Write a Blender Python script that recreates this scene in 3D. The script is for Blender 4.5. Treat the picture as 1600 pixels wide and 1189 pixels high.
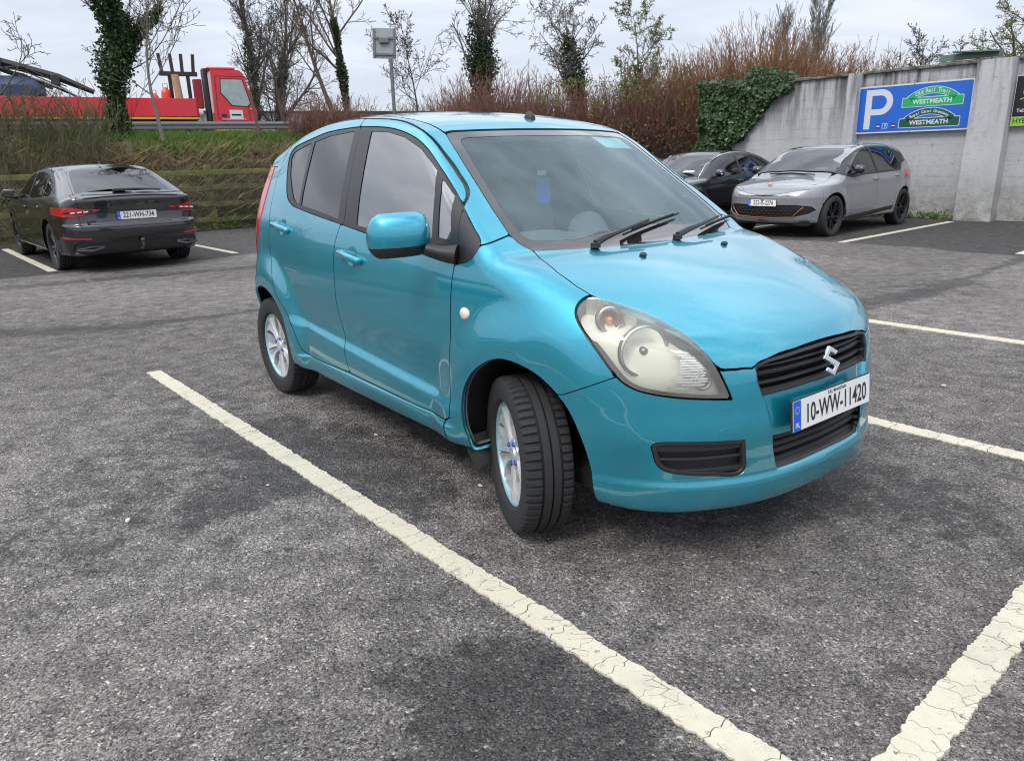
import bpy, bmesh, math, random
import numpy as np
from mathutils import Matrix, Vector

for _o in list(bpy.data.objects):
    bpy.data.objects.remove(_o, do_unlink=True)
SC = bpy.context.scene
COL = SC.collection
rad = math.radians

# ------------------------------------------------------------------ camera
cam_data = bpy.data.cameras.new('camera')
cam_data.sensor_fit = 'HORIZONTAL'
cam_data.sensor_width = 36.0
cam_data.lens = 25.745
cam_data.clip_start = 0.05
cam_data.clip_end = 4000
cam = bpy.data.objects.new('camera', cam_data)
COL.objects.link(cam)
_p, _r = 0.2917, -0.0245
_fw = Vector((0, math.cos(_p), -math.sin(_p)))
_ri = Vector((1, 0, 0))
_up = _ri.cross(_fw)
_r2 = _ri * math.cos(_r) + _up * math.sin(_r)
_u2 = -_ri * math.sin(_r) + _up * math.cos(_r)
cam.matrix_world = Matrix(((_r2.x, _u2.x, -_fw.x, 0), (_r2.y, _u2.y, -_fw.y, 0),
                           (_r2.z, _u2.z, -_fw.z, 1.3641), (0, 0, 0, 1)))
SC.camera = cam

# ------------------------------------------------------------------ sky, sun, exposure
SUN_EL, SUN_AZ = rad(50), rad(215)          # azimuth clockwise from +Y
world = bpy.data.worlds.new('World')
SC.world = world
world.use_nodes = True
wn, wl = world.node_tree.nodes, world.node_tree.links
wn.clear()
w_out = wn.new('ShaderNodeOutputWorld')
w_bg = wn.new('ShaderNodeBackground')
w_sky = wn.new('ShaderNodeTexSky')
w_sky.sky_type = 'NISHITA'
w_sky.sun_disc = False
w_sky.sun_elevation = SUN_EL
w_sky.sun_rotation = SUN_AZ
w_sky.dust_density = 3.0
w_geo = wn.new('ShaderNodeTexCoord')
w_sep = wn.new('ShaderNodeSeparateXYZ')
wl.new(w_geo.outputs['Generated'], w_sep.inputs[0])


def wmath(op, a, b=None, c=None):
    n = wn.new('ShaderNodeMath'); n.operation = op
    for i, v in enumerate((a, b, c)):
        if v is None: continue
        if isinstance(v, (int, float)): n.inputs[i].default_value = v
        else: wl.new(v, n.inputs[i])
    return n.outputs[0]


_h = wmath('ADD', wmath('MAXIMUM', w_sep.outputs[2], 0.0), 0.16)
w_uv = wn.new('ShaderNodeCombineXYZ')
wl.new(wmath('DIVIDE', w_sep.outputs[0], _h), w_uv.inputs[0])
wl.new(wmath('DIVIDE', w_sep.outputs[1], _h), w_uv.inputs[1])
w_map = wn.new('ShaderNodeMapping')
w_map.inputs['Rotation'].default_value = (0, 0, rad(25))
w_map.inputs['Scale'].default_value = (0.75, 1.25, 1)
wl.new(w_uv.outputs[0], w_map.inputs[0])
w_noise = wn.new('ShaderNodeTexNoise')
w_noise.inputs['Scale'].default_value = 1.35
w_noise.inputs['Detail'].default_value = 6
w_noise.inputs['Roughness'].default_value = 0.52
w_noise.inputs['Distortion'].default_value = 0.5
wl.new(w_map.outputs[0], w_noise.inputs['Vector'])
w_ramp = wn.new('ShaderNodeValToRGB')           # overcast deck: grey bellies, bright thin places
_e = w_ramp.color_ramp.elements
_e[0].position, _e[0].color = 0.36, (4.4, 4.9, 5.7, 1)
_e[1].position, _e[1].color = 0.62, (14.5, 14.8, 15.0, 1)
_e.new(0.5).color = (8.4, 9.0, 10.0, 1)
wl.new(w_noise.outputs['Fac'], w_ramp.inputs[0])
w_hmix = wn.new('ShaderNodeMix'); w_hmix.data_type = 'RGBA'     # even pale band of cloud towards the horizon
wl.new(wmath('SMOOTH_MIN', wmath('MULTIPLY', wmath('MAXIMUM', w_sep.outputs[2], 0.0), 1.15), 1.0, 0.2), w_hmix.inputs['Factor'])
w_hmix.inputs['A'].default_value = (6.9, 7.5, 8.6, 1)
wl.new(w_ramp.outputs[0], w_hmix.inputs['B'])
w_mix = wn.new('ShaderNodeMix'); w_mix.data_type = 'RGBA'
w_mix.inputs['Factor'].default_value = 0.93
wl.new(w_sky.outputs[0], w_mix.inputs['A'])
wl.new(w_hmix.outputs['Result'], w_mix.inputs['B'])
w_zen = wn.new('ShaderNodeVectorMath'); w_zen.operation = 'SCALE'      # an overcast sky is brighter overhead than at the horizon
wl.new(w_mix.outputs['Result'], w_zen.inputs[0])
wl.new(wmath('ADD', 1.0, wmath('MULTIPLY', wmath('MAXIMUM', w_sep.outputs[2], 0.0), 1.1)), w_zen.inputs['Scale'])
wl.new(w_zen.outputs[0], w_bg.inputs['Color'])
w_bg.inputs['Strength'].default_value = 0.1
wl.new(w_bg.outputs[0], w_out.inputs['Surface'])

sun_d = bpy.data.lights.new('sun', 'SUN')
sun_d.energy = 1.5
sun_d.angle = rad(14)
sun_d.color = (1.0, 0.955, 0.89)
sun = bpy.data.objects.new('sun', sun_d)
COL.objects.link(sun)
_sd = Vector((math.sin(SUN_AZ) * math.cos(SUN_EL), math.cos(SUN_AZ) * math.cos(SUN_EL), math.sin(SUN_EL)))
sun.rotation_euler = _sd.to_track_quat('Z', 'Y').to_euler()
sun.location = _sd * 60

SC.view_settings.view_transform = 'Standard'
SC.view_settings.look = 'None'
SC.view_settings.exposure = 0.0
SC.view_settings.gamma = 1.0
SC.view_settings.use_curve_mapping = False
SC.render.engine = 'CYCLES'
SC.cycles.max_bounces = 8
SC.cycles.transparent_max_bounces = 16
SC.cycles.use_denoising = True
SC.cycles.filter_width = 1.15
SC.cycles.sample_clamp_indirect = 6.0

# ------------------------------------------------------------------ helpers: objects
def link(name, data, parent=None):
    o = bpy.data.objects.new(name, data)
    COL.objects.link(o)
    if parent is not None: o.parent = parent
    return o


def tag(o, label=None, cat=None, group=None, kind=None):
    if label: o['label'] = label
    if cat: o['category'] = cat
    if group: o['group'] = group
    if kind: o['kind'] = kind
    return o


def empty(name, loc=(0, 0, 0), rz=0.0, parent=None):
    o = link(name, None, parent)
    o.empty_display_size = 0.2
    o.location = loc; o.rotation_euler = (0, 0, rz)
    return o


def mesh_np(name, V, F, mat, parent=None, smooth=True, normals=None):
    """V (n,3) array, F list/array of faces -> one mesh object"""
    me = bpy.data.meshes.new(name)
    V = np.asarray(V, dtype=np.float64)
    if isinstance(F, np.ndarray):
        k = F.shape[1]
        me.vertices.add(len(V)); me.vertices.foreach_set('co', V.astype(np.float32).ravel())
        me.loops.add(F.size); me.loops.foreach_set('vertex_index', F.astype(np.int32).ravel())
        me.polygons.add(len(F))
        me.polygons.foreach_set('loop_start', np.arange(0, F.size, k, dtype=np.int32))
        me.update(calc_edges=True)
    else:
        me.from_pydata(V.tolist(), [], [list(map(int, f)) for f in F]); me.update()
    me.validate()
    me.polygons.foreach_set('use_smooth', np.full(len(me.polygons), smooth))
    if normals is not None and len(normals) == len(me.vertices):
        me.normals_split_custom_set_from_vertices(np.asarray(normals, dtype=np.float32).tolist())
    if mat is not None: me.materials.append(M[mat] if isinstance(mat, str) else mat)
    return link(name, me, parent)


class MB:
    """collects simple shapes into one mesh"""
    def __init__(s): s.v = []; s.f = []

    def add(s, v, f):
        b = len(s.v); s.v += [tuple(map(float, p)) for p in v]; s.f += [tuple(i + b for i in q) for q in f]

    def box(s, c, d, rot=None, bev=0.0):
        hx, hy, hz = d[0] / 2, d[1] / 2, d[2] / 2
        if bev <= 0:
            v = [(x, y, z) for z in (-hz, hz) for y in (-hy, hy) for x in (-hx, hx)]
            f = [(0, 2, 3, 1), (4, 5, 7, 6), (0, 1, 5, 4), (2, 6, 7, 3), (0, 4, 6, 2), (1, 3, 7, 5)]
        else:
            b = min(bev, hx * .99, hy * .99, hz * .99); v = []; f = []
            for sx in (-1, 1):
                for sy in (-1, 1):
                    for sz in (-1, 1):
                        v += [(sx * hx, sy * (hy - b), sz * (hz - b)), (sx * (hx - b), sy * hy, sz * (hz - b)), (sx * (hx - b), sy * (hy - b), sz * hz)]
            bm = bmesh.new(); [bm.verts.new(p) for p in v]
            r = bmesh.ops.convex_hull(bm, input=bm.verts[:]); bm.normal_update(); bm.verts.index_update()
            v = [tuple(p.co) for p in bm.verts]; f = [tuple(q.index for q in fa.verts) for fa in bm.faces]; bm.free()
        c = Vector(c)
        if rot is not None: v = [tuple(rot @ Vector(p) + c) for p in v]
        else: v = [(p[0] + c.x, p[1] + c.y, p[2] + c.z) for p in v]
        s.add(v, f); return s

    def tube(s, pts, r, n=6, caps=True):
        pts = [Vector(p) for p in pts]; rs = r if hasattr(r, '__len__') else [r] * len(pts)
        v = []; f = []; prev = None
        for i, p in enumerate(pts):
            t = (pts[min(i + 1, len(pts) - 1)] - pts[max(i - 1, 0)]).normalized()
            if prev is None:
                a = Vector((0, 0, 1)) if abs(t.z) < .9 else Vector((1, 0, 0)); u = t.cross(a).normalized()
            else: u = (prev - t * prev.dot(t)).normalized()
            prev = u; w = t.cross(u)
            v += [p + (u * math.cos(2 * math.pi * k / n) + w * math.sin(2 * math.pi * k / n)) * rs[i] for k in range(n)]
        for i in range(len(pts) - 1):
            for k in range(n):
                f.append((i * n + k, i * n + (k + 1) % n, (i + 1) * n + (k + 1) % n, (i + 1) * n + k))
        if caps: f += [tuple(range(n - 1, -1, -1)), tuple((len(pts) - 1) * n + k for k in range(n))]
        s.add(v, f); return s

    def prism(s, poly, z0, z1, mat=None):
        """closed 2-D polygon extruded along z, then transformed by mat"""
        n = len(poly); v = [(p[0], p[1], z0) for p in poly] + [(p[0], p[1], z1) for p in poly]
        f = [tuple(range(n - 1, -1, -1)), tuple(range(n, 2 * n))] + [(i, (i + 1) % n, n + (i + 1) % n, n + i) for i in range(n)]
        if mat is not None: v = [tuple(mat @ Vector(p)) for p in v]
        s.add(v, f); return s

    def lathe(s, prof, n=32, mat=None, closed=False):
        """profile (r,h) turned about z"""
        m = len(prof); v = []; f = []
        for k in range(n):
            a = 2 * math.pi * k / n; v += [(r * math.cos(a), r * math.sin(a), hh) for r, hh in prof]
        for k in range(n):
            for i in range(m - 1 + (1 if closed else 0)):
                j = (i + 1) % m; f.append((k * m + i, ((k + 1) % n) * m + i, ((k + 1) % n) * m + j, k * m + j))
        if mat is not None: v = [tuple(mat @ Vector(p)) for p in v]
        s.add(v, f); return s

    def build(s, name, mat, parent=None, smooth=False, fix=True):
        me = bpy.data.meshes.new(name); me.from_pydata(s.v, [], s.f)
        if fix:
            bm = bmesh.new(); bm.from_mesh(me); bmesh.ops.recalc_face_normals(bm, faces=bm.faces[:]); bm.to_mesh(me); bm.free()
        me.update()
        if smooth: me.polygons.foreach_set('use_smooth', np.full(len(me.polygons), True))
        me.materials.append(M[mat] if isinstance(mat, str) else mat)
        return link(name, me, parent)


def soft(o, angle=35):
    """smooth shading with sharp edges above an angle"""
    me = o.data
    bm = bmesh.new(); bm.from_mesh(me)
    for fa in bm.faces: fa.smooth = True
    for e in bm.edges:
        e.smooth = not (len(e.link_faces) == 2 and e.calc_face_angle(0) > rad(angle))
    bm.to_mesh(me); bm.free(); return o


def copy_tree(o, parent=None):
    c = o.copy(); COL.objects.link(c)
    if parent is not None: c.parent = parent
    for ch in list(o.children): copy_tree(ch, c)
    return c


def text(name, s, size, mat, parent, mtx, sx=1.0, align='CENTER', extrude=0.0, font_space=1.0, bold=.018):
    cu = bpy.data.curves.new(name, 'FONT'); cu.body = s; cu.size = size; cu.align_x = align; cu.align_y = 'CENTER'
    cu.extrude = extrude; cu.space_character = font_space; cu.resolution_u = 3; cu.offset = bold * size
    tmp = bpy.data.objects.new(name, cu); me = bpy.data.meshes.new_from_object(tmp); bpy.data.objects.remove(tmp); bpy.data.curves.remove(cu)
    me.name = name; me.materials.clear(); me.materials.append(M[mat])
    o = link(name, me, parent); o.matrix_local = mtx @ Matrix.Diagonal((sx, 1, 1, 1)); return o


# ------------------------------------------------------------------ helpers: materials
M = {}


class NT:
    def __init__(s, name):
        s.m = bpy.data.materials.new(name); s.m.use_nodes = True; M[name] = s.m
        s.n, s.l = s.m.node_tree.nodes, s.m.node_tree.links
        s.bsdf = s.n['Principled BSDF']; s.out = s.n['Material Output']
        s._tc = None

    def tc(s, which='Object'):
        if s._tc is None: s._tc = s.n.new('ShaderNodeTexCoord')
        return s._tc.outputs[which]

    def set(s, **k):
        for a, v in k.items():
            s.put(s.bsdf.inputs[a.replace('_', ' ')], v)
        return s

    def put(s, sock, v):
        if isinstance(v, bpy.types.NodeSocket): s.l.new(v, sock)
        elif isinstance(v, tuple) and len(v) == 3 and sock.type == 'RGBA': sock.default_value = (*v, 1)
        else: sock.default_value = v

    def math(s, op, a, b=None, clamp=False):
        n = s.n.new('ShaderNodeMath'); n.operation = op; n.use_clamp = clamp
        s.put(n.inputs[0], a)
        if b is not None: s.put(n.inputs[1], b)
        return n.outputs[0]

    def mix(s, f, a, b, mode='MIX'):
        n = s.n.new('ShaderNodeMix'); n.data_type = 'RGBA'; n.blend_type = mode
        s.put(n.inputs['Factor'], f); s.put(n.inputs['A'], a); s.put(n.inputs['B'], b); return n.outputs['Result']

    def noise(s, scale, detail=3, rough=.55, vec=None, dist=0.0):
        n = s.n.new('ShaderNodeTexNoise'); n.inputs['Scale'].default_value = scale; n.inputs['Detail'].default_value = detail
        n.inputs['Roughness'].default_value = rough; n.inputs['Distortion'].default_value = dist
        s.l.new(vec if vec is not None else s.tc(), n.inputs['Vector']); return n.outputs['Fac']

    def voro(s, scale, out='Distance', feature='F1', vec=None, rnd=1.0):
        n = s.n.new('ShaderNodeTexVoronoi'); n.feature = feature; n.inputs['Scale'].default_value = scale
        n.inputs['Randomness'].default_value = rnd
        s.l.new(vec if vec is not None else s.tc(), n.inputs['Vector']); return n.outputs[out]

    def ramp(s, f, *stops):
        n = s.n.new('ShaderNodeValToRGB'); e = n.color_ramp.elements
        for i, (p, c) in enumerate(stops):
            el = e[i] if i < 2 else e.new(p)
            el.position = p; el.color = (c, c, c, 1) if isinstance(c, (int, float)) else (*c, 1)
        s.put(n.inputs[0], f); return n.outputs[0]

    def maprange(s, v, a, b, c=0.0, d=1.0):
        n = s.n.new('ShaderNodeMapRange'); s.put(n.inputs[0], v)
        for i, q in enumerate((a, b, c, d)): n.inputs[i + 1].default_value = q
        return n.outputs[0]

    def mapping(s, scale=(1, 1, 1), rot=(0, 0, 0), loc=(0, 0, 0), vec=None):
        n = s.n.new('ShaderNodeMapping'); n.inputs['Scale'].default_value = scale; n.inputs['Rotation'].default_value = rot
        n.inputs['Location'].default_value = loc
        s.l.new(vec if vec is not None else s.tc(), n.inputs[0]); return n.outputs[0]

    def bump(s, h, strength=.3, dist=.01):
        n = s.n.new('ShaderNodeBump'); n.inputs['Strength'].default_value = strength; n.inputs['Distance'].default_value = dist
        s.l.new(h, n.inputs['Height']); s.l.new(n.outputs[0], s.bsdf.inputs['Normal']); return s

    def attr(s, name, out='Fac'):
        n = s.n.new('ShaderNodeAttribute'); n.attribute_name = name; return n.outputs[out]


def plain(name, col, rough=.5, var=.12, scale=30, metallic=0.0, bump=0.0, bscale=None, coat=0.0, spec=.5):
    """base colour with gentle procedural variation"""
    t = NT(name); c2 = tuple(max(0, c * (1 - var)) for c in col); c1 = tuple(min(1, c * (1 + var)) for c in col)
    f = t.noise(scale, 4)
    t.set(Base_Color=t.mix(f, c2, c1), Roughness=t.maprange(f, 0, 1, rough * .85, min(1, rough * 1.15)), Metallic=metallic)
    t.bsdf.inputs['Coat Weight'].default_value = coat
    t.bsdf.inputs['Coat Roughness'].default_value = .03
    t.bsdf.inputs['Specular IOR Level'].default_value = spec
    if bump > 0: t.bump(t.noise(bscale or scale * 4, 4), bump, .005)
    return t


def glass(name, tint, ior=1.5, rough=.0, gloss=(1, 1, 1), film=None, film_amt=0.0):
    """thin pane: tinted see-through plus Fresnel mirror; film = pale diffuse layer over the pane"""
    t = NT(name); n, l = t.n, t.l
    n.remove(t.bsdf)
    fr = n.new('ShaderNodeFresnel'); fr.inputs['IOR'].default_value = ior
    tr = n.new('ShaderNodeBsdfTransparent'); tr.inputs[0].default_value = (*tint, 1)
    gl = n.new('ShaderNodeBsdfGlossy'); gl.inputs['Roughness'].default_value = rough; gl.inputs['Color'].default_value = (*gloss, 1)
    mx = n.new('ShaderNodeMixShader'); l.new(fr.outputs[0], mx.inputs[0]); l.new(gl.outputs[0], mx.inputs[2])
    base = tr.outputs[0]
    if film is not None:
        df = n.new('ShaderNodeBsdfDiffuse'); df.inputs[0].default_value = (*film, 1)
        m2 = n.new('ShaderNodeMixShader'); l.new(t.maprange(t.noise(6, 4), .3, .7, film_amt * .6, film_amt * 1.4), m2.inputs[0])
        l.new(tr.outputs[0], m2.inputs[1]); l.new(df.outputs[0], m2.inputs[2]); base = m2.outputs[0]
    l.new(base, mx.inputs[1]); l.new(mx.outputs[0], t.out.inputs['Surface'])
    return t


def car_paint(name, col, metallic=.45, rough=.38, coat=1.0, flake=.25, dirt=0.12, dirt_col=(.16, .15, .13), dirt_h=.55, ior=1.75):
    t = NT(name)
    fl = t.voro(900, 'Color'); 
    sp = t.n.new('ShaderNodeSeparateColor'); t.l.new(fl, sp.inputs[0])
    k = t.maprange(sp.outputs[0], 0, 1, 1 - flake, 1 + flake)
    mulc = t.n.new('ShaderNodeVectorMath'); mulc.operation = 'SCALE'; mulc.inputs[0].default_value = col; t.l.new(k, mulc.inputs['Scale'])
    s = t.n.new('ShaderNodeSeparateXYZ'); t.l.new(t.tc(), s.inputs[0])
    low = t.maprange(s.outputs[2], .2, dirt_h, 1.0, 0.0)
    grime = t.math('MULTIPLY', t.math('MULTIPLY', low, t.maprange(t.noise(9, 6, .65), .35, .7)), dirt * 4, True)
    c = t.mix(grime, mulc.outputs[0], dirt_col)
    film = t.maprange(t.noise(2.3, 5, .6), .4, .75, 0, dirt * .5)
    c = t.mix(film, c, dirt_col)
    t.set(Base_Color=c, Metallic=metallic, Roughness=rough)
    t.bsdf.inputs['Coat Weight'].default_value = coat
    t.put(t.bsdf.inputs['Coat Roughness'], t.maprange(t.noise(14, 4), .3, .8, .004, .012 + dirt * .12))
    t.bsdf.inputs['Coat IOR'].default_value = ior
    return t


def fbm(x, y, seed=0, octv=4, lac=2.03, gain=.5):
    """value noise, numpy"""
    def h(i, j, s):
        n = (i * 374761393 + j * 668265263 + s * 1442695041) & 0x7fffffff
        n = ((n ^ (n >> 13)) * 1274126177) & 0x7fffffff
        return ((n ^ (n >> 16)) & 0xffff) / 65535.0
    tot = np.zeros_like(x, dtype=float); amp = 1.0; nrm = 0.0; fx, fy = np.array(x, float), np.array(y, float)
    for o in range(octv):
        i = np.floor(fx).astype(np.int64); j = np.floor(fy).astype(np.int64); u = fx - i; v = fy - j
        u = u * u * (3 - 2 * u); v = v * v * (3 - 2 * v); s = seed * 31 + o * 7
        a = h(i, j, s); b = h(i + 1, j, s); c = h(i, j + 1, s); d = h(i + 1, j + 1, s)
        tot += amp * ((a * (1 - u) + b * u) * (1 - v) + (c * (1 - u) + d * u) * v); nrm += amp
        amp *= gain; fx = fx * lac + 17.3; fy = fy * lac + 9.1
    return tot / nrm


# ------------------------------------------------------------------ materials
car_paint('paint_teal', (.012, .335, .460), .72, .33, coat=1.0, dirt=.07, ior=1.72)
plain('trim_black', (.022, .022, .024), .38, .2, 60, bump=.05)
plain('trim_frit', (.018, .017, .019), .10, .1, 10, coat=1.0)
plain('black_plastic', (.020, .020, .022), .48, .25, 80, bump=.08, bscale=600)
plain('cabin_trim', (.12, .13, .135), .8, .1)
plain('black_void', (.006, .006, .006), .9)
t = plain('rubber', (.021, .021, .022), .78, .4, 24, bump=.35, bscale=170)
plain('chrome', (.75, .75, .77), .08, .03, 10, metallic=1.0)
plain('chrome_dark', (.25, .25, .26), .2, .1, 10, metallic=1.0)
plain('rim_silver', (.74, .75, .76), .34, .08, 25, metallic=.55, coat=.3)
t = plain('rim_lip', (.34, .55, .60), .35, .45, 14, metallic=.4); plain('rim_dark_silver', (.20, .21, .22), .4, .2, 14, metallic=.5); plain('lamp_surround', (.84, .82, .76), .4, .2, 14)
plain('brake_dark', (.02, .02, .02), .6, .3, 40)
plain('nut_blue', (.012, .06, .36), .25, .1, 40, coat=.6)
plain('lamp_inner', (.86, .84, .77), .30, .05, 12, metallic=.0)
plain('lamp_chrome', (.88, .88, .86), .16, .04, 14, metallic=1.0)
plain('lamp_chrome_dark', (.60, .58, .55), .15, .1, 14, metallic=1.0)
plain('lamp_amber', (.85, .22, .02), .2, .05, 10, coat=.8)
plain('lamp_repeater', (.80, .72, .66), .15, .06, 30, coat=.8)
plain('lamp_red', (.45, .012, .015), .12, .1, 14, coat=1.0)
glass('lamp_lens', (.93, .93, .88), 1.5, .03, film=(.92, .90, .82), film_amt=.13)  # yellowed film, lightened to stand in for sky reflected by the chrome
glass('glass_front', (.84, .93, .94), 1.60, .0, (.78, .95, 1.0), film=(.55, .76, .82), film_amt=.055)
glass('glass_side', (.70, .78, .77), 3.5, .0)
glass('glass_left', (.86, .92, .91), 1.5, .0)
glass('glass_privacy', (.07, .07, .08), 2.0, .0)
plain('seat_cloth', (.27, .29, .31), .9, .25, 120, bump=.2, bscale=500)
plain('dash_grey', (.17, .19, .20), .7, .15, 60, bump=.1, bscale=400)
plain('plate_white', (.78, .79, .78), .35, .05, 30)
plain('plate_blue', (.01, .11, .62), .35, .06, 30)
plain('plate_black', (.018, .018, .022), .45, .2, 60)
plain('star_yellow', (.75, .62, .05), .4)
plain('tag_blue', (.03, .12, .55), .5)
plain('paper', (.8, .8, .78), .7, .05)
plain('slip_green', (.50, .78, .76), .6, .08, 60)
car_paint('paint_charcoal', (.007, .0073, .010), .4, .28, dirt=.05, dirt_col=(.06, .056, .05))
car_paint('paint_grey', (.205, .212, .228), .1, .4, flake=.06, dirt=.05)
car_paint('paint_black', (.005, .0055, .008), .3, .25, dirt=.02)
plain('rim_dark', (.018, .018, .020), .35, .2, 30, metallic=.4)
plain('rim_face', (.20, .20, .21), .35, .2, 30, metallic=.6)
plain('copper', (.42, .15, .07), .32, .1, 30, metallic=.7)
plain('rust', (.09, .06, .04), .7, .3, 80)
plain('badge_black', (.008, .008, .009), .2, .1, 30)
plain('lamp_clear', (.75, .75, .74), .15, .05, 30, coat=.8)
t = plain('lamp_clear_panel', (.42, .43, .44), .12, .35, 9, metallic=.7, coat=1.0)
plain('grille_mesh', (.010, .010, .011), .5, .2, 40)
glass('glass_car', (.25, .28, .28), 1.7, .0)
glass('glass_car_front', (.35, .40, .40), 2.0, .0)
t = NT('bank_soil'); v = t.tc('Object'); n1 = t.noise(1.6, 6, .7, v); n2 = t.noise(14, 5, .75, v)
c = t.ramp(n1, (.30, (.06, .045, .028)), (.50, (.14, .11, .06)), (.66, (.09, .12, .03))); t.set(Base_Color=t.mix(t.maprange(n2, .35, .7), c, (.15, .12, .07)), Roughness=.95); t.bump(n2, .8, .05)
plain('asphalt_road', (.10, .10, .10), .9, .25, 3)
t = NT('moss_wood'); v = t.tc('Object'); n1 = t.noise(4.5, 5, .7, v); n2 = t.noise(60, 4, .7, t.mapping((1, 1, 4), vec=v))
c = t.ramp(n1, (.34, (.08, .072, .042)), (.54, (.18, .172, .045)), (.72, (.33, .33, .05))); t.set(Base_Color=t.mix(t.maprange(n2, .4, .7, 0, .6), c, (.09, .08, .05)), Roughness=.95); t.bump(n2, .5, .01)
plain('wire', (.16, .17, .15), .6, .2)
plain('galv', (.17, .18, .19), .55, .25, 12, metallic=.35)
plain('galv_pale', (.33, .35, .37), .6, .2, 8, metallic=.2)
t = NT('wall_white'); v = t.tc('Object'); gv = t.n.new('ShaderNodeNewGeometry'); s = t.n.new('ShaderNodeSeparateXYZ'); t.l.new(gv.outputs['Position'], s.inputs[0]); p = gv.outputs['Position']
streak = t.noise(5.5, 5, .65, t.mapping((1, 1, .10), vec=p)); high = t.maprange(s.outputs[2], 1.5, 2.95); sm = t.math('MULTIPLY', t.maprange(streak, .44, .62), high)
blot = t.maprange(t.noise(9, 6, .75, p), .55, .72); specks = t.maprange(t.noise(42, 4, .7, p), .60, .68)
c = t.mix(t.noise(1.1, 5, .6, p), (.37, .375, .385), (.55, .555, .565))
c = t.mix(t.math('MULTIPLY', sm, .95), c, (.060, .058, .056)); c = t.mix(t.math('MULTIPLY', blot, .7), c, (.24, .235, .22)); c = t.mix(t.math('MULTIPLY', specks, .55), c, (.17, .165, .155))
low = t.math('MULTIPLY', t.maprange(s.outputs[2], 1.05, .05), t.maprange(t.noise(4, 5, .7, p), .35, .65)); c = t.mix(t.math('MULTIPLY', low, .85), c, (.13, .12, .055))
t.set(Base_Color=c, Roughness=.92); t.bump(t.noise(30, 6, .7, p), .35, .02)
t = NT('coping'); v = t.tc('Object'); c = t.ramp(t.noise(5, 5, .7, v), (.35, (.05, .048, .04)), (.6, (.20, .19, .16)), (.75, (.42, .40, .37))); t.set(Base_Color=c, Roughness=.95); t.bump(t.noise(25, 4), .5, .02)
plain('sign_white', (.62, .64, .68), .35, .05, 8); plain('sign_blue', (.004, .115, .55), .35, .10, 3, coat=.3); plain('sign_green', (.01, .38, .13), .35, .08, 8); plain('sign_dark_green', (.006, .085, .055), .35, .08, 8)
plain('sign_black', (.010, .010, .014), .35, .1, 8); plain('sign_lime', (.25, .58, .05), .4, .08, 8); plain('sign_maroon', (.10, .02, .05), .4, .2, 8)
plain('cladding', (.36, .37, .38), .7, .08, 2); plain('dark_metal', (.035, .036, .038), .55, .3, 15, metallic=.2); plain('green_metal', (.13, .18, .155), .7, .2, 6)
plain('truck_red', (.62, .012, .025), .30, .10, 5, coat=.5); plain('truck_red_dark', (.28, .012, .02), .45, .2, 9); plain('gas_red', (.68, .03, .02), .35, .08, 9, coat=.3)
plain('marker_yellow', (.62, .36, .02), .5, .2, 9); plain('rust_dark', (.045, .032, .026), .85, .4, 12); plain('tarp_blue', (.03, .05, .11), .6, .35, 7); plain('pale_wood', (.42, .27, .16), .8, .25, 14)
plain('glass_truck', (.30, .38, .36), .06, .35, 4, coat=1.0)  # opaque pane; its pale colour stands in for reflected light
def bark(name, a, b, sc=9):
    t = NT(name); n1 = t.noise(sc, 5, .7); t.set(Base_Color=t.mix(n1, a, b), Roughness=.95); t.bump(t.noise(sc * 5, 4, .7), .5, .02)
bark('bark', (.050, .043, .036), (.13, .115, .095)); bark('bark_pale', (.10, .088, .075), (.22, .20, .175)); bark('bark_olive', (.075, .072, .035), (.17, .155, .085)); bark('bark_brown', (.070, .050, .036), (.16, .115, .078)); bark('bark_grey', (.12, .115, .105), (.24, .225, .20))
bark('twig_red', (.13, .068, .052), (.28, .145, .105), 3); bark('twig_crimson', (.12, .038, .040), (.24, .075, .075), 3); bark('twig_orange', (.16, .085, .042), (.34, .18, .085), 2); bark('twig_straw', (.15, .125, .060), (.28, .23, .12), 2); bark('twig_dark', (.032, .025, .019), (.10, .075, .055), 4); bark('twig_dead', (.10, .072, .045), (.30, .23, .15), 3)
def foliage(name, a, b, rough=.5, trans=.15):
    t = NT(name); n1 = t.noise(2.2, 3, .6); n2 = t.noise(19, 2, .5); t.set(Base_Color=t.mix(t.math('ADD', t.math('MULTIPLY', n1, .5), t.math('MULTIPLY', n2, .5)), a, b), Roughness=rough)
    t.bsdf.inputs['Subsurface Weight'].default_value = 0.0; t.bsdf.inputs['Transmission Weight'].default_value = 0.0
    tr = t.n.new('ShaderNodeBsdfTranslucent'); tr.inputs[0].default_value = (b[0] * 1.2, b[1] * 1.2, b[2], 1); mx = t.n.new('ShaderNodeMixShader'); mx.inputs[0].default_value = trans; t.l.new(t.bsdf.outputs[0], mx.inputs[1]); t.l.new(tr.outputs[0], mx.inputs[2]); t.l.new(mx.outputs[0], t.out.inputs['Surface'])
foliage('ivy_leaf', (.010, .030, .008), (.055, .115, .028), .35); foliage('ivy_dark', (.008, .020, .008), (.030, .062, .020), .4); foliage('leaf_spring', (.07, .11, .018), (.20, .26, .05)); foliage('leaf_weed', (.045, .09, .014), (.13, .22, .04)); foliage('leaf_olive', (.05, .06, .015), (.14, .15, .045)); foliage('leaf_dead', (.075, .048, .026), (.24, .165, .095), .9)
foliage('grass_green', (.055, .105, .014), (.15, .235, .04)); foliage('grass_dull', (.06, .10, .02), (.15, .21, .05)); foliage('grass_straw', (.14, .11, .05), (.30, .24, .13), .9)


# ------------------------------------------------------------------ car bodies: smooth closed surfaces cut into panels
def smax(a, b, k):
    h = np.maximum(k - np.abs(a - b), 0) / k
    return np.maximum(a, b) + h * h * k * .25


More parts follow.
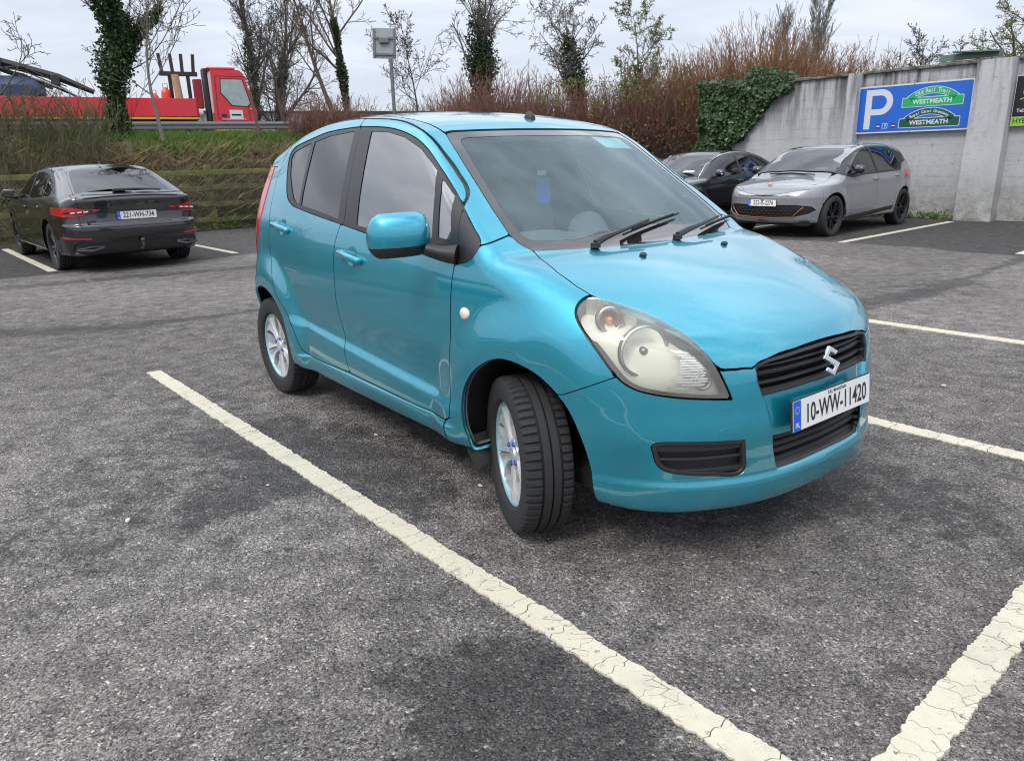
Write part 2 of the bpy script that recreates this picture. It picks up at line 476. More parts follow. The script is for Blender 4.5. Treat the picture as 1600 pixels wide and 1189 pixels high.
def sstep(a, b, x):
    t = np.clip((x - a) / (b - a), 0, 1); return t * t * (3 - 2 * t)


class Spl:
    """monotone cubic through points"""
    def __init__(s, pts):
        p = np.array(sorted(pts), float); s.x = p[:, 0]; s.y = p[:, 1]
        h = np.diff(s.x); d = np.diff(s.y) / h; m = np.zeros(len(s.x)); m[0] = d[0]; m[-1] = d[-1]
        for i in range(1, len(s.x) - 1):
            if d[i - 1] * d[i] > 0:
                w1 = 2 * h[i] + h[i - 1]; w2 = h[i] + 2 * h[i - 1]; m[i] = (w1 + w2) / (w1 / d[i - 1] + w2 / d[i])
        s.m = m

    def __call__(s, q):
        q = np.asarray(q, float); qc = np.clip(q, s.x[0], s.x[-1]); i = np.clip(np.searchsorted(s.x, qc) - 1, 0, len(s.x) - 2)
        h = s.x[i + 1] - s.x[i]; t = (qc - s.x[i]) / h
        r = (2 * t**3 - 3 * t**2 + 1) * s.y[i] + (t**3 - 2 * t**2 + t) * h * s.m[i] + (-2 * t**3 + 3 * t**2) * s.y[i + 1] + (t**3 - t**2) * h * s.m[i + 1]
        return r + np.where(q < s.x[0], (q - s.x[0]) * s.m[0], 0) + np.where(q > s.x[-1], (q - s.x[-1]) * s.m[-1], 0)


def sdpoly(a, b, poly):
    """signed distance of points (a,b) to a closed polygon, negative inside"""
    p = np.array(poly, float); q = np.stack([a, b], -1); d2 = np.full(len(q), 1e9); ins = np.zeros(len(q), bool)
    for i in range(len(p)):
        e0, e1 = p[i], p[(i + 1) % len(p)]; e = e1 - e0; w = q - e0
        t = np.clip((w @ e) / max(e @ e, 1e-12), 0, 1); r = w - t[:, None] * e; d2 = np.minimum(d2, (r * r).sum(1))
        c = ((e0[1] <= q[:, 1]) != (e1[1] <= q[:, 1]))
        with np.errstate(divide='ignore', invalid='ignore'):
            xi = e0[0] + (q[:, 1] - e0[1]) * e[0] / np.where(e[1] == 0, 1e-12, e[1])
        ins ^= c & (q[:, 0] < xi)
    return np.where(ins, -1, 1) * np.sqrt(d2)


def curvy(pts, n=5, sharp=()):
    """closed Catmull-Rom through points; indices in sharp stay corners"""
    p = np.array(pts, float); N = len(p); out = []
    for i in range(N):
        p0, p1, p2, p3 = p[i - 1], p[i], p[(i + 1) % N], p[(i + 2) % N]
        L = np.linalg.norm(p2 - p1)
        def tan(a, b, c, isharp, fwd):
            if isharp: return (c - b) if fwd else (b - a)
            t = c - a; l0 = np.linalg.norm(b - a); l1 = np.linalg.norm(c - b); s = min(l0, l1); nt = np.linalg.norm(t)
            return t / max(nt, 1e-9) * L if nt > 0 else t
        m1 = tan(p0, p1, p2, i in sharp, True); m2 = tan(p1, p2, p3, (i + 1) % N in sharp, False)
        for k in range(n):
            t = k / n
            out.append((2 * t**3 - 3 * t**2 + 1) * p1 + (t**3 - 2 * t**2 + t) * m1 + (-2 * t**3 + 3 * t**2) * p2 + (t**3 - t**2) * m2)
    return np.array(out)


class Body:
    def __init__(s, F): s.F = F

    def cast(s, O, D, t1, n=34):
        a = np.zeros(len(O)); b = np.full(len(O), t1)
        for _ in range(n):
            m = (a + b) / 2; i = s.F(O + D * m[:, None]) < 0; a = np.where(i, m, a); b = np.where(i, b, m)
        return O + D * a[:, None]

    def grad(s, P):
        e = 1e-3; G = np.stack([s.F(P + np.array(v) * e) - s.F(P - np.array(v) * e) for v in ((1, 0, 0), (0, 1, 0), (0, 0, 1))], 1)
        return G / np.maximum(np.linalg.norm(G, axis=1, keepdims=True), 1e-9)

    @staticmethod
    def quads(n, m):
        i, j = np.meshgrid(np.arange(n - 1), np.arange(m - 1), indexing='ij'); a = (i * m + j).ravel()
        return np.concatenate([np.stack([a, a + m, a + m + 1], 1), np.stack([a, a + m + 1, a + 1], 1)])

    def slices(s, xs, ph, z0):
        X, P = np.meshgrid(xs, np.radians(ph), indexing='ij'); X = X.ravel(); P = P.ravel()
        O = np.stack([X, 0 * X, 0 * X + z0], 1); D = np.stack([0 * X, np.cos(P), np.sin(P)], 1)
        V = s.cast(O, D, 2.2); V[np.abs(V[:, 1]) < 1e-6, 1] = 0
        N = s.grad(V + np.where(np.abs(V[:, 1:2]) < 1e-6, [[0, 1e-5, 0]], 0)); N[V[:, 1] < 1e-6, 1] = 0
        return V, s.quads(len(xs), len(ph)), N

    def wrap(s, x0, sg, th, zs):
        A, Z = np.meshgrid(np.radians(th), zs, indexing='ij'); A = A.ravel(); Z = Z.ravel()
        O = np.stack([0 * A + x0, 0 * A, Z], 1); D = np.stack([sg * np.cos(A), np.sin(A), 0 * A], 1)
        V = s.cast(O, D, 2.2); V[np.abs(V[:, 1]) < 1e-6, 1] = 0
        N = s.grad(V + np.where(np.abs(V[:, 1:2]) < 1e-6, [[0, 1e-5, 0]], 0)); N[V[:, 1] < 1e-6, 1] = 0
        T = s.quads(len(th), len(zs))
        return V, (T if sg > 0 else T[:, ::-1]), N


def clip(V, T, N, d):
    """keep the part of the surface where d < 0, cut exactly along d = 0"""
    ins = d < 0; k = ins[T].sum(1); keep = T[k == 3]; cut = T[(k == 1) | (k == 2)]
    newV, newN, cache, faces = [], [], {}, []
    base = len(V)
    def cutv(i, j):
        key = (i, j) if i < j else (j, i)
        if key not in cache:
            t = d[i] / (d[i] - d[j]); newV.append(V[i] + t * (V[j] - V[i])); n = N[i] + t * (N[j] - N[i]); newN.append(n / max(np.linalg.norm(n), 1e-9))
            cache[key] = base + len(newV) - 1
        return cache[key]
    for tri in cut:
        a, b, c = (int(q) for q in tri)
        for _ in range(3):
            if (ins[a] and not ins[b] and not ins[c]) or (not ins[a] and ins[b] and ins[c]): break
            a, b, c = b, c, a
        if ins[a]: faces.append((a, cutv(a, b), cutv(a, c)))
        else:
            p, q = cutv(a, b), cutv(a, c); faces += [(p, b, c), (p, c, q)]
    V2 = np.concatenate([V, np.array(newV).reshape(-1, 3)]); N2 = np.concatenate([N, np.array(newN).reshape(-1, 3)])
    T2 = np.concatenate([keep, np.array(faces, int).reshape(-1, 3)]) if len(faces) else keep
    u, inv = np.unique(T2, return_inverse=True)
    return V2[u], inv.reshape(T2.shape), N2[u]


def islands(V, T, N, least=12):
    """connected pieces of a cut surface, biggest first; stray slivers are dropped"""
    lab = np.arange(len(V))
    while True:
        m = lab[T].min(1); new = lab.copy(); np.minimum.at(new, T.ravel(), np.repeat(m, 3)); new = new[new]
        if (new == lab).all(): break
        lab = new
    c = lab[T[:, 0]]; u, k = np.unique(c, return_counts=True); out = []
    for i in np.argsort(-k):
        if out and k[i] < least: break
        t = T[c == u[i]]; w, inv = np.unique(t, return_inverse=True); out.append((V[w], inv.reshape(t.shape), N[w]))
    return out


def rim_edges(T):
    E = np.concatenate([T[:, [0, 1]], T[:, [1, 2]], T[:, [2, 0]]]); k = np.sort(E, 1); key = k[:, 0].astype(np.int64) * 10**7 + k[:, 1]
    u, i, c = np.unique(key, return_index=True, return_counts=True); return E[i[c == 1]]


def panel(name, base, d, mat, parent, side=0, gap=.0028, flange=.014, offset=0.0, skip=None, rest=None):
    """cut a panel out of a surface; side +1 left, -1 right, 0 both halves in one"""
    V, T, N = clip(*base, d + gap)
    if len(T) == 0: return None
    isl = islands(V, T, N)
    o = finish_panel(name, *isl[0], mat, parent, side, flange, offset, skip)
    if rest:                                  # what the cut left apart becomes a part of its own
        for p in isl[1:]:
            for sd in ((1, -1) if side == 0 and p[0][:, 1].min() > 1e-4 else (side,)): finish_panel(rest, *p, mat, parent, sd, flange, offset, skip)
    return o


def finish_panel(name, V, T, N, mat, parent, side, flange, offset, skip):
    V = V - N * offset
    if flange > 0:
        E = rim_edges(T); a, b = V[E[:, 0]], V[E[:, 1]]
        m = ~((np.abs(a[:, 1]) < 1e-4) & (np.abs(b[:, 1]) < 1e-4))
        if skip is not None: m &= ~(skip(a) & skip(b))
        E = E[m]; a, b = V[E[:, 0]], V[E[:, 1]]; na, nb = N[E[:, 0]], N[E[:, 1]]
        o = np.cross(b - a, (na + nb) / 2); o /= np.maximum(np.linalg.norm(o, axis=1, keepdims=True), 1e-9)
        n0 = len(V); k = len(E); V = np.concatenate([V, a, b, b - nb * flange, a - na * flange])
        na2 = (o * .8 + na * .6); nb2 = (o * .8 + nb * .6)
        N = np.concatenate([N, na2, nb2, o, o]); r = n0 + np.arange(k)
        T = np.concatenate([T, np.stack([r + k, r, r + 3 * k], 1), np.stack([r + k, r + 3 * k, r + 2 * k], 1)])
    if side == 0:
        n = len(V); T2 = T[:, ::-1] + n; on = np.where(np.abs(V[:, 1]) < 1e-6)[0]; mp = np.arange(2 * n); mp[on + n] = on
        V = np.concatenate([V, V * [1, -1, 1]]); N = np.concatenate([N, N * [1, -1, 1]]); T = mp[np.concatenate([T, T2])]; u, inv = np.unique(T, return_inverse=True); V, N, T = V[u], N[u], inv.reshape(T.shape)
    elif side < 0:
        V = V * [1, -1, 1]; N = N * [1, -1, 1]; T = T[:, ::-1]
    # V came from y>0 where slices() winds inward-facing: fix by testing against the normals
    c = np.cross(V[T[:, 1]] - V[T[:, 0]], V[T[:, 2]] - V[T[:, 0]]); w = (c * N[T].sum(1)).sum(1) < 0
    T = T.copy(); T[w] = T[w][:, ::-1]
    return mesh_np(name, V, T, mat, parent, True, N)


def AND(*d): 
    r = d[0]
    for q in d[1:]: r = np.maximum(r, q)
    return r


def wheel(parent, c, side, steer, tyre_r, rim_r, width, meshes, heading=0.0):
    """wheel empty with tyre and rim children; axle along y, outer face to `side`"""
    w = empty('wheel', c, 0, parent)
    w.rotation_euler = (0, 0, steer + (0 if side > 0 else math.pi))
    for nm, me, mt in meshes:
        o = link(nm, me, w)
    return w


def tyre_mesh(name, R, rr, w, seg=360, tread=True):
    """tyre turned about y with ribs and shoulder grooves; outer face at +y"""
    h = w / 2; prof = []          # (y, r, zone) zone 1 = tread shoulder blocks, 2 = rib
    side = [(-.30, rr - .004), (-.40, rr + .004), (-.465, rr + .016), (-.492, rr + (R - rr) * .40), (-.490, rr + (R - rr) * .62), (-.472, rr + (R - rr) * .84)]
    prof += [(a * w, r, 0) for a, r in side]
    prof += [(-.445 * w, R - .007, 1), (-.36 * w, R - .002, 1), (-.28 * w, R - .0015, 1), (-.245 * w, R - .001, 1)]
    g = .013
    prof += [(-.24 * w, R - g, 0), (-.195 * w, R - g, 0), (-.19 * w, R, 2), (-.12 * w, R, 2), (-.055 * w, R, 2), (-.05 * w, R - g, 0), (.0 * w - .02 * w, R - g, 0), (-.015 * w, R, 2),
             (.06 * w, R, 2), (.13 * w, R, 2), (.135 * w, R - g, 0), (.18 * w, R - g, 0)]
    prof += [(.185 * w, R - .001, 1), (.24 * w, R - .0015, 1), (.33 * w, R - .002, 1), (.445 * w, R - .007, 1)]
    prof += [(-a * w, r, 0) for a, r in side[::-1]]
    m = len(prof); th = np.linspace(0, 2 * np.pi, seg, endpoint=False)
    Y = np.array([p[0] for p in prof]); Rr = np.array([p[1] for p in prof]); Z = np.array([p[2] for p in prof])
    TH, YY = np.meshgrid(th, Y, indexing='ij'); RR = np.tile(Rr, (seg, 1))
    if tread:
        ph1 = (TH * 60 / (2 * np.pi) + np.where(YY > 0, .5, 0)) % 1.0
        RR = RR - np.where((Z[None] == 1) & (ph1 < .28), .009, 0)
    # raised bead lines on the sidewall
    V = np.stack([RR * np.sin(TH), YY, RR * np.cos(TH)], -1).reshape(-1, 3)
    i, j = np.meshgrid(np.arange(seg), np.arange(m - 1), indexing='ij'); i2 = (i + 1) % seg
    Fq = np.stack([(i * m + j).ravel(), (i2 * m + j).ravel(), (i2 * m + j + 1).ravel(), (i * m + j + 1).ravel()], 1)[:, ::-1]
    me = bpy.data.meshes.new(name); me.from_pydata(V.tolist(), [], Fq.tolist()); me.update()
    me.polygons.foreach_set('use_smooth', np.full(len(me.polygons), True))
    bm = bmesh.new(); bm.from_mesh(me)
    bmesh.ops.recalc_face_normals(bm, faces=bm.faces[:])
    for e in bm.edges: e.smooth = not (len(e.link_faces) == 2 and e.calc_face_angle(0) > rad(28))
    bm.to_mesh(me); bm.free()
    return me


def strip(path, width_vec, thick_vec):
    """bent bar: path points, cross vectors -> (verts, faces)"""
    v = []; f = []
    w = Vector(width_vec) / 2; t = Vector(thick_vec) / 2
    for p in path:
        p = Vector(p); v += [p - w - t, p + w - t, p + w + t, p - w + t]
    n = len(path)
    for i in range(n - 1):
        for k in range(4): f.append((i * 4 + k, i * 4 + (k + 1) % 4, (i + 1) * 4 + (k + 1) % 4, (i + 1) * 4 + k))
    f += [(3, 2, 1, 0), tuple((n - 1) * 4 + k for k in range(4))]
    return v, f


def number_plate(parent, txt, mtx, w=.52, h=.111, county=None, ws=.70):
    """plate in the local x (right) / y (up) plane, z out"""
    e = empty('number_plate', (0, 0, 0), 0, parent); e.matrix_local = mtx
    b = MB(); b.box((0, 0, -.004), (w, h, .008), bev=.002); b.build('plate_backing', 'black_plastic', e)
    b = MB(); b.box((0, 0, .001), (w - .008, h - .008, .004)); b.build('plate_face', 'plate_white', e)
    b = MB(); b.box((-w / 2 + .004 + .021, 0, .003), (.042, h - .008, .002)); b.build('country_band', 'plate_blue', e)
    if txt: text('plate_text', txt, .100 if county is None else .090, 'plate_black', e, Matrix.Translation((.022, -.006 if county else 0, .0038)), ws)
    if county: text('county_text', county, .017, 'plate_black', e, Matrix.Translation((.022, h / 2 - .0135, .0038)), .95)
    text('country_text', 'IRL', .024, 'plate_white', e, Matrix.Translation((-w / 2 + .025, -h / 2 + .024, .0048)), .8)
    st = MB()
    for k in range(12):
        a = k * math.pi / 6; st.box((-w / 2 + .025 + .0115 * math.cos(a), .02 + .0115 * math.sin(a), .0045), (.0028, .0028, .0006))
    st.build('star_ring', 'star_yellow', e)
    return e


def seat(parent, x, y, mat='seat_cloth', head=True, w=.48, dz=0.0):
    e = empty('seat', (x, y, dz), 0, parent)
    b = MB(); b.box((.05, 0, .42), (.50, w, .18), bev=.06); soft(b.build('seat_cushion', mat, e), 60)
    r = Matrix.Rotation(rad(-14), 3, 'Y')
    b = MB(); b.box((-.27, 0, .76), (.14, w * .96, .62), r, bev=.055); soft(b.build('seat_backrest', mat, e), 60)
    if head:
        b = MB(); b.box((-.36, 0, 1.17), (.10, .25, .19), r, bev=.045); soft(b.build('headrest', mat, e), 60)
        for s in (-1, 1): b = MB(); b.tube([(-.345, s * .06, 1.03), (-.355, s * .06, 1.10)], .006); b.build('headrest_post', 'chrome', e)
    return e


# ------------------------------------------------------------------ the turquoise hatchback
SP_POS, SP_YAW = (-0.0865, 3.9819, 0.0), -0.9131


def splash_shape():
    plan = Spl([(-1.75, .735), (-1.6, .782), (-1.4, .806), (-1.2, .816), (-.9, .826), (-.4, .836), (.2, .838), (.7, .834), (1.0, .820), (1.25, .800), (1.45, .772), (1.6, .745), (1.8, .68)])
    sect = Spl([(.18, -.05), (.25, -.022), (.33, -.006), (.42, -.001), (.52, -.004), (.66, 0), (.80, -.004), (.92, -.016), (1.02, -.034), (1.12, -.062), (1.3, -.122), (1.45, -.175), (1.6, -.238)])
    zb = Spl([(2.05, .52), (1.97, .665), (1.92, .735), (1.85, .80), (1.75, .862), (1.6, .928), (1.4, .985), (1.2, 1.030), (1.0, 1.062), (.6, 1.09), (-2, 1.09)])
    zg = Spl([(1.6, .70), (1.15, 1.045), (.9, 1.228), (.7, 1.368), (.5, 1.492), (.40, 1.536), (.283, 1.565), (0, 1.602), (-.3, 1.618), (-.7, 1.608), (-1.0, 1.578), (-1.3, 1.528), (-1.55, 1.47), (-1.8, 1.36)])
    frontc = Spl([(.15, 1.91), (.22, 1.952), (.27, 1.968), (.315, 1.972), (.35, 1.963), (.40, 1.964), (.47, 1.968), (.58, 1.953), (.66, 1.94), (.75, 1.92), (.9, 1.88), (1.2, 1.7)])
    frontp = Spl([(0, 0), (.2, .012), (.35, .042), (.5, .105), (.6, .172), (.68, .255), (.74, .35), (.78, .43), (.82, .60)])
    nose = Spl([(.30, .262), (.34, .268), (.45, .300), (.56, .318), (.63, .339), (.70, .356)])
    rearc = Spl([(.15, -1.62), (.25, -1.70), (.4, -1.735), (.6, -1.745), (.68, -1.735), (.74, -1.70), (.95, -1.675), (1.2, -1.61), (1.4, -1.53), (1.5, -1.49), (1.7, -1.40)])
    rearp = Spl([(0, 0), (.3, .01), (.5, .04), (.6, .075), (.68, .12), (.74, .18), (.80, .28)])

    def W(x, z):
        w = plan(x) + sect(z)
        dz = z - (.462 - .065 * x); m = sstep(-1.0, -.55, x) * (1 - sstep(.70, .95, x))
        prof = -.019 * sstep(-.010, .048, dz) * (1 - sstep(.05, .27, dz))
        w = w + m * prof - .035 * sstep(-.9, -1.5, x) * sstep(1.0, 1.5, z) - .018 * sstep(1.2, 1.55, z)
        w = w + .030 * (1 - sstep(.42, .60, np.hypot(x - 1.235, z - .30))) * sstep(.15, .3, z)
        w = w + .036 * (1 - sstep(.42, .60, np.hypot(x + 1.20, z - .30)))
        return w + .013 * (1 - sstep(.330, .352, z)) * sstep(-.80, -.68, x) * (1 - sstep(.80, .90, x))

    def T(x, y):
        b = zb(x) - .030 * (y / .7)**2 - .07 * sstep(1.15, 1.75, x) * (y / .65)**2.5
        g = zg(x + (.19 - .07 * sstep(.6, 1.0, x)) * y * y * sstep(-.2, .5, x)) - (.036 + .05 * sstep(-.6, -1.5, x)) * (y / .6)**2
        return smax(b, g, .02)

    def F(P):
        x, y, z = P[..., 0], np.abs(P[..., 1]), P[..., 2]
        s = y - W(x, z); t = (z - T(x, y)) * .9
        f = smax(s, t, .055 - .02 * sstep(-.7, -1.1, x) + .075 * sstep(.95, 1.35, x))
        yn = nose(z)
        rec = .017 * (1 - sstep(yn - .016, yn + .002, y)) * sstep(.335, .36, z) * (1 - sstep(.66, .72, z))
        f = smax(f, x - frontc(z) + frontp(y) + rec, .06)
        f = smax(f, -x + rearc(z) + rearp(y), .06)
        f = smax(f, .250 - .028 * sstep(1.35, 1.6, x) - z, .03)
        return f
    return F


def build_splash():
    root = empty('parked_car', SP_POS, SP_YAW)
    tag(root, 'turquoise compact hatchback parked in the foreground with its front wheels turned', 'car')
    B = Body(splash_shape())
    xs = np.concatenate([np.arange(-1.62, .28, .0135), np.arange(.28, 1.10, .0095), np.arange(1.10, 1.70, .0125), np.arange(1.70, 1.925, .006)])
    ph = np.concatenate([np.linspace(-38, 25, 84), np.linspace(25.6, 58, 68), np.linspace(58.6, 90, 48)])
    A = B.slices(xs, ph, .62)                       # sides, roof, bonnet
    R = B.wrap(-1.0, -1, np.concatenate([np.linspace(0, 40, 30), np.linspace(41, 97, 60)]), np.linspace(.22, 1.47, 110))
    Fr = B.wrap(1.25, 1, np.linspace(0, 80, 190), np.linspace(.205, .80, 130))
    ax, ay, az = A[0].T; rx, ry, rz = R[0].T; fx, fy, fz = Fr[0].T
    DOOR_F = [(-.118, .357), (.237, .35), (.523, .346), (.70, .350), (.80, .358), (.835, .375), (.829, .512), (.827, .669), (.828, .896), (.835, .979), (.854, .996), (.836, 1.076), (.800, 1.17), (.770, 1.218), (.72, 1.262), (.644, 1.315), (.545, 1.383), (.437, 1.45), (.332, 1.497), (.168, 1.539), (.007, 1.561), (-.25, 1.578),
              (-.238, 1.529), (-.168, 1.207), (-.15, 1.095), (-.179, 1.079), (-.216, .969), (-.204, .812), (-.193, .618), (-.158, .459)]
    DOOR_R = [(-.118, .357), (-.158, .459), (-.193, .618), (-.204, .812), (-.216, .969), (-.179, 1.079), (-.15, 1.095), (-.168, 1.207), (-.238, 1.529), (-.25, 1.578), (-.414, 1.582), (-.6, 1.577), (-.8, 1.558), (-.95, 1.530), (-1.08, 1.487), (-1.165, 1.44), (-1.20, 1.36), (-1.205, 1.268),
              (-1.195, 1.205), (-1.188, 1.127), (-1.157, 1.037), (-1.132, .899), (-1.077, .834), (-1.017, .725), (-.985, .672), (-.846, .561), (-.759, .468), (-.697, .378), (-.646, .354), (-.491, .346)]
    DLO = curvy([(-.941, 1.197), (-1.02, 1.29), (-1.068, 1.359), (-1.092, 1.41), (-1.07, 1.446), (-1.019, 1.468), (-.801, 1.504), (-.605, 1.53), (-.287, 1.539), (-.157, 1.535), (.01, 1.525), (.157, 1.506), (.321, 1.468), (.437, 1.421), (.558, 1.349), (.708, 1.25), (.787, 1.194), (.90, 1.112), (.945, 1.078), (.956, 1.052), (.943, 1.022), (.905, 1.001), (.856, .992),
                 (.788, .990), (.672, 1.0), (.4, 1.030), (.117, 1.058), (-.155, 1.085), (-.486, 1.115), (-.769, 1.144), (-.849, 1.156)], 3)
    G_F = [(-.109, 1.513), (.061, 1.502), (.226, 1.474), (.392, 1.423), (.501, 1.368), (.562, 1.333), (.606, 1.24), (.648, 1.081), (.637, 1.052), (.4, 1.060), (.143, 1.078), (-.012, 1.091)]
    G_Q = [(.612, 1.303), (.717, 1.238), (.728, 1.222), (.787, 1.073), (.694, 1.080), (.645, 1.25)]
    G_R = [(-.757, 1.486), (-.586, 1.509), (-.294, 1.522), (-.22, 1.107), (-.5, 1.139), (-.717, 1.158)]
    G_S = [(-.805, 1.482), (-.948, 1.455), (-1.032, 1.438), (-1.059, 1.412), (-.986, 1.314), (-.854, 1.195), (-.807, 1.172), (-.748, 1.163)]
    ARF = curvy([(.945, .10), (.945, .301), (.923, .360), (.921, .482), (.969, .57), (1.046, .634), (1.118, .669), (1.183, .681), (1.264, .674), (1.351, .646), (1.449, .577), (1.499, .509), (1.539, .42), (1.56, .333), (1.565, .256), (1.575, .10)], 3, (0, 15))
    ARR = [(-1.2 + .365 * math.cos(a), max(.10, .30 + .37 * math.sin(a))) for a in np.linspace(-.5, math.pi + .5, 40)]
    BON = [(1.069, .602), (1.093, .606), (1.145, .628), (1.264, .655), (1.364, .656), (1.431, .645), (1.557, .590), (1.63, .562), (1.714, .533), (1.786, .508), (1.824, .488), (1.842, .466), (1.862, .422), (1.884, .362), (1.884, .339), (1.891, .291), (1.900, .158), (1.902, 0),
           (1.902, -.1), (1.183, -.1), (1.183, 0), (1.181, .15), (1.166, .268), (1.130, .436), (1.088, .561)]
    HL = curvy([(-.556, .921), (-.524, .912), (-.504, .890), (-.503, .863), (-.519, .833), (-.576, .763), (-.635, .689), (-.661, .666), (-.7, .647), (-.757, .635), (-.828, .626), (-.918, .618), (-1.013, .610), (-.990, .659), (-.963, .711), (-.934, .756), (-.906, .789), (-.865, .820), (-.795, .855), (-.723, .882), (-.649, .903), (-.603, .914)], 3, (12,))
    WS_O = [(-.1, 1.497), (.2, 1.496), (.379, 1.493), (.5, 1.489), (.535, 1.482), (.552, 1.45), (.563, 1.418), (.595, 1.295), (.626, 1.177), (.640, 1.10), (.632, 1.066), (.61, 1.045), (.586, 1.03), (.4, .98), (-.1, .98)]
    WS_I = [(-.1, 1.470), (.30, 1.468), (.47, 1.463), (.50, 1.455), (.515, 1.435), (.556, 1.30), (.590, 1.17), (.597, 1.10), (.585, 1.078), (.56, 1.070), (.401, 1.066), (.263, 1.080), (.063, 1.096), (-.1, 1.098)]
    GRI = [(-.05, .735), (.141, .731), (.290, .724), (.335, .714), (.352, .700), (.352, .655), (.335, .604), (.228, .607), (.071, .608), (-.05, .608)]
    LOW = [(-.05, .463), (.188, .463), (.292, .464), (.283, .401), (.262, .345), (.143, .345), (-.05, .349)]
    FOG = curvy([(.665, .468), (.652, .482), (.583, .484), (.409, .475), (.401, .421), (.395, .372), (.422, .349), (.495, .357), (.584, .367), (.632, .380), (.652, .405), (.660, .438)], 3, (3,))
    BUM = [(1.35, .05), (1.35, .585), (1.449, .603), (1.541, .647), (1.618, .686), (1.70, .80), (2.1, .80), (2.1, .05)]
    DOOR_F = curvy(DOOR_F, 3, (0, 5, 6, 9, 10, 21, 25)); DOOR_R = curvy(DOOR_R, 3, (0, 5, 6, 9))
    pol = lambda P, q: sdpoly(P[:, 0], P[:, 2], q)
    top = lambda P, q: sdpoly(P[:, 0], P[:, 1], q)
    frt = lambda P, q: sdpoly(P[:, 1], P[:, 2], q)
    obl = lambda P, q: sdpoly((P[:, 1] - P[:, 0]) * .70711, P[:, 2], q)
    V = A[0]
    df, dr, dlo, arf, arr = (pol(V, q) for q in (DOOR_F, DOOR_R, DLO, ARF, ARR))
    bon = AND(top(V, BON), .66 - az); hl = AND(obl(V, HL), 1.3 - ax); wso = AND(frt(V, WS_O), .25 - ax, -bon); wsi = AND(frt(V, WS_I), .25 - ax)
    bum = AND(pol(V, BUM), -hl, -bon)
    yr = Spl([(-1.6, .47), (-1.2, .512), (-.8, .532), (0, .545), (.3, .543), (.6, .535)])(ax)
    roof = AND(ay - yr, ax - .60, 1.25 - az, -wso, -1.47 - ax)
    pil = az - (1.064 + .248 * (.762 - ay))          # above: pillar, below: front wing
    seam = AND(ax + 1.28, az - 1.36)                  # rear surface takes over where < 0
    seam_r = AND(rx + 1.28, rz - 1.36)
    sk = lambda P: (np.abs(np.maximum(P[:, 0] + 1.28, P[:, 2] - 1.36)) < 2e-3)
    for s in (1, -1):
        side = 'left' if s > 0 else 'right'
        d = panel('front_door', A, AND(df, -dlo), 'paint_teal', root, s, rest='door_frame')
        panel('window_trim', A, AND(df, dlo, -pol(V, G_F), -pol(V, G_Q)), 'trim_black', d, s, .001, .0, .003, rest='window_trim')
        panel('window', A, pol(V, G_F), 'glass_side' if s < 0 else 'glass_left', d, s, .0, .003, .006)
        panel('quarter_window', A, pol(V, G_Q), 'glass_side', d, s, .0, .003, .006)
        d2 = panel('rear_door', A, AND(dr, -dlo), 'paint_teal', root, s, rest='door_frame')
        panel('window_trim', A, AND(dr, dlo, -pol(V, G_R), -pol(V, G_S)), 'trim_black', d2, s, .001, .0, .003, rest='window_trim')
        panel('window', A, pol(V, G_R), 'glass_privacy', d2, s, .0, .003, .006)
        panel('quarter_window', A, pol(V, G_S), 'glass_privacy', d2, s, .0, .003, .006)
        fen = AND(-df, .80 - ax, -bon, -hl, -arf, -bum, pil, -wso, -dlo, -(az - 1.2) * 0 + az - 1.2, AND(1.40 - ax, .60 - az) * 1.0 * 0 - 1)
        fen = AND(fen, ax - 1.72)
        panel('front_wing', A, fen, 'paint_teal', root, s)
        panel('mirror_sail', A, AND(dlo, -df, .5 - ax), 'trim_black', root, s, .001, .006, .003)
        bside = AND(-df, -dr, -dlo, -arf, -arr, -roof, -wso, -bon, np.where((ax > .80), np.maximum(-pil, ax - 1.02), -1), np.where(ax > .84, .9 - az, -1))
        bs = panel('body_side', A, AND(bside, -seam), 'paint_teal', root, s, .0022, skip=sk, rest='roof_pillar')
        panel('cowl_panel', A, AND(wso, -wsi), 'trim_frit', root, s, .0015, .006, .002)
        # rear: quarter, lamp
        tl = AND(pol(R[0], [(-1.345, 1.41), (-1.322, 1.18), (-1.335, 1.0), (-1.38, .86), (-1.8, .84), (-1.8, 1.38), (-1.42, 1.42)]), .50 - ry)
        arr_r = pol(R[0], ARR)
        rw = frt(R[0], [(-.1, 1.42), (.45, 1.41), (.50, 1.38), (.52, 1.10), (.48, 1.04), (-.1, 1.03)])
        tgate = AND(rx + 1.40, ry - .66 + .12 * sstep(1.2, 1.45, rz), .60 - rz, rz - 1.45)
        panel('rear_quarter', R, AND(seam_r, -tl, -tgate, -arr_r), 'paint_teal', bs, s, .0022, skip=sk)
        panel('tail_light', R, AND(tl, seam_r), 'lamp_red', root, s, .002, .01, -.004)
    panel('tailgate', R, AND(tgate, -tl, -rw), 'paint_teal', root, 0)
    panel('rear_window', R, rw, 'glass_privacy', root, 0, .002, .004, .003)
    panel('roof', A, roof, 'paint_teal', root, 0, .006, .03)
    panel('bonnet', A, bon, 'paint_teal', root, 0, .0015, .02)
    panel('windscreen', A, wsi, 'glass_front', root, 0, 0, .003, .003)
    # front bumper with its openings
    V = Fr[0]
    hlf = AND(obl(V, HL), 1.3 - fx); bonf = AND(top(V, BON), .66 - fz); gri = AND(frt(V, GRI), 1.5 - fx); low = AND(frt(V, LOW), 1.5 - fx); fog = AND(frt(V, FOG), 1.5 - fx)
    bmp = AND(pol(V, BUM), -hlf, -bonf, -pol(V, ARF), -gri, -low, -fog)
    bo = panel('front_bumper', Fr, bmp, 'paint_teal', root, 0, .0010, .007)
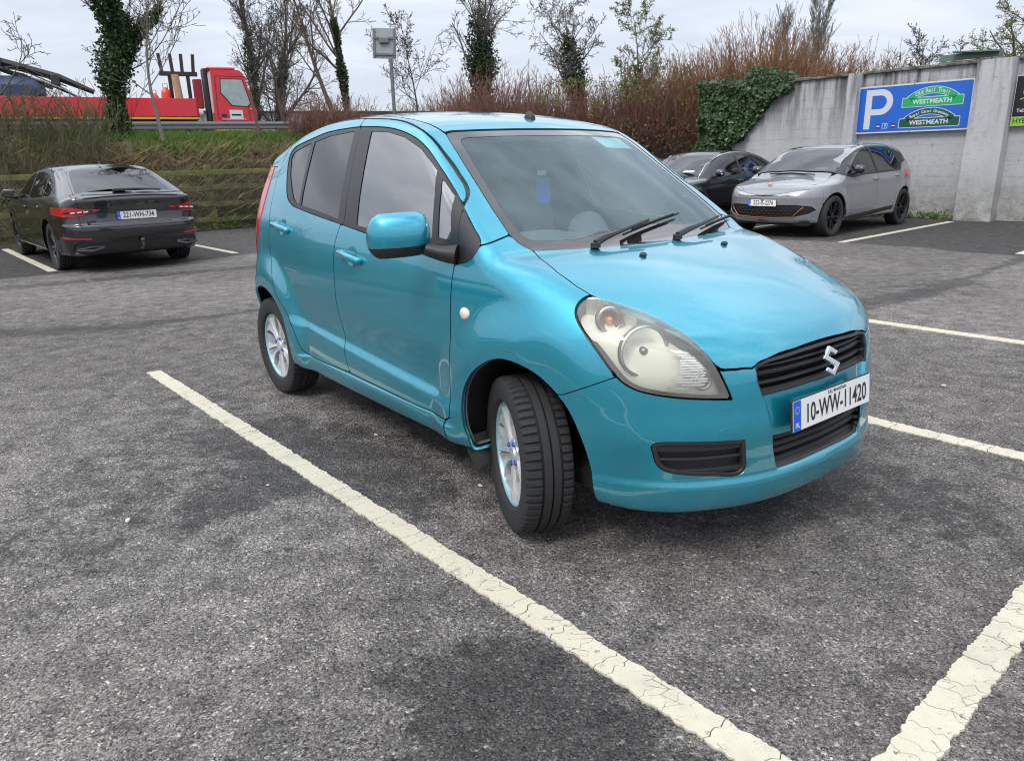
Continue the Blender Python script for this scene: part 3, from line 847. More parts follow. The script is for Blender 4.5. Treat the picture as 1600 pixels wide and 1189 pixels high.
    for s in (1, -1):
        panel('bumper_cap', Fr, AND(frt(V, [(.428, .483), (.428, .512), (.438, .522), (.478, .522), (.49, .512), (.492, .483)]), 1.5 - fx), 'paint_teal', bo, s, 0, .004, -.0012)
        lamp = empty('headlight', (0, 0, 0), 0, root)
        panel('lamp_housing', A, hl, 'lamp_inner', lamp, s, .004, .0, .074)
        panel('lamp_surround', A, AND(hl, -hl - .012), 'lamp_surround', lamp, s, .0035, .074, .002)
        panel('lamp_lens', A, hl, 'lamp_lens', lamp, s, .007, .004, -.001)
        def bowl(nm, c, r, dep, mat, axis, ring=.008):
            ax_ = Vector((axis[0], s * axis[1], axis[2])).normalized()
            mt = Matrix.Translation((c[0], s * c[1], c[2])) @ ax_.to_track_quat('Z', 'Y').to_matrix().to_4x4()
            b = MB(); pr = [(r + ring, -.02), (r + ring, .0), (r, .004)] + [(r * math.sqrt(1 - t), -dep * t) for t in (.15, .3, .5, .7, .85, .97)] + [(.001, -dep)]
            b.lathe(pr, 40, mt); return b.build(nm, mat, lamp, True, False), mt
        o, mt = bowl('main_reflector', (1.633, .600, .754), .080, .055, 'lamp_chrome', (1, .38, .02), .008)
        b = MB(); b.lathe([(.001, .004), (.012, .002), (.014, -.012), (.013, -.05)], 16, mt); b.build('bulb_shield', 'chrome_dark', lamp, True)
        o, mt = bowl('indicator_reflector', (1.500, .626, .842), .037, .04, 'lamp_chrome_dark', (1, .55, .05), .012)
        b = MB(); b.lathe([(.001, .004), (.010, .0), (.014, -.012), (.012, -.04)], 16, mt); b.build('indicator_bulb', 'lamp_amber', lamp, True)
        o, mt = bowl('side_reflector', (1.785, .485, .664), .024, .03, 'lamp_chrome_dark', (1, .5, .05), .008)
        # fluted reflector wall next to the main bowl
        ab = (ay - ax) * .70711; reg = AND(hl, sdpoly(ab, az, [(-.80, .80), (-.87, .80), (-.93, .73), (-.95, .665), (-.90, .65), (-.80, .645), (-.845, .70), (-.845, .76)]))
        for k in range(15): panel('flute', A, AND(reg, np.abs(az - .652 - .0098 * k) - .0036), 'lamp_chrome', lamp, s, 0, .004, .040 if k % 2 else .043)
        # fog insert: backing and two slats
        fg = panel('fog_insert', Fr, fog, 'black_plastic', root, s, .0015, .0, .03)
        panel('insert_frame', Fr, AND(fog, -fog - .012), 'black_plastic', fg, s, .0012, .03, .001)
        for zz, hh in ((.462, .032), (.418, .007), (.373, .014)):
            panel('slat', Fr, AND(fog, np.abs(fz - zz) - hh / 2), 'black_plastic', fg, s, .001, .026, .008)
    # grilles
    g = panel('grille', Fr, gri, 'black_void', root, 0, .0, .0, .06)
    panel('grille_frame', Fr, AND(gri, -gri - .010), 'black_plastic', g, 0, .0, .06, .001)
    for zz, hh in ((.706, .010), (.678, .010), (.650, .010), (.619, .020)):
        panel('slat', Fr, AND(gri, np.abs(fz - zz + .004) - hh / 2), 'black_plastic', g, 0, .001, .04, .010)
    g2 = panel('lower_grille', Fr, low, 'black_void', root, 0, .0, .0, .06)
    panel('grille_frame', Fr, AND(low, -low - .008), 'black_plastic', g2, 0, .0, .06, .001)
    for zz, hh in ((.452, .016), (.424, .014), (.398, .014), (.358, .026)):
        panel('slat', Fr, AND(low, np.abs(fz - zz) - hh / 2), 'black_plastic', g2, 0, .001, .04, .008)
    # inner shell behind the gaps
    dinner = AND(-pol(A[0], G_F), -pol(A[0], G_Q), -pol(A[0], G_R), -pol(A[0], G_S), -wsi, -arf, -arr, ax - 1.60, -seam, -hl)
    panel('inner_shell', A, dinner, 'cabin_trim', root, 0, .0, 0, .026)
    panel('inner_shell', R, AND(seam_r, -rw, -arr_r), 'cabin_trim', root, 0, .0, 0, .03)
    panel('inner_shell', Fr, AND(1.42 - fx, -gri, -low, -pol(V, ARF), -hlf - .01), 'black_void', root, 0, 0, 0, .05)
    # wheel arch liners, floor
    for cx, cr in ((1.245, .40), (-1.20, .40)):
        for s in (1, -1):
            pts = np.array([(cx + cr * math.cos(t), .30 + cr * math.sin(t)) for t in np.linspace(-.25, math.pi + .25, 30)])
            yo = B.cast(np.stack([pts[:, 0], 0 * pts[:, 0], pts[:, 1]], 1), np.tile([0, 1., 0], (len(pts), 1)), 1.2)[:, 1] - .03
            b = MB(); v = []; f = []
            for (x, z), y in zip(pts, yo): v += [(x, s * max(y, .46), z), (x, s * .45, z)]
            for i in range(len(pts) - 1): f.append((2 * i, 2 * i + 1, 2 * i + 3, 2 * i + 2))
            b.add(v, f); b.add([(p[0], s * .45, p[1]) for p in pts], [tuple(range(len(pts)))])
            b.build('arch_liner', 'black_plastic', root, True)
    b = MB(); b.box((.05, 0, .275), (3.2, 1.40, .06)); b.build('underbody', 'black_void', root)
    for s in (1, -1):
        b = MB(); b.add(*strip([(.915, s * .775, .31), (.925, s * .775, .24), (.955, s * .765, .185)], (0, .12, 0), (.006, 0, 0))); b.build('splash_guard', 'black_plastic', root)
    # wheels
    ty = tyre_mesh('tyre', .300, .196, .185); ty.materials.append(M['rubber'])
    rim = splash_rim()
    for (x, y, st) in ((1.18, .735, -22.5), (1.18, -.738, -22.5), (-1.18, .74, 0), (-1.18, -.74, 0)):
        s = 1 if y > 0 else -1
        w = empty('wheel', (x, y, .299), rad(st) + (0 if s > 0 else math.pi), root)
        link('tyre', ty, w)
        for nm, me in rim: link(nm, me, w)
    # door handles
    for s in (1, -1):
        for nm, x0, x1, z0, z1 in (('handle', -.125, .085, .957, .932), ('handle', -1.035, -.825, 1.043, 1.018)):
            xc = (x0 + x1) / 2; zc = (z0 + z1) / 2
            P = B.cast(np.array([[x, 0, z] for x, z in ((x0, z0), (xc, zc), (x1, z1))]), np.array([[0, 1., 0]] * 3), 2)
            h = empty('door_handle', (0, 0, 0), 0, root)
            b = MB(); sl = math.atan2(z1 - z0, x1 - x0); tilt = math.atan2(P[0][1] - P[2][1], x1 - x0)
            rot = Matrix.Rotation(-s * -tilt, 3, 'Z') @ Matrix.Rotation(-sl, 3, 'Y')
            b.box((xc, s * (P[1][1] + .022), zc), (.215, .022, .036), rot, bev=.010); soft(b.build('grip', 'paint_teal', h), 50)
            b = MB(); b.box((x0 + .02, s * (P[0][1] + .008), z0 - .002), (.04, .03, .03), rot, bev=.008); soft(b.build('grip_mount', 'paint_teal', h), 50)
            b = MB(); b.box((x1 - .02, s * (P[2][1] + .008), z1 + .002), (.045, .03, .032), rot, bev=.008); soft(b.build('grip_mount', 'paint_teal', h), 50)
            nrm = B.grad(np.array([P[1]]))[0]; nv = Vector((nrm[0], s * nrm[1], nrm[2]))
            mt = Matrix.Translation((xc, s * P[1][1], zc)) @ nv.to_track_quat('Z', 'Y').to_matrix().to_4x4()
            b = MB(); b.lathe([(.050, .0012), (.042, .0016), (.038, .0010), (.001, .0008)], 28, mt); soft(b.build('handle_cup', 'paint_teal', h), 60)
    # side repeaters
    P = B.cast(np.array([[.918, 0, .808]]), np.array([[0, 1., 0]]), 2)[0]
    for s in (1, -1):
        mt = Matrix.Translation((.918, s * P[1], .808)) @ Matrix.Rotation(-s * math.pi / 2, 4, 'X') @ Matrix.Diagonal((1.25, 1, 1, 1))
        b = MB(); b.lathe([(.024, -.004), (.023, .004), (.017, .009), (.001, .011)], 24, mt); b.build('side_repeater', 'lamp_repeater', root, True)
    # door mirrors
    for s in (1, -1):
        m = empty('door_mirror', (0, 0, 0), 0, root)
        if s > 0: m.matrix_local = Matrix.Translation((.80, .835, 0)) @ Matrix.Rotation(rad(62), 4, 'Z') @ Matrix.Translation((-.80, -.835, 0))     # folded in
        def shell(zlo, zhi, inset=0):
            v = []; f = []; nz, na = 9, 28
            for k in range(nz):
                z = zlo + (zhi - zlo) * k / (nz - 1); q = (z - 1.088) / (.098 if z > 1.088 else .075); r = math.sqrt(max(0.02, 1 - abs(q)**2.3))
                for a in range(na):
                    t = 2 * math.pi * a / na; ct, st_ = math.cos(t), math.sin(t); e = .78
                    px = math.copysign(abs(ct)**e, ct) * (.062 if ct > 0 else .045) * r * (1 - inset); py = math.copysign(abs(st_)**e, st_) * .116 * (.55 + .45 * r) * (1 - inset)
                    bx, by = .688 + px - .30 * py - .02 * (py / .11)**2, .945 + py + .05 * px
                    v.append((bx, s * by, z + .10 * (-(py)) * .4))
            for k in range(nz - 1):
                for a in range(na): f.append((k * na + a, k * na + (a + 1) % na, (k + 1) * na + (a + 1) % na, (k + 1) * na + a))
            f += [tuple(range(na)), tuple((nz - 1) * na + a for a in range(na))]
            return v, f
        b = MB(); b.add(*shell(1.058, 1.184)); soft(b.build('mirror_cap', 'paint_teal', m), 50)
        b = MB(); b.add(*shell(1.016, 1.0575)); soft(b.build('mirror_base', 'black_plastic', m), 50)
        b = MB(); b.box((.640, s * .955, 1.10), (.012, .17, .105), Matrix.Rotation(rad(-s * 14), 3, 'Z'), bev=.004); b.build('mirror_glass', 'trim_frit', m)
        b = MB(); b.tube([(.755, s * .875, 1.045), (.80, s * .835, 1.030), (.845, s * .795, 1.022)], [.022, .026, .040], 12); soft(b.build('mirror_arm', 'black_plastic', m), 60)
    # wipers
    for nm, pts in (('wiper', [(1.155, -.36, 1.047), (1.150, -.25, 1.067), (1.118, -.02, 1.106)]), ('wiper', [(1.19, .08, 1.046), (1.165, .25, 1.066), (1.105, .46, 1.090)])):
        w = empty(nm, (0, 0, 0), 0, root)
        p0, p1, p2 = (Vector(p) for p in pts)
        b = MB(); b.tube([p0 + Vector((0, 0, .004)), p0.lerp(p1, .5) + Vector((0, 0, .012)), p1 + Vector((0, 0, .012)), p2 + Vector((0, 0, .010))], [.014, .012, .008, .006], 6); b.build('wiper_arm', 'black_plastic', w)
        dirv = (p2 - p1).normalized(); q0 = p2 - dirv * .17; q1 = p2 + dirv * .27
        pts2 = []
        for k in range(9):
            t = k / 8; q = q0.lerp(q1, t)
            hit = B.cast(np.array([[q.x - .3, abs(q.y), q.z - .3]]), np.array([[.7071, 0, .7071]]), 1.2)[0]
            pts2.append(Vector((hit[0] + .010, q.y, hit[2] + .010)))
        b = MB(); b.tube(pts2, .0045, 5); b.tube([p + Vector((.007, 0, .007)) for p in pts2[1:8]], .005, 5); b.build('wiper_blade', 'rubber', w)
        b = MB(); b.lathe([(.020, 0), (.019, .018), (.001, .022)], 14, Matrix.Translation(p0 - Vector((0, 0, .012)))); b.build('wiper_pivot', 'black_plastic', w)
    # washer jets, aerial
    for y in (-.25, .25):
        hz = B.cast(np.array([[1.30, abs(y), .7]]), np.array([[0, 0, 1.]]), 1)[0][2]
        b = MB(); b.box((1.30, y, hz + .005), (.030, .026, .018), bev=.008); b.build('washer_jet', 'black_plastic', root)
    hz = B.cast(np.array([[.33, 0, 1.2]]), np.array([[0, 0, 1.]]), 1)[0][2]
    b = MB(); b.lathe([(.026, -.006), (.025, .006), (.018, .020), (.008, .028), (.001, .030)], 16, Matrix.Translation((.33, 0, hz)) @ Matrix.Diagonal((1.3, .9, 1, 1))); b.build('aerial_base', 'black_plastic', root, True)
    # emblem: angular S
    Spt = [(.5, 1.0), (.97, .745), (.80, .645), (.52, .800), (.345, .690), (1.0, .345), (.5, 0), (.03, .255), (.20, .355), (.48, .200), (.655, .310), (0, .655)]
    sc = .100
    nv = Vector((1, 0, .28)).normalized(); mt = Matrix.Translation((1.947, 0, .674)) @ Matrix(((0, -nv.z, nv.x, 0), (1, 0, 0, 0), (0, nv.x, nv.z, 0), (0, 0, 0, 1)))
    b = MB(); b.prism([((p[0] - .5) * sc, (p[1] - .5) * sc * 1.06) for p in Spt], -.004, .008, mt); o = b.build('emblem', 'chrome', root)
    bv = o.modifiers.new('bevel', 'BEVEL'); bv.width = .003; bv.segments = 2; bv.limit_method = 'ANGLE'
    # plate on its plinth
    pm = Matrix.Translation((1.972, 0, .531)) @ Matrix(((0, 0, 1, 0), (1, 0, 0, 0), (0, 1, 0, 0), (0, 0, 0, 1))) @ Matrix.Rotation(rad(-6), 4, 'X')
    number_plate(root, '10-WW-11420', pm, w=.505, county='CILL MHANTÁIN', ws=.72)
    b = MB(); b.box((1.950, 0, .535), (.022, .34, .07), bev=.006); b.build('plate_plinth', 'paint_teal', root)
    # cabin
    for y in (-.36, .36): seat(root, .10, y, dz=.17)
    b = MB(); b.box((-.95, 0, .47), (.50, 1.20, .22), bev=.06); b.box((-1.20, 0, .84), (.14, 1.20, .62), Matrix.Rotation(rad(-16), 3, 'Y'), bev=.05)
    soft(b.build('rear_bench', 'seat_cloth', root), 60)
    b = MB()
    for y in (-.38, .38): b.box((-1.28, y, 1.20), (.09, .24, .15), Matrix.Rotation(rad(-16), 3, 'Y'), bev=.04)
    soft(b.build('headrest', 'seat_cloth', root), 60)
    v = []; f = []
    prof = [(.52, .66), (.50, .88), (.55, .985), (.66, 1.025), (.86, 1.050), (.98, 1.052), (1.07, 1.035)]
    ys = np.linspace(-.70, .70, 21)
    for x, z in prof:
        for y in ys: v.append((x - .10 * (y / .7)**2 * (x > .6), y, z + (.035 * math.exp(-((abs(y + .36)) / .17)**2) if .53 < x < .9 else 0)))
    n = len(ys)
    for i in range(len(prof) - 1):
        for j in range(n - 1): f.append((i * n + j, i * n + j + 1, (i + 1) * n + j + 1, (i + 1) * n + j))
    b = MB(); b.add(v, f); b.build('dashboard', 'dash_grey', root, True)
    b = MB(); b.lathe([(.001, .075), (.05, .070), (.075, .045), (.085, 0), (.085, -.05)], 22, Matrix.Translation((.84, -.10, 1.06)) @ Matrix.Rotation(rad(-35), 4, 'Y')); b.build('dial_pod', 'dash_grey', root, True)
    mt = Matrix.Translation((.46, -.36, .965)) @ Matrix.Rotation(rad(-66), 4, 'Y')
    b = MB(); b.tube([tuple(mt @ Vector((.185 * math.cos(t), .185 * math.sin(t), 0))) for t in np.linspace(0, 2 * math.pi, 33)], .015, 8, False)
    for a in (0, math.pi, math.pi * 1.5): b.tube([tuple(mt @ Vector((0, 0, -.01))), tuple(mt @ Vector((.18 * math.sin(a), .18 * math.cos(a), 0)))], .016, 6)
    b.lathe([(.001, .02), (.06, .015), (.065, -.02)], 18, mt); b.build('steering_wheel', 'black_plastic', root, True)
    b = MB(); b.box((.44, .0, 1.375), (.03, .24, .065), Matrix.Rotation(rad(20), 3, 'Y'), bev=.012); b.box((.49, 0, 1.42), (.03, .03, .08), bev=.006); b.build('rear_view_mirror', 'black_plastic', root)
    b = MB(); b.box((.45, -.02, 1.22), (.003, .085, .12), bev=.001); b.tube([(.45, -.02, 1.28), (.45, -.01, 1.36)], .001, 3); b.build('hanging_tag', 'tag_blue', root)
    b = MB(); b.box((.45, -.03, 1.305), (.002, .055, .022)); b.box((.45, -.03, 1.40), (.002, .055, .022)); b.build('paper_tag', 'paper', root)
    # screen strip and parking slip inside the windscreen
    def glass_pt(y, z):
        h = B.cast(np.array([[-.2, abs(y), z]]), np.array([[1., 0, 0]]), 2)[0]; return (h[0] - .012, y, z)
    b = MB(); b.add([glass_pt(y, z) for y, z in ((.22, 1.462), (.455, 1.456), (.475, 1.405), (.25, 1.412))], [(0, 1, 2, 3)]); b.build('parking_slip', 'slip_green', root)
    b = MB(); b.add([glass_pt(y, z) for y, z in ((-.20, 1.465), (.17, 1.465), (.17, 1.425), (-.14, 1.428))], [(0, 1, 2, 3)]); b.build('sun_strip', 'trim_frit', root)
    return root, B


def splash_rim():
    """alloy-look wheel face about the y axis, outer side +y"""
    out = []
    rot = Matrix.Rotation(-math.pi / 2, 4, 'X')       # z -> +y
    def fin(b, nm, mat, smooth=True, sharp=25):
        o = b.build(nm, mat, None, smooth); soft(o, sharp); me = o.data; bpy.data.objects.remove(o); out.append((nm, me))
    b = MB(); b.lathe([(.198, -.080), (.184, -.078), (.176, -.03), (.175, .030), (.186, .058)], 64, rot); fin(b, 'rim', 'rim_dark_silver')
    b = MB(); b.lathe([(.186, .058), (.190, .068), (.197, .0715), (.2025, .069), (.203, .058)], 64, rot); fin(b, 'rim_edge', 'rim_lip')
    b = MB(); b.lathe([(.175, -.02), (.10, -.01), (.05, .0), (.001, .0)], 48, rot); fin(b, 'brake_disc', 'brake_dark')
    for k in range(5):
        for sgn in (-1, 1):
            b = MB()
            def P(r, deg, z):
                a = rad(72 * k + 18 + sgn * deg); return tuple(rot @ Vector((r * math.cos(a), r * math.sin(a), z)))
            rows = [(.040, 2, 18, 35, .055), (.075, 2.2, 14, 25, .058), (.108, 1.8, 10.5, 20, .060), (.150, 1.5, 11, 25, .063), (.178, 1.2, 14, 31, .066), (.191, 1.0, 16, 34.5, .067)]
            v = []
            for r, a0, a1, a2, z in rows: v += [P(r, a0, z), P(r, a1, z - .010), P(r, a2, z - .004), P(r, a2, z - .034), P(r, a0, z - .030)]
            f = []
            for i in range(len(rows) - 1):
                o = i * 5
                for q in range(4): f.append((o + q, o + q + 1, o + q + 6, o + q + 5))
                f.append((o + 4, o, o + 5, o + 9))
            b.add(v, f); fin(b, 'wheel_spoke', 'rim_silver', True, 14)
    b = MB(); b.lathe([(.058, .03), (.057, .054), (.046, .056), (.030, .054), (.028, .060), (.001, .062)], 32, rot); fin(b, 'centre_cap', 'rim_silver')
    for k in range(4):
        b = MB(); a = rad(45 + 90 * k + 20); b.lathe([(.0095, .045), (.0095, .060), (.007, .064), (.001, .065)], 6, rot @ Matrix.Translation((.049 * math.cos(a), .049 * math.sin(a), 0))); fin(b, 'wheel_nut', 'nut_blue')
    return out


# ------------------------------------------------------------------ the other parked cars
def spec_shape(S):
    plan, sect, zb, zg, fc, fp, rc, rp = (Spl(S[k]) for k in ('plan', 'sect', 'zb', 'zg', 'frontc', 'frontp', 'rearc', 'rearp'))
    xf, xr, ra = S['arch']; zr = S['R']

    def F(P):
        x, y, z = P[..., 0], np.abs(P[..., 1]), P[..., 2]
        w = plan(x) + sect(z) - S.get('taper', .06) * sstep(-.6, -2.0, x) * sstep(.95, 1.4, z)
        w = w + S.get('flare', .015) * ((1 - sstep(ra + .03, ra + .16, np.hypot(x - xf, z - zr))) + (1 - sstep(ra + .03, ra + .16, np.hypot(x - xr, z - zr))))
        if 'crease' in S:
            zc = S['crease'][0] + S['crease'][1] * x; w = w + S['crease'][2] * np.exp(-((z - zc) / .05)**2)
        b = zb(x) - S.get('bcrown', .05) * (y / .75)**2
        g = zg(x + .14 * y * y * sstep(-.3, .4, x) - .10 * y * y * sstep(-.9, -1.6, x)) - .035 * (y / .6)**2
        f = smax(y - w, (z - smax(b, g, .03)) * .9, S.get('k', .07))
        f = smax(f, x - fc(z) + fp(y), .07)
        f = smax(f, -x + rc(z) + rp(y), .07)
        return smax(f, S.get('bottom', .24) - z, .04)
    return F


def plain_wheels(root, S, spokes=5, mat='rim_dark', face='rim_face'):
    R, w = S['R'], .225
    ty = tyre_mesh('tyre', R, R * .70, w, 72, False); ty.materials.append(M['rubber'])
    rot = Matrix.Rotation(-math.pi / 2, 4, 'X'); r = R * .70
    parts = []
    b = MB(); b.lathe([(r, -.09), (r * .93, -.08), (r * .90, .05), (r * .96, .085), (r, .09)], 40, rot); o = b.build('rim', mat, None, True); parts.append(('rim', o.data)); bpy.data.objects.remove(o)
    b = MB(); b.lathe([(r * .9, -.03), (.001, -.02)], 30, rot); o = b.build('brake_disc', 'brake_dark', None); parts.append(('brake_disc', o.data)); bpy.data.objects.remove(o)
    b = MB()
    for k in range(spokes):
        for sg in (-1, 1):
            def P(rr, deg, z):
                a = rad(360 / spokes * k + 90 + sg * deg); return tuple(rot @ Vector((rr * r * math.cos(a), rr * r * math.sin(a), z)))
            v = [P(.14, 2, .070), P(.14, 30, .065), P(.93, 8, .080), P(.93, 17, .075), P(.14, 2, .02), P(.14, 30, .02), P(.93, 8, .03), P(.93, 17, .03)]
            b.add(v, [(0, 1, 3, 2), (0, 2, 6, 4), (1, 5, 7, 3)])
    o = b.build('wheel_spoke', face, None); parts.append(('wheel_spoke', o.data)); bpy.data.objects.remove(o)
    b = MB(); b.lathe([(.20 * r, .03), (.19 * r, .074), (.08 * r, .080), (.001, .08)], 20, rot); o = b.build('centre_cap', face, None); parts.append(('centre_cap', o.data)); bpy.data.objects.remove(o)
    for x in S['arch'][:2]:
        for s in (1, -1):
            wv = empty('wheel', (x, s * (S['track'] / 2), R - .004), 0 if s > 0 else math.pi, root)
            link('tyre', ty, wv)
            for nm, me in parts: link(nm, me, wv)


def spec_car(S, root):
    B = Body(spec_shape(S)); P_ = S['paint']
    xs = np.arange(S['rearx'] + .10, S['frontx'] - .05, .024)
    A = B.slices(xs, np.concatenate([np.linspace(-36, 44, 60), np.linspace(45, 90, 44)]), .62)
    Fr = B.wrap(S['frontx'] - .75, 1, np.linspace(0, 84, 90), np.linspace(S.get('bottom', .24) - .01, S['fz'], 66))
    R = B.wrap(S['rearx'] + .75, -1, np.linspace(0, 92, 90), np.linspace(S.get('bottom', .24) - .01, S['rz'], 74))
    ax, ay, az = A[0].T; fx, fy, fz = Fr[0].T; rx, ry, rz = R[0].T
    pol = lambda V, q: sdpoly(V[:, 0], V[:, 2], q)
    top = lambda V, q: sdpoly(V[:, 0], V[:, 1], q)
    frt = lambda V, q: sdpoly(V[:, 1], V[:, 2], q)
    xf, xr, ra = S['arch']
    circ = lambda V: np.minimum(np.hypot(V[:, 0] - xf, V[:, 2] - S['R']) - ra, np.hypot(V[:, 0] - xr, V[:, 2] - S['R']) - ra)
    V = A[0]; arch = circ(V)
    dlo = AND(pol(V, curvy(S['DLO'], 3)), S['zbelt'] - az - .15)
    wins = [AND(pol(V, q), -1 + 0 * az) for q in S['wins']]
    doors = [pol(V, q) for q in S['doors']]
    bon = AND(top(V, S['BON']), S.get('bonz', .55) - az); wso = AND(frt(V, S['WS']), .0 - ax, -bon); wsi = AND(wso + S.get('frit', .035), -1 + 0 * az)
    rwo = AND(top(V, S['RW']), az * 0 - 1, ax + .6); rwi = rwo + .03
    roofd = AND(ay - S['roofy'], S['roofz'] - az, -wso, -rwo)
    fcut = ax - S['xfs']; rcut = S['xrs'] - ax       # front / rear surfaces take over beyond these
    skf = lambda Q: (np.abs(Q[:, 0] - S['xfs']) < 2e-3) | (np.abs(Q[:, 0] - S['xrs']) < 2e-3)
    FF = {'f': (Fr, []), 'r': (R, [])}
    feats = []
    for nm, where, kind, poly, mat, off, lab in S['feats']:
        base = Fr if where == 'f' else R; Q = base[0]
        if kind == 'yz': d = frt(Q, poly)
        elif kind == 'xz': d = pol(Q, poly)
        else: d = sdpoly((Q[:, 1] - (Q[:, 0] if where == 'f' else -Q[:, 0])) * .70711, Q[:, 2], poly)
        feats.append((nm, where, AND(d, (S['frontx'] - .75 - Q[:, 0]) if where == 'f' else (Q[:, 0] - S['rearx'] - .75)), mat, off))
    nof = AND(-circ(Fr[0]), *[-d for n, w, d, m, o in feats if w == 'f']) if feats else -circ(Fr[0])
    nor = AND(-circ(R[0]), *[-d for n, w, d, m, o in feats if w == 'r']) if feats else -circ(R[0])
    for s in (1, -1):
        ds = []
        for k, dd in enumerate(doors):
            d = panel('front_door' if k == 0 else 'rear_door', A, AND(dd, -dlo, -arch), P_, root, s, .003, .012, rest='door_frame')
            hz = S['handles'][k]
            hp = B.cast(np.array([[hz[0], 0, hz[1]]]), np.array([[0, 1., 0]]), 2)[0]
            b = MB(); b.box((hz[0], s * (hp[1] + .015), hz[1]), (.21, .025, .028), bev=.008); soft(b.build('door_handle', S.get('handle_mat', P_), d), 50)
            ds.append(d)
        panel('window_trim', A, AND(dlo, *[-w for w in wins]), S.get('trim', 'trim_black'), root, s, 0, 0, .003, rest='window_trim')
        for w in wins: panel('window', A, w, S.get('sideglass', 'glass_car'), root, s, 0, .003, .006)
        panel('body_side', A, AND(-dlo, -arch, *[-q for q in doors], -roofd, -wso, -rwo, -bon, fcut, rcut), P_, root, s, .002, .012, skip=skf, rest='body_panel')
        m = empty('door_mirror', (0, 0, 0), 0, root); mx, my, mz = S['mirror']
        b = MB(); b.box((mx, s * (my + .09), mz + .06), (.10, .20, .14), Matrix.Rotation(rad(-s * 12), 3, 'Z'), bev=.045); soft(b.build('mirror_cap', S.get('mirror_mat', P_), m), 50)
        b = MB(); b.box((mx - .03, s * (my + .09), mz + .06), (.06, .17, .11), Matrix.Rotation(rad(-s * 12), 3, 'Z'), bev=.01); b.build('mirror_glass', 'trim_frit', m)
        b = MB(); b.tube([(mx + .02, s * (my - .03), mz - .01), (mx, s * (my + .06), mz + .02)], .03, 8); b.build('mirror_arm', 'black_plastic', m)
        for n, w, d, mt, o in feats:
            if w == 'f' and n in ('headlight',): panel(n, Fr, d, mt, root, s, .002, .02, o)
            if w == 'r' and n in ('tail_light', 'rear_reflector'): panel(n, R, d, mt, root, s, .002, .02, o)
    panel('roof', A, roofd, S.get('roof_mat', P_), root, 0, .002, .01)
    panel('bonnet', A, AND(bon, fcut), P_, root, 0, .003, .014, skip=skf)
    panel('windscreen_border', A, AND(wso, -wsi), 'trim_frit', root, 0, .001, .004, .001)
    panel('windscreen', A, wsi, 'glass_car_front', root, 0, 0, .003, .002)
    panel('rear_window_border', A, AND(rwo, -rwi, rcut), 'trim_frit', root, 0, .001, .0, .001, skip=skf)
    panel('rear_window', A, AND(rwi, rcut), S.get('rearglass', 'glass_car'), root, 0, 0, .003, .002)
    bonf = AND(top(Fr[0], S['BON']), S.get('bonz', .55) - fz) 
    panel('front_bumper', Fr, AND(-(fx - S['xfs']), nof, -bonf), P_, root, 0, .002, .012, skip=skf, rest='bumper_panel')
    panel('bonnet_edge', Fr, AND(-(fx - S['xfs']), bonf, nof), P_, root, 0, .002, .012, skip=skf, rest='bonnet_panel')
    rwr = AND(top(R[0], S['RW']), rx + .6)
    gate = AND(pol(R[0], S['gate']), ry - S['gatey'], rx - S['xrs']); rest = AND(rx - S['xrs'], nor)
    panel('tailgate', R, AND(gate, rest, -rwr), P_, root, 0, .003, .012, skip=skf, rest='tailgate_panel')
    panel('rear_bumper', R, AND(-gate, rest, -rwr), P_, root, 0, .002, .012, skip=skf, rest='bumper_panel')
    panel('rear_window_edge', R, AND(rwr, rest), 'trim_frit', root, 0, .0, .0, .0, skip=skf)
    for n, w, d, mt, o in feats:
        if n not in ('headlight', 'tail_light', 'rear_reflector'): panel(n, Fr if w == 'f' else R, d, mt, root, 0, .002, .015, o)
    panel('inner_shell', A, AND(*[-w for w in wins], -wsi, -rwi, -arch, fcut, rcut), 'black_void', root, 0, 0, 0, .028)
    panel('inner_shell', Fr, AND(-(fx - S['xfs']), -circ(Fr[0])), 'black_void', root, 0, 0, 0, .045)
    panel('inner_shell', R, AND(rx - S['xrs'], -circ(R[0])), 'black_void', root, 0, 0, 0, .045)
    for cx in (xf, xr):
        for s in (1, -1):
            pts = np.array([(cx + (ra + .02) * math.cos(t), S['R'] + (ra + .02) * math.sin(t)) for t in np.linspace(-.2, math.pi + .2, 22)])
            yo = B.cast(np.stack([pts[:, 0], 0 * pts[:, 0], pts[:, 1]], 1), np.tile([0, 1., 0], (len(pts), 1)), 1.3)[:, 1] - .03
            b = MB(); v = []
            for (x, z), y in zip(pts, yo): v += [(x, s * max(.5, y), z), (x, s * .5, z)]
            b.add(v, [(2 * i, 2 * i + 1, 2 * i + 3, 2 * i + 2) for i in range(len(pts) - 1)]); b.add([(p[0], s * .5, p[1]) for p in pts], [tuple(range(len(pts)))])
            b.build('arch_liner', 'black_plastic', root, True)
    b = MB(); b.box(((xf + xr) / 2, 0, .25), (xf - xr + 1.2, 1.45, .08)); b.build('underbody', 'black_void', root)
    for y in (-.38, .38): seat(root, -.10, y)
    for y in (-.36, .36): seat(root, -.95, y)
    b = MB(); b.box((.80, 0, .82), (.55, 1.36, .26), bev=.08); soft(b.build('dashboard', 'dash_grey', root), 60)
    plain_wheels(root, S, S.get('spokes', 5), S.get('rim', 'rim_dark'), S.get('rimface', 'rim_face'))
    return B


def front_mtx(x, z, tilt=0, y=0):     # x right as seen from the front, z out along +x
    return Matrix.Translation((x, y, z)) @ Matrix(((0, 0, 1, 0), (1, 0, 0, 0), (0, 1, 0, 0), (0, 0, 0, 1))) @ Matrix.Rotation(rad(tilt), 4, 'X')


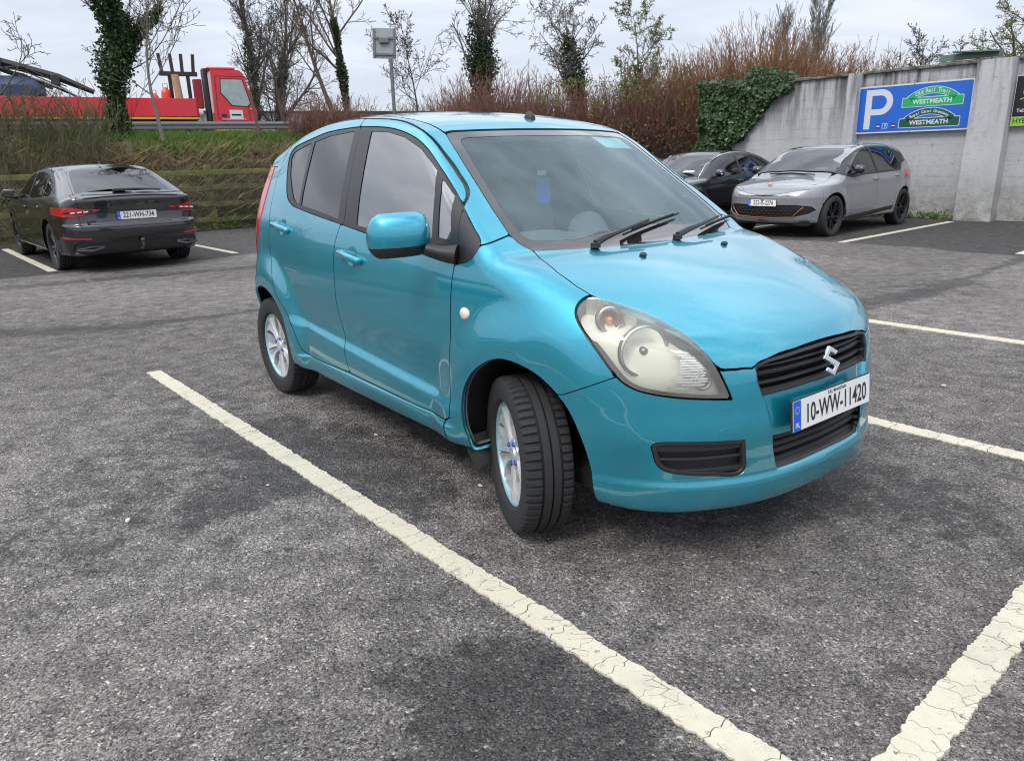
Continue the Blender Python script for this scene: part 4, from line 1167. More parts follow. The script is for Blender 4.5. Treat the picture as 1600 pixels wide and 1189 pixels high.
def rear_mtx(x, z, tilt=0, y=0):
    return Matrix.Translation((x, y, z)) @ Matrix(((0, 0, -1, 0), (-1, 0, 0, 0), (0, 1, 0, 0), (0, 0, 0, 1))) @ Matrix.Rotation(rad(tilt), 4, 'X')


def build_liftback():
    """charcoal liftback, tail towards the camera"""
    root = empty("parked_car", (-6.80, 12.32, 0), rad(131.5))
    tag(root, 'charcoal liftback saloon parked nose to the wooden fence, tow ball on its tail', 'car')
    S = dict(paint='paint_charcoal', R=.335, arch=(1.42, -1.42, .385), track=1.60, frontx=2.36, rearx=-2.50, xfs=1.95, xrs=-2.05, fz=.95, rz=1.08, zbelt=.97,
             plan=[(-2.5, .80), (-2.2, .872), (-1.8, .908), (-1.2, .925), (-.3, .932), (.6, .930), (1.3, .915), (1.8, .875), (2.2, .79)],
             sect=[(.18, -.06), (.28, -.022), (.45, -.004), (.65, 0), (.82, -.004), (.92, -.022), (1.0, -.055), (1.1, -.105), (1.3, -.215), (1.46, -.32)], crease=(.86, -.01, .006),
             zb=[(2.45, .45), (2.3, .72), (2.1, .82), (1.7, .90), (1.2, .96), (.8, .985), (-1.5, 1.0), (-2.0, 1.01), (-2.2, 1.035), (-2.36, 1.045), (-2.46, 1.03), (-2.6, .97)],
             zg=[(1.5, .70), (1.05, .985), (.7, 1.18), (.35, 1.345), (.15, 1.415), (-.1, 1.452), (-.4, 1.468), (-.8, 1.455), (-1.15, 1.408), (-1.5, 1.318), (-1.9, 1.175), (-2.25, 1.035), (-2.6, .88)],
             frontc=[(.2, 2.28), (.4, 2.36), (.6, 2.36), (.8, 2.28), (1.0, 2.1)], frontp=[(0, 0), (.4, .04), (.6, .12), (.75, .25), (.85, .45), (.93, .8)],
             rearc=[(.2, -2.36), (.30, -2.44), (.42, -2.475), (.58, -2.50), (.64, -2.495), (.68, -2.462), (.82, -2.452), (.95, -2.455), (1.0, -2.462), (1.04, -2.47), (1.2, -2.3)],
             rearp=[(0, 0), (.4, .018), (.6, .05), (.72, .10), (.80, .17), (.87, .30), (.92, .5)], bcrown=.03, k=.05,
             DLO=[(.98, .955), (.60, 1.17), (.20, 1.345), (-.2, 1.392), (-.7, 1.398), (-1.1, 1.345), (-1.45, 1.225), (-1.66, 1.10), (-1.62, 1.035), (-1.4, .995), (-.5, .965), (.4, .945)],
             wins=[[(.78, .985), (.50, 1.17), (.16, 1.315), (-.14, 1.352), (-.18, .985), (.3, .972)], [(-.25, .988), (-.22, 1.358), (-.65, 1.365), (-1.0, 1.325), (-1.10, 1.02), (-.7, 1.0)], [(-1.15, 1.025), (-1.05, 1.31), (-1.35, 1.22), (-1.55, 1.10), (-1.45, 1.035)]],
             doors=[[(.90, .34), (.95, .6), (.96, .96), (.60, 1.20), (.18, 1.375), (-.19, 1.42), (-.22, .95), (-.24, .6), (-.22, .34)], [(-.22, .34), (-.24, .6), (-.22, .95), (-.19, 1.42), (-.75, 1.42), (-1.15, 1.35), (-1.18, 1.0), (-1.16, .78), (-.98, .60), (-.88, .34)]],
             handles=[(-.08, .86), (-1.02, .88)], BON=[(1.08, -.1), (1.08, .3), (.98, .66), (1.5, .75), (2.0, .72), (2.26, .45), (2.30, -.1)], WS=[(-.1, 1.405), (.4, 1.395), (.54, 1.375), (.62, 1.20), (.70, 1.02), (.66, .975), (-.1, .975)],
             RW=[(-1.14, -.1), (-1.14, .3), (-1.20, .47), (-1.28, .53), (-1.7, .61), (-2.08, .66), (-2.16, .60), (-2.24, .3), (-2.26, -.1)], roofy=.545, roofz=1.30, mirror=(.72, .90, .98),
             gate=[(-1.9, 1.2), (-1.9, .98), (-2.30, .90), (-2.36, .80), (-2.3, .62), (-2.6, .62), (-2.7, 1.2)], gatey=.70,
             spokes=5, feats=[
                 ('tail_light', 'r', 'yz', [(.925, .865), (.90, .895), (.80, .900), (.60, .865), (.40, .862), (.47, .835), (.60, .800), (.66, .775), (.86, .765), (.93, .80)], 'lamp_red', -.004, ''),
                 ('rear_reflector', 'r', 'yz', [(.60, .462), (.60, .484), (.89, .495), (.90, .475)], 'lamp_red', -.003, ''),
                 ('diffuser', 'r', 'yz', [(-.1, .22), (-.1, .415), (.50, .42), (.70, .44), (.80, .40), (.82, .30), (.6, .22)], 'black_plastic', .012, '')])
    B = spec_car(S, root)
    number_plate(root, '221-WH-734', rear_mtx(-2.466, .765, 4), ws=.75)
    for k, ch in enumerate('SKODA'):
        text('badge_letter', ch, .062, 'badge_black', root, rear_mtx(-2.458, .925, 0, .30 - .15 * k), 1.1, extrude=.003)
    text('badge_text', 'SUPERB', .038, 'badge_black', root, rear_mtx(-2.425, .70, 0, .56), 1.1, extrude=.002)
    b = MB(); b.tube([(-2.35, 0, .30), (-2.50, 0, .30), (-2.55, 0, .34), (-2.55, 0, .41)], .015, 8); b.lathe([(.001, -.028), (.018, -.022), (.026, -.008), (.026, .010), (.016, .022), (.001, .026)], 14, Matrix.Translation((-2.55, 0, .425)))
    soft(b.build('tow_ball', 'rust', root), 50)
    b = MB(); b.add(*strip([(-2.13, .12, 1.10), (-2.15, -.1, 1.108), (-2.13, -.46, 1.085)], (.02, 0, .01), (0, 0, .02))); b.box((-2.16, .10, 1.10), (.08, .16, .045), bev=.012); b.build('rear_wiper', 'black_plastic', root)
    b = MB(); b.box((-2.43, 0, 1.052), (.05, 1.30, .012), bev=.004); b.build('spoiler_lip', 'trim_frit', root)
    for s in (1, -1):
        b = MB(); b.add(*strip([(-2.37, s * .80, .335), (-2.455, s * .62, .325), (-2.465, s * .48, .36)], (0, 0, .022), (.012, 0, 0))); b.add(*strip([(-2.37, s * .80, .345), (-2.45, s * .62, .375), (-2.465, s * .48, .37)], (0, 0, .014), (.012, 0, 0))); b.build('exhaust_trim', 'chrome_dark', root)
        b = MB(); b.add(*strip([(-2.345, s * .875, .826), (-2.392, s * .70, .832), (-2.418, s * .54, .838)], (0, 0, .034), (.03, 0, 0))); b.build('lamp_core', 'trim_frit', root)
        for q in range(3):
            b = MB(); b.add(*strip([(-2.372 - .018 * q, s * (.80 - .075 * q), .826 + .004 * q), (-2.385 - .018 * q, s * (.745 - .075 * q), .83 + .004 * q)], (0, 0, .016), (.045, 0, 0))); b.build('lamp_insert', 'lamp_clear', root)
        b = MB(); b.tube([(.92, s * .935, .30), (-.9, s * .935, .30)], .012, 6); b.build('sill_trim', 'chrome_dark', root)
    b = MB(); b.box((-.95, 0, 1.475), (.10, .02, .04), bev=.012); b.build('roof_aerial', 'trim_frit', root)
    return root


def build_grey_hatch():
    """grey electric hatchback, nose towards the camera"""
    root = empty('parked_car', (0, 0, 0), rad(221.0))
    tag(root, 'grey hatchback with dark wheels and copper grille trim parked by the concrete wall', 'car')
    S = dict(paint='paint_grey', R=.340, arch=(1.383, -1.383, .385), track=1.58, frontx=2.17, rearx=-2.12, xfs=1.72, xrs=-1.72, fz=.93, rz=1.40, zbelt=1.0,
             plan=[(-2.1, .76), (-1.8, .845), (-1.4, .885), (-.8, .900), (0, .904), (.8, .902), (1.4, .885), (1.8, .84), (2.1, .76)],
             sect=[(.18, -.05), (.28, -.02), (.42, -.004), (.6, 0), (.8, -.004), (.94, -.020), (1.03, -.050), (1.15, -.10), (1.35, -.195), (1.53, -.30)], crease=(.88, -.02, .008), taper=.07,
             zb=[(2.3, .50), (2.15, .735), (2.05, .80), (1.8, .885), (1.4, .965), (1.1, 1.015), (.8, 1.04), (-1.5, 1.06), (-2.2, 1.06)],
             zg=[(1.75, .72), (1.3, 1.0), (.9, 1.225), (.5, 1.415), (.25, 1.490), (0, 1.525), (-.4, 1.542), (-.9, 1.53), (-1.4, 1.490), (-1.75, 1.440), (-2.0, 1.38)],
             frontc=[(.2, 2.06), (.32, 2.13), (.5, 2.165), (.65, 2.165), (.75, 2.13), (.9, 2.02)], frontp=[(0, 0), (.3, .03), (.5, .085), (.65, .16), (.76, .27), (.84, .42), (.9, .7)],
             rearc=[(.2, -2.0), (.35, -2.09), (.55, -2.12), (.8, -2.09), (1.0, -2.08), (1.2, -1.97), (1.4, -1.84), (1.5, -1.76)], rearp=[(0, 0), (.4, .02), (.6, .07), (.72, .14), (.82, .28), (.88, .5)], bcrown=.06, k=.07,
             DLO=[(1.10, .992), (.83, 1.185), (.40, 1.378), (0, 1.445), (-.5, 1.462), (-1.0, 1.44), (-1.45, 1.36), (-1.80, 1.27), (-1.72, 1.20), (-1.40, 1.14), (-1.22, 1.03), (-.8, 1.01), (.3, .985)],
             wins=[[(1.02, 1.015), (.84, 1.15), (.78, 1.02)], [(.72, 1.018), (.78, 1.185), (.40, 1.36), (0, 1.425), (-.10, 1.43), (-.14, 1.025), (.3, 1.015)], [(-.22, 1.03), (-.18, 1.435), (-.5, 1.442), (-1.0, 1.405), (-1.18, 1.36), (-1.25, 1.10), (-1.18, 1.05)]],
             doors=[[(.98, .34), (1.00, .7), (1.02, 1.0), (.80, 1.24), (.40, 1.42), (0, 1.492), (-.13, 1.50), (-.17, 1.0), (-.19, .6), (-.17, .34)], [(-.17, .34), (-.19, .6), (-.17, 1.0), (-.13, 1.50), (-.6, 1.50), (-1.1, 1.45), (-1.28, 1.36), (-1.30, 1.12), (-1.22, 1.0), (-1.20, .80), (-.98, .60), (-.90, .34)]],
             handles=[(-.06, .90), (-1.02, .93)], BON=[(1.20, -.1), (1.20, .3), (1.12, .66), (1.5, .72), (1.8, .66), (2.02, .45), (2.06, -.1)], WS=[(-.1, 1.478), (.4, 1.468), (.55, 1.45), (.64, 1.25), (.74, 1.02), (.70, .985), (-.1, .985)],
             RW=[(-1.86, -.1), (-1.86, .5), (-2.05, .5), (-2.05, -.1)], roofy=.56, roofz=1.36, mirror=(.78, .87, 1.02), mirror_mat='trim_frit', handle_mat='paint_grey',
             gate=[(-1.6, 1.5), (-1.6, .9), (-1.9, .62), (-2.3, .62), (-2.3, 1.5)], gatey=.62, rim='rim_dark', rimface='rim_dark', sideglass='glass_privacy',
             feats=[
                 ('headlight', 'f', 'ob', [(-1.46, .700), (-1.30, .690), (-1.14, .700), (-.98, .735), (-.84, .80), (-.87, .795), (-1.02, .778), (-1.18, .745), (-1.34, .715)], 'lamp_clear_panel', .004, ''),
                 ('nose_slit', 'f', 'yz', [(-.1, .700), (.45, .706), (.52, .712), (.52, .690), (.45, .684), (-.1, .680)], 'trim_frit', .012, ''),
                 ('lower_grille', 'f', 'yz', [(-.1, .545), (.55, .545), (.75, .52), (.80, .46), (.72, .40), (.52, .35), (-.1, .33)], 'grille_mesh', .02, ''),
                 ('tail_light', 'r', 'yz', [(.60, .93), (.60, .985), (.92, 1.03), (.92, .90)], 'lamp_red', -.003, '')])
    c, s = math.cos(rad(221)), math.sin(rad(221))
    # front left wheel of the car stands at (5.42, 12.62)
    root.location = (5.42 - (1.383 * c - .80 * s), 12.62 - (1.383 * s + .80 * c), 0)
    B = spec_car(S, root)
    number_plate(root, '222-G-2276', front_mtx(2.162, .575, -4), ws=.75)
    def fp(y, z, out=.004):
        h = B.cast(np.array([[1.3, abs(y), z]]), np.array([[1., 0, 0]]), 2)[0]; return (h[0] + out, y, z)
    b = MB()
    for pts in ([(-.66, .515), (-.50, .345), (-.2, .335), (0, .333), (.2, .335), (.50, .345), (.66, .515)],):
        pp = []
        for i in range(len(pts) - 1):
            for q in range(4): t = q / 4; pp.append(fp(pts[i][0] * (1 - t) + pts[i + 1][0] * t, pts[i][1] * (1 - t) + pts[i + 1][1] * t))
        pp.append(fp(*pts[-1])); b.tube(pp, .009, 6)
    b.build('grille_trim', 'copper', root, True)
    for row in range(4):
        for k in range(13):
            y = (k - 6) * .082 + (.041 if row % 2 else 0); z = .365 + row * .045
            if abs(y) > .70 - max(0, (.46 - z)) * 1.6: continue
            p = fp(y, z, -.012); b = MB(); b.add([(p[0], p[1] - .032, z), (p[0] + .012, p[1], z - .014), (p[0], p[1] + .032, z), (p[0] + .012, p[1], z + .014)], [(0, 1, 2, 3)]); b.build('grille_scale', 'black_plastic', root)
    hb = B.cast(np.array([[1.93, 0, .5]]), np.array([[0, 0, 1.]]), 1)[0]
    mt = Matrix.Translation((1.95, 0, hb[2] + .004)) @ Matrix(((0, -.45, .9, 0), (1, 0, 0, 0), (0, .9, .45, 0), (0, 0, 0, 1)))
    b = MB()
    for sg in (1, -1): b.prism([(sg * .012, .02), (sg * .055, .032), (sg * .058, .022), (sg * .028, .010), (sg * .030, -.012), (sg * .012, -.03), (sg * .003, -.012)], 0, .006, mt)
    b.build('emblem', 'copper', root)
    text('nose_text', 'CUPRA', .026, 'badge_black', root, front_mtx(fp(0, .69)[0] + .002, .690), 1.6, extrude=.001)
    b = MB(); b.add(*strip([fp(-.62, .30, -.02), fp(0, .285, .0), fp(.62, .30, -.02)], (0, 0, .03), (.03, 0, 0))); b.build('lip', 'black_plastic', root)
    for s in (1, -1):
        b = MB(); b.add(*strip([(1.0, s * .895, .275), (.3, s * .90, .30), (-.7, s * .90, .35), (-.92, s * .89, .36)], (0, .02, .07), (0, .01, 0))); b.build('sill_trim', 'black_plastic', root)
    b = MB(); b.add([(.55, -.42, 1.03), (.62, -.42, 1.03), (.62, -.12, 1.03), (.55, -.12, 1.03)], [(0, 1, 2, 3)])
    b = MB(); b.box((1.02, .42, 1.10), (.004, .22, .06), Matrix.Rotation(rad(-58), 3, 'Y')); b.build('windscreen_slip', 'slip_green', root)
    b = MB(); b.add(*strip([(1.30, .45, 1.01), (1.26, 0, 1.035), (1.28, -.4, 1.02)], (.03, 0, .01), (0, 0, .012))); b.build('wiper', 'black_plastic', root)
    return root


def build_black_saloon():
    """black saloon beside the grey one, nose behind the turquoise car"""
    root = empty('parked_car', (0, 0, 0), rad(221.0))
    tag(root, 'black saloon with chrome window line, half hidden behind the turquoise windscreen', 'car')
    S = dict(paint='paint_black', R=.33, arch=(1.385, -1.385, .375), track=1.58, frontx=2.33, rearx=-2.40, xfs=1.88, xrs=-1.95, fz=.95, rz=1.06, zbelt=.95,
             plan=[(-2.4, .76), (-2.1, .83), (-1.6, .885), (-.8, .905), (.2, .907), (1.1, .895), (1.7, .85), (2.1, .78)],
             sect=[(.18, -.06), (.3, -.02), (.5, -.003), (.7, 0), (.85, -.008), (.94, -.030), (1.05, -.085), (1.3, -.205), (1.46, -.31)], crease=(.80, -.06, .010),
             zb=[(2.45, .45), (2.28, .72), (2.1, .82), (1.7, .91), (1.2, .98), (.8, 1.0), (-1.5, 1.01), (-2.2, 1.04), (-2.4, 1.03)],
             zg=[(1.55, .70), (1.1, .985), (.7, 1.20), (.35, 1.365), (.1, 1.435), (-.3, 1.470), (-.7, 1.458), (-1.1, 1.40), (-1.5, 1.29), (-1.95, 1.10), (-2.3, .95)],
             frontc=[(.2, 2.23), (.4, 2.32), (.6, 2.33), (.8, 2.25), (1.0, 2.05)], frontp=[(0, 0), (.4, .05), (.6, .14), (.75, .28), (.85, .5), (.9, .8)],
             rearc=[(.2, -2.3), (.5, -2.40), (.8, -2.38), (1.05, -2.36), (1.2, -2.2)], rearp=[(0, 0), (.5, .04), (.7, .14), (.8, .26), (.88, .5)], bcrown=.04, k=.06,
             DLO=[(1.02, .955), (.62, 1.18), (.20, 1.36), (-.3, 1.41), (-.8, 1.395), (-1.2, 1.30), (-1.62, 1.08), (-1.5, 1.02), (-.5, .985), (.4, .955)],
             wins=[[(.80, .985), (.50, 1.19), (.14, 1.335), (-.16, 1.368), (-.20, 1.0), (.3, .98)], [(-.27, 1.003), (-.23, 1.37), (-.75, 1.36), (-1.10, 1.28), (-1.35, 1.13), (-1.30, 1.04), (-.7, 1.018)]],
             doors=[[(.92, .34), (.97, .6), (.98, .97), (.62, 1.21), (.18, 1.39), (-.21, 1.44), (-.24, .95), (-.26, .6), (-.24, .34)], [(-.24, .34), (-.26, .6), (-.24, .95), (-.21, 1.44), (-.8, 1.425), (-1.2, 1.33), (-1.25, 1.0), (-1.18, .78), (-.98, .60), (-.9, .34)]],
             handles=[(-.1, .88), (-1.05, .90)], BON=[(1.10, -.1), (1.10, .3), (1.0, .66), (1.5, .74), (2.0, .70), (2.22, .45), (2.26, -.1)], WS=[(-.1, 1.415), (.4, 1.405), (.54, 1.385), (.62, 1.20), (.71, 1.01), (.67, .965), (-.1, .965)],
             RW=[(-1.12, -.1), (-1.12, .4), (-1.25, .52), (-1.7, .58), (-2.0, .6), (-2.05, -.1)], roofy=.54, roofz=1.30, mirror=(.74, .875, .98), roof_mat='paint_black', trim='trim_black',
             gate=[(-1.9, 1.2), (-1.9, .98), (-2.2, .62), (-2.6, .62), (-2.7, 1.2)], gatey=.66,
             feats=[('headlight', 'f', 'ob', [(-1.42, .60), (-1.20, .60), (-.98, .66), (-.80, .78), (-.95, .78), (-1.2, .73), (-1.38, .68)], 'lamp_clear_panel', .002, ''),
                    ('grille', 'f', 'yz', [(-.1, .70), (.46, .70), (.50, .62), (.42, .36), (-.1, .34)], 'grille_mesh', .012, '')])
    c, s = math.cos(rad(221)), math.sin(rad(221))
    root.location = (3.95, 15.60, 0)
    B = spec_car(S, root)
    number_plate(root, '', front_mtx(2.345, .50, -3), ws=.75)
    b = MB(); mt = front_mtx(2.34, .66)
    b.tube([tuple(mt @ Vector((.075 * math.cos(t), .04 * math.sin(t), .012))) for t in np.linspace(0, 2 * math.pi, 25)], .006, 6, False)
    b.tube([tuple(mt @ Vector(p)) for p in ((-.035, -.03, .012), (-.022, .03, .012))], .007, 6); b.tube([tuple(mt @ Vector(p)) for p in ((.022, -.03, .012), (.035, .03, .012))], .007, 6); b.tube([tuple(mt @ Vector(p)) for p in ((-.028, .004, .012), (.028, -.004, .012))], .007, 6)
    b.build('emblem', 'chrome', root)
    b = MB(); b.tube([tuple(mt @ Vector(p)) for p in ((-.50, .055, .0), (0, .065, .012), (.50, .055, 0), (.52, -.04, -.02), (.42, -.31, -.02), (0, -.33, 0), (-.42, -.31, -.02), (-.52, -.04, -.02), (-.50, .055, 0))], .008, 6); b.build('grille_trim', 'chrome', root, True)
    for s_ in (1, -1):
        pts = [(1.0, .968), (.62, 1.188), (.20, 1.368), (-.3, 1.418), (-.8, 1.402), (-1.2, 1.305), (-1.60, 1.085)]
        P = B.cast(np.array([[x, 0, z] for x, z in pts]), np.array([[0, 1., 0]] * len(pts)), 2)
        b = MB(); b.tube([(p[0], s_ * (p[1] + .001), p[2]) for p in P], .008, 6); b.build('window_chrome', 'chrome', root, True)
        b = MB(); b.box((.77, s_ * 1.0, 1.025), (.02, .12, .014), Matrix.Rotation(rad(-s_ * 12), 3, 'Z')); b.build('mirror_repeater', 'paper', root)
    b = MB(); b.box((.95, .42, 1.075), (.004, .24, .06), Matrix.Rotation(rad(-60), 3, 'Y')); b.build('windscreen_slip', 'paper', root)
    b = MB(); b.add(*strip([(1.18, .5, .99), (1.16, 0, 1.01), (1.17, -.4, 1.0)], (.03, 0, .01), (0, 0, .012))); b.build('wiper', 'black_plastic', root)
    return root


# ------------------------------------------------------------------ car park surface
NV = np.array([.757, .653]); DV = np.array([-.653, .757])     # along the bay row / along a bay


def sq(s, q, z=0.0):
    return (NV[0] * s + DV[0] * q, NV[1] * s + DV[1] * q, z)


def soft_poly(x, y, poly, edge, wob, seed):
    d = sdpoly(x, y, poly) + (fbm(x * 2.2, y * 2.2, seed, 5) - .5) * wob * 2
    return 1 - sstep(-edge, edge, d)


def soft_line(x, y, pts, w0, w1, seed, wob=.15):
    best = np.zeros_like(x)
    n = len(pts) - 1
    wx = x + (fbm(x * 1.7, y * 1.7, seed, 4) - .5) * wob * 2; wy = y + (fbm(x * 1.7 + 40, y * 1.7, seed, 4) - .5) * wob * 2
    for i in range(n):
        a = np.array(pts[i]); b = np.array(pts[i + 1]); e = b - a
        t = np.clip(((wx - a[0]) * e[0] + (wy - a[1]) * e[1]) / (e @ e), 0, 1)
        d = np.hypot(wx - a[0] - t * e[0], wy - a[1] - t * e[1]); w = w0 + (w1 - w0) * (i + t) / n
        best = np.maximum(best, 1 - sstep(.35, 1.15, d / w))
    return best


def build_ground():
    def axis(lo, a, b, hi, step):
        m = np.arange(a, b, step); g1 = b + np.cumsum(np.geomspace(step, (hi - b) * .25, 22)); g0 = a - np.cumsum(np.geomspace(step, (a - lo) * .25, 22))
        return np.concatenate([g0[::-1], m, g1])
    xs = axis(-300, -7.5, 8.5, 300, .055); ys = axis(-300, .6, 14.5, 500, .055)
    X, Y = np.meshgrid(xs, ys, indexing='ij'); x, y = X.ravel(), Y.ravel()
    z = (fbm(x * .35, y * .35, 3, 3) - .5) * .006 * (1 - sstep(18, 40, np.hypot(x, y)))
    s = NV[0] * x + NV[1] * y; q = DV[0] * x + DV[1] * y
    st = np.zeros_like(x)
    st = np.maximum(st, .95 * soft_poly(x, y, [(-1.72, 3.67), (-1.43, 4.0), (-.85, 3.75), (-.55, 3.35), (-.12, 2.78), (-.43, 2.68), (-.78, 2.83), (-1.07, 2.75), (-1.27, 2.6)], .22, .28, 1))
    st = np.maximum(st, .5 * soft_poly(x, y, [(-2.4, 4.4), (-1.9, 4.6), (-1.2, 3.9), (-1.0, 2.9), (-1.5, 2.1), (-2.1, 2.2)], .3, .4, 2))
    st = np.maximum(st, .95 * soft_poly(x, y, [(-.95, 4.15), (-.55, 3.66), (-.3, 3.3), (-.08, 3.1), (.25, 3.3), (-.2, 4.0), (-.7, 4.5)], .15, .22, 4))  # shade beneath the turquoise car, painted into the mask
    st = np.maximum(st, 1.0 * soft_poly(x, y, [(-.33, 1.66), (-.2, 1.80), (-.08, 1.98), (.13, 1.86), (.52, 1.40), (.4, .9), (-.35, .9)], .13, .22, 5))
    st = np.maximum(st, .70 * soft_poly(x, y, [(.3, 2.75), (.71, 2.42), (1.1, 2.55), (1.45, 2.35), (1.75, 2.2), (1.95, 2.6), (1.9, 3.2), (1.5, 3.3), (1.0, 3.0)], .2, .3, 6))  # shadow reaching out from the front bumper, painted in with the stains
    st = np.maximum(st, .5 * soft_poly(x, y, [(2.3, 2.0), (3.2, 2.6), (3.0, 3.4), (2.2, 3.0)], .3, .4, 16))
    st = np.maximum(st, .42 * soft_line(x, y, [(-1.75, 1.95), (-1.3, 2.28), (-.9, 2.42), (-.44, 2.74)], .035, .05, 7, .03))
    st = np.maximum(st, .9 * soft_line(x, y, [(-6.5, 5.9), (-4.56, 6.28), (-3.77, 6.42), (-3.18, 6.72), (-2.59, 7.12), (-1.6, 8.0)], .34, .07, 8))
    st = np.maximum(st, .7 * soft_line(x, y, [(-9, 8.6), (-6.2, 9.1), (-4.6, 9.9), (-2.8, 10.9), (-1, 12.4)], .42, .18, 9))
    st = np.maximum(st, .9 * soft_line(x, y, [(2.4, 5.9), (3.1, 6.6), (3.7, 7.0), (4.17, 7.35), (4.9, 7.9)], .40, .14, 10))
    st = np.maximum(st, .8 * soft_line(x, y, [(4.6, 7.7), (5.5, 8.45), (6.4, 9.25), (8.0, 10.9)], .07, .12, 11, .08))
    st = np.maximum(st, .55 * soft_line(x, y, [(3.3, 7.5), (4.2, 7.75), (5.2, 8.1)], .12, .06, 12))
    st = np.maximum(st, .35 * sstep(.56, .72, fbm(x * .8, y * .8, 13, 4)))
    # newer dark asphalt in the bays by the wall and the fence
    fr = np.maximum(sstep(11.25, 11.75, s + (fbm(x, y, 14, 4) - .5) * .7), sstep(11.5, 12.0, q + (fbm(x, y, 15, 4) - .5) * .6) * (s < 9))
    wr = sstep(.42, .68, fbm(x * .5 + 9, y * .5, 20, 4))
    F = Body.quads(len(xs), len(ys))
    V = np.stack([x, y, z], 1)
    i, j = np.meshgrid(np.arange(len(xs) - 1), np.arange(len(ys) - 1), indexing='ij'); a = (i * len(ys) + j).ravel(); m = len(ys)
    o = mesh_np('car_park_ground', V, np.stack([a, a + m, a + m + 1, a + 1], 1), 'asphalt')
    for nm, arr in (('stain_shade', np.clip(st, 0, 1)), ('fresh', fr), ('worn', wr)):
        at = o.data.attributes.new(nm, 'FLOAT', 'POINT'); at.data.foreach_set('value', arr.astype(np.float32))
    tag(o, kind='structure')
    return o


def painted_line(p0, p1, width, seed, step=.009, crack=(.04, .22), rag=.006, gapw=.0036):
    """thermoplastic strip with ragged edges, broken by cracks into slabs"""
    rng = random.Random(seed); a = Vector((*p0[:2], 0)); b = Vector((*p1[:2], 0)); L = (b - a).length; u = (b - a).normalized(); w = Vector((-u.y, u.x, 0))
    n = int(L / step) + 1
    le = [width / 2 + rng.uniform(-rag, rag) for _ in range(n + 1)]; re = [-width / 2 + rng.uniform(-rag, rag) for _ in range(n + 1)]
    for arr in (le, re):
        for i in range(1, n): arr[i] = arr[i] * .5 + arr[i - 1] * .5
    cuts = [0]; t = 0
    while True:
        t += rng.uniform(*crack)
        if t > L - .03: break
        cuts.append(t)
    cuts.append(L); V = []; Fc = []
    def crack_line(t, amp):
        k = 7; sl = rng.uniform(-.12, .12); return [(t + sl * (.5 - i / (k - 1)) * width + (rng.uniform(-amp, amp) if 0 < i < k - 1 else 0), i / (k - 1)) for i in range(k)]
    prev = crack_line(0, 0)
    for c in range(1, len(cuts)):
        cur = crack_line(cuts[c], .012 if c < len(cuts) - 1 else 0); g = gapw * rng.choice((.35, .6, 1.0, 1.5)) * .5
        def pt(tt, f):
            i = min(max(int(tt / step), 0), n); return le[i] + (re[i] - le[i]) * f
        poly = [(tt + (g if c > 1 else 0), pt(tt, f)) for tt, f in prev]
        i0 = int(prev[-1][0] / step) + 1; i1 = int(cur[-1][0] / step)
        poly += [(i * step, re[min(i, n)]) for i in range(i0 + 1, i1)]
        poly += [(tt - (g if c < len(cuts) - 1 else 0), pt(tt, f)) for tt, f in cur[::-1]]
        j0 = int(prev[0][0] / step) + 1; j1 = int(cur[0][0] / step)
        poly += [(i * step, le[min(i, n)]) for i in range(j1 - 1, j0, -1)]
        prev = cur; base = len(V); k = len(poly)
        for tt, ww in poly: q = a + u * tt + w * ww; V.append((q.x, q.y, .0065))
        for tt, ww in poly: q = a + u * tt + w * (ww * 1.02); V.append((q.x, q.y, -.004))
        Fc.append(tuple(range(base + k - 1, base - 1, -1)))
        Fc += [(base + i, base + (i + 1) % k, base + k + (i + 1) % k, base + k + i) for i in range(k)]
    me = bpy.data.meshes.new('painted_line'); me.from_pydata(V, [], Fc); me.update()
    bm = bmesh.new(); bm.from_mesh(me); bmesh.ops.triangulate(bm, faces=[f for f in bm.faces if len(f.verts) > 4]); bmesh.ops.recalc_face_normals(bm, faces=bm.faces[:]); bm.to_mesh(me); bm.free()
    me.materials.append(M['line_paint']); o = link('painted_line', me); tag(o, kind='structure'); return o


def build_lines():
    painted_line(sq(1.335, 5.40), sq(1.335, .515), .094, 1, crack=(.025, .18), rag=.009)
    painted_line(sq(1.38, .455), sq(9.5, .455), .098, 2, crack=(.025, .15), rag=.010)
    painted_line(sq(1.30, .455), sq(-4, .455), .105, 3)
    painted_line(sq(3.81, 5.40), sq(3.81, .515), .10, 4, rag=.012)
    painted_line(sq(6.21, 5.40), sq(6.21, .515), .11, 5, rag=.012)
    painted_line(sq(-1.10, 5.40), sq(-1.10, .515), .11, 7)
    for k, q in enumerate((2.98, 5.41, 7.85, 10.3)): painted_line(sq(11.62, q), sq(16.2, q), .11, 10 + k, .03, (.3, .9))
    for k, s in enumerate((-.7, 1.93, 4.57, 7.2)): painted_line(sq(s, 12.2), sq(s, 16.6), .11, 20 + k, .03, (.3, .9))
    b = MB(); rng = random.Random(5)
    for k, (x, y, r) in enumerate(((-1.57, 2.69, .013), (-.15, 2.94, .012), (-.09, 3.86, .011), (-.72, 3.6, .009), (.62, 1.62, .006), (1.2, 1.9, .005), (-1.1, 3.0, .007), (.9, 2.2, .005), (2.6, 4.2, .012))):
        b.lathe([(.001, 0), (r, .001), (r * .8, r * .5), (.001, r * .7)], 7, Matrix.Translation((x, y, .004)) @ Matrix.Rotation(rng.uniform(0, 3), 4, 'Z') @ Matrix.Diagonal((1.3, .8, 1, 1)))
    tag(b.build('grit', 'pebble_pale'), 'pale crumbs of grit scattered on the tarmac', 'grit', kind='stuff')


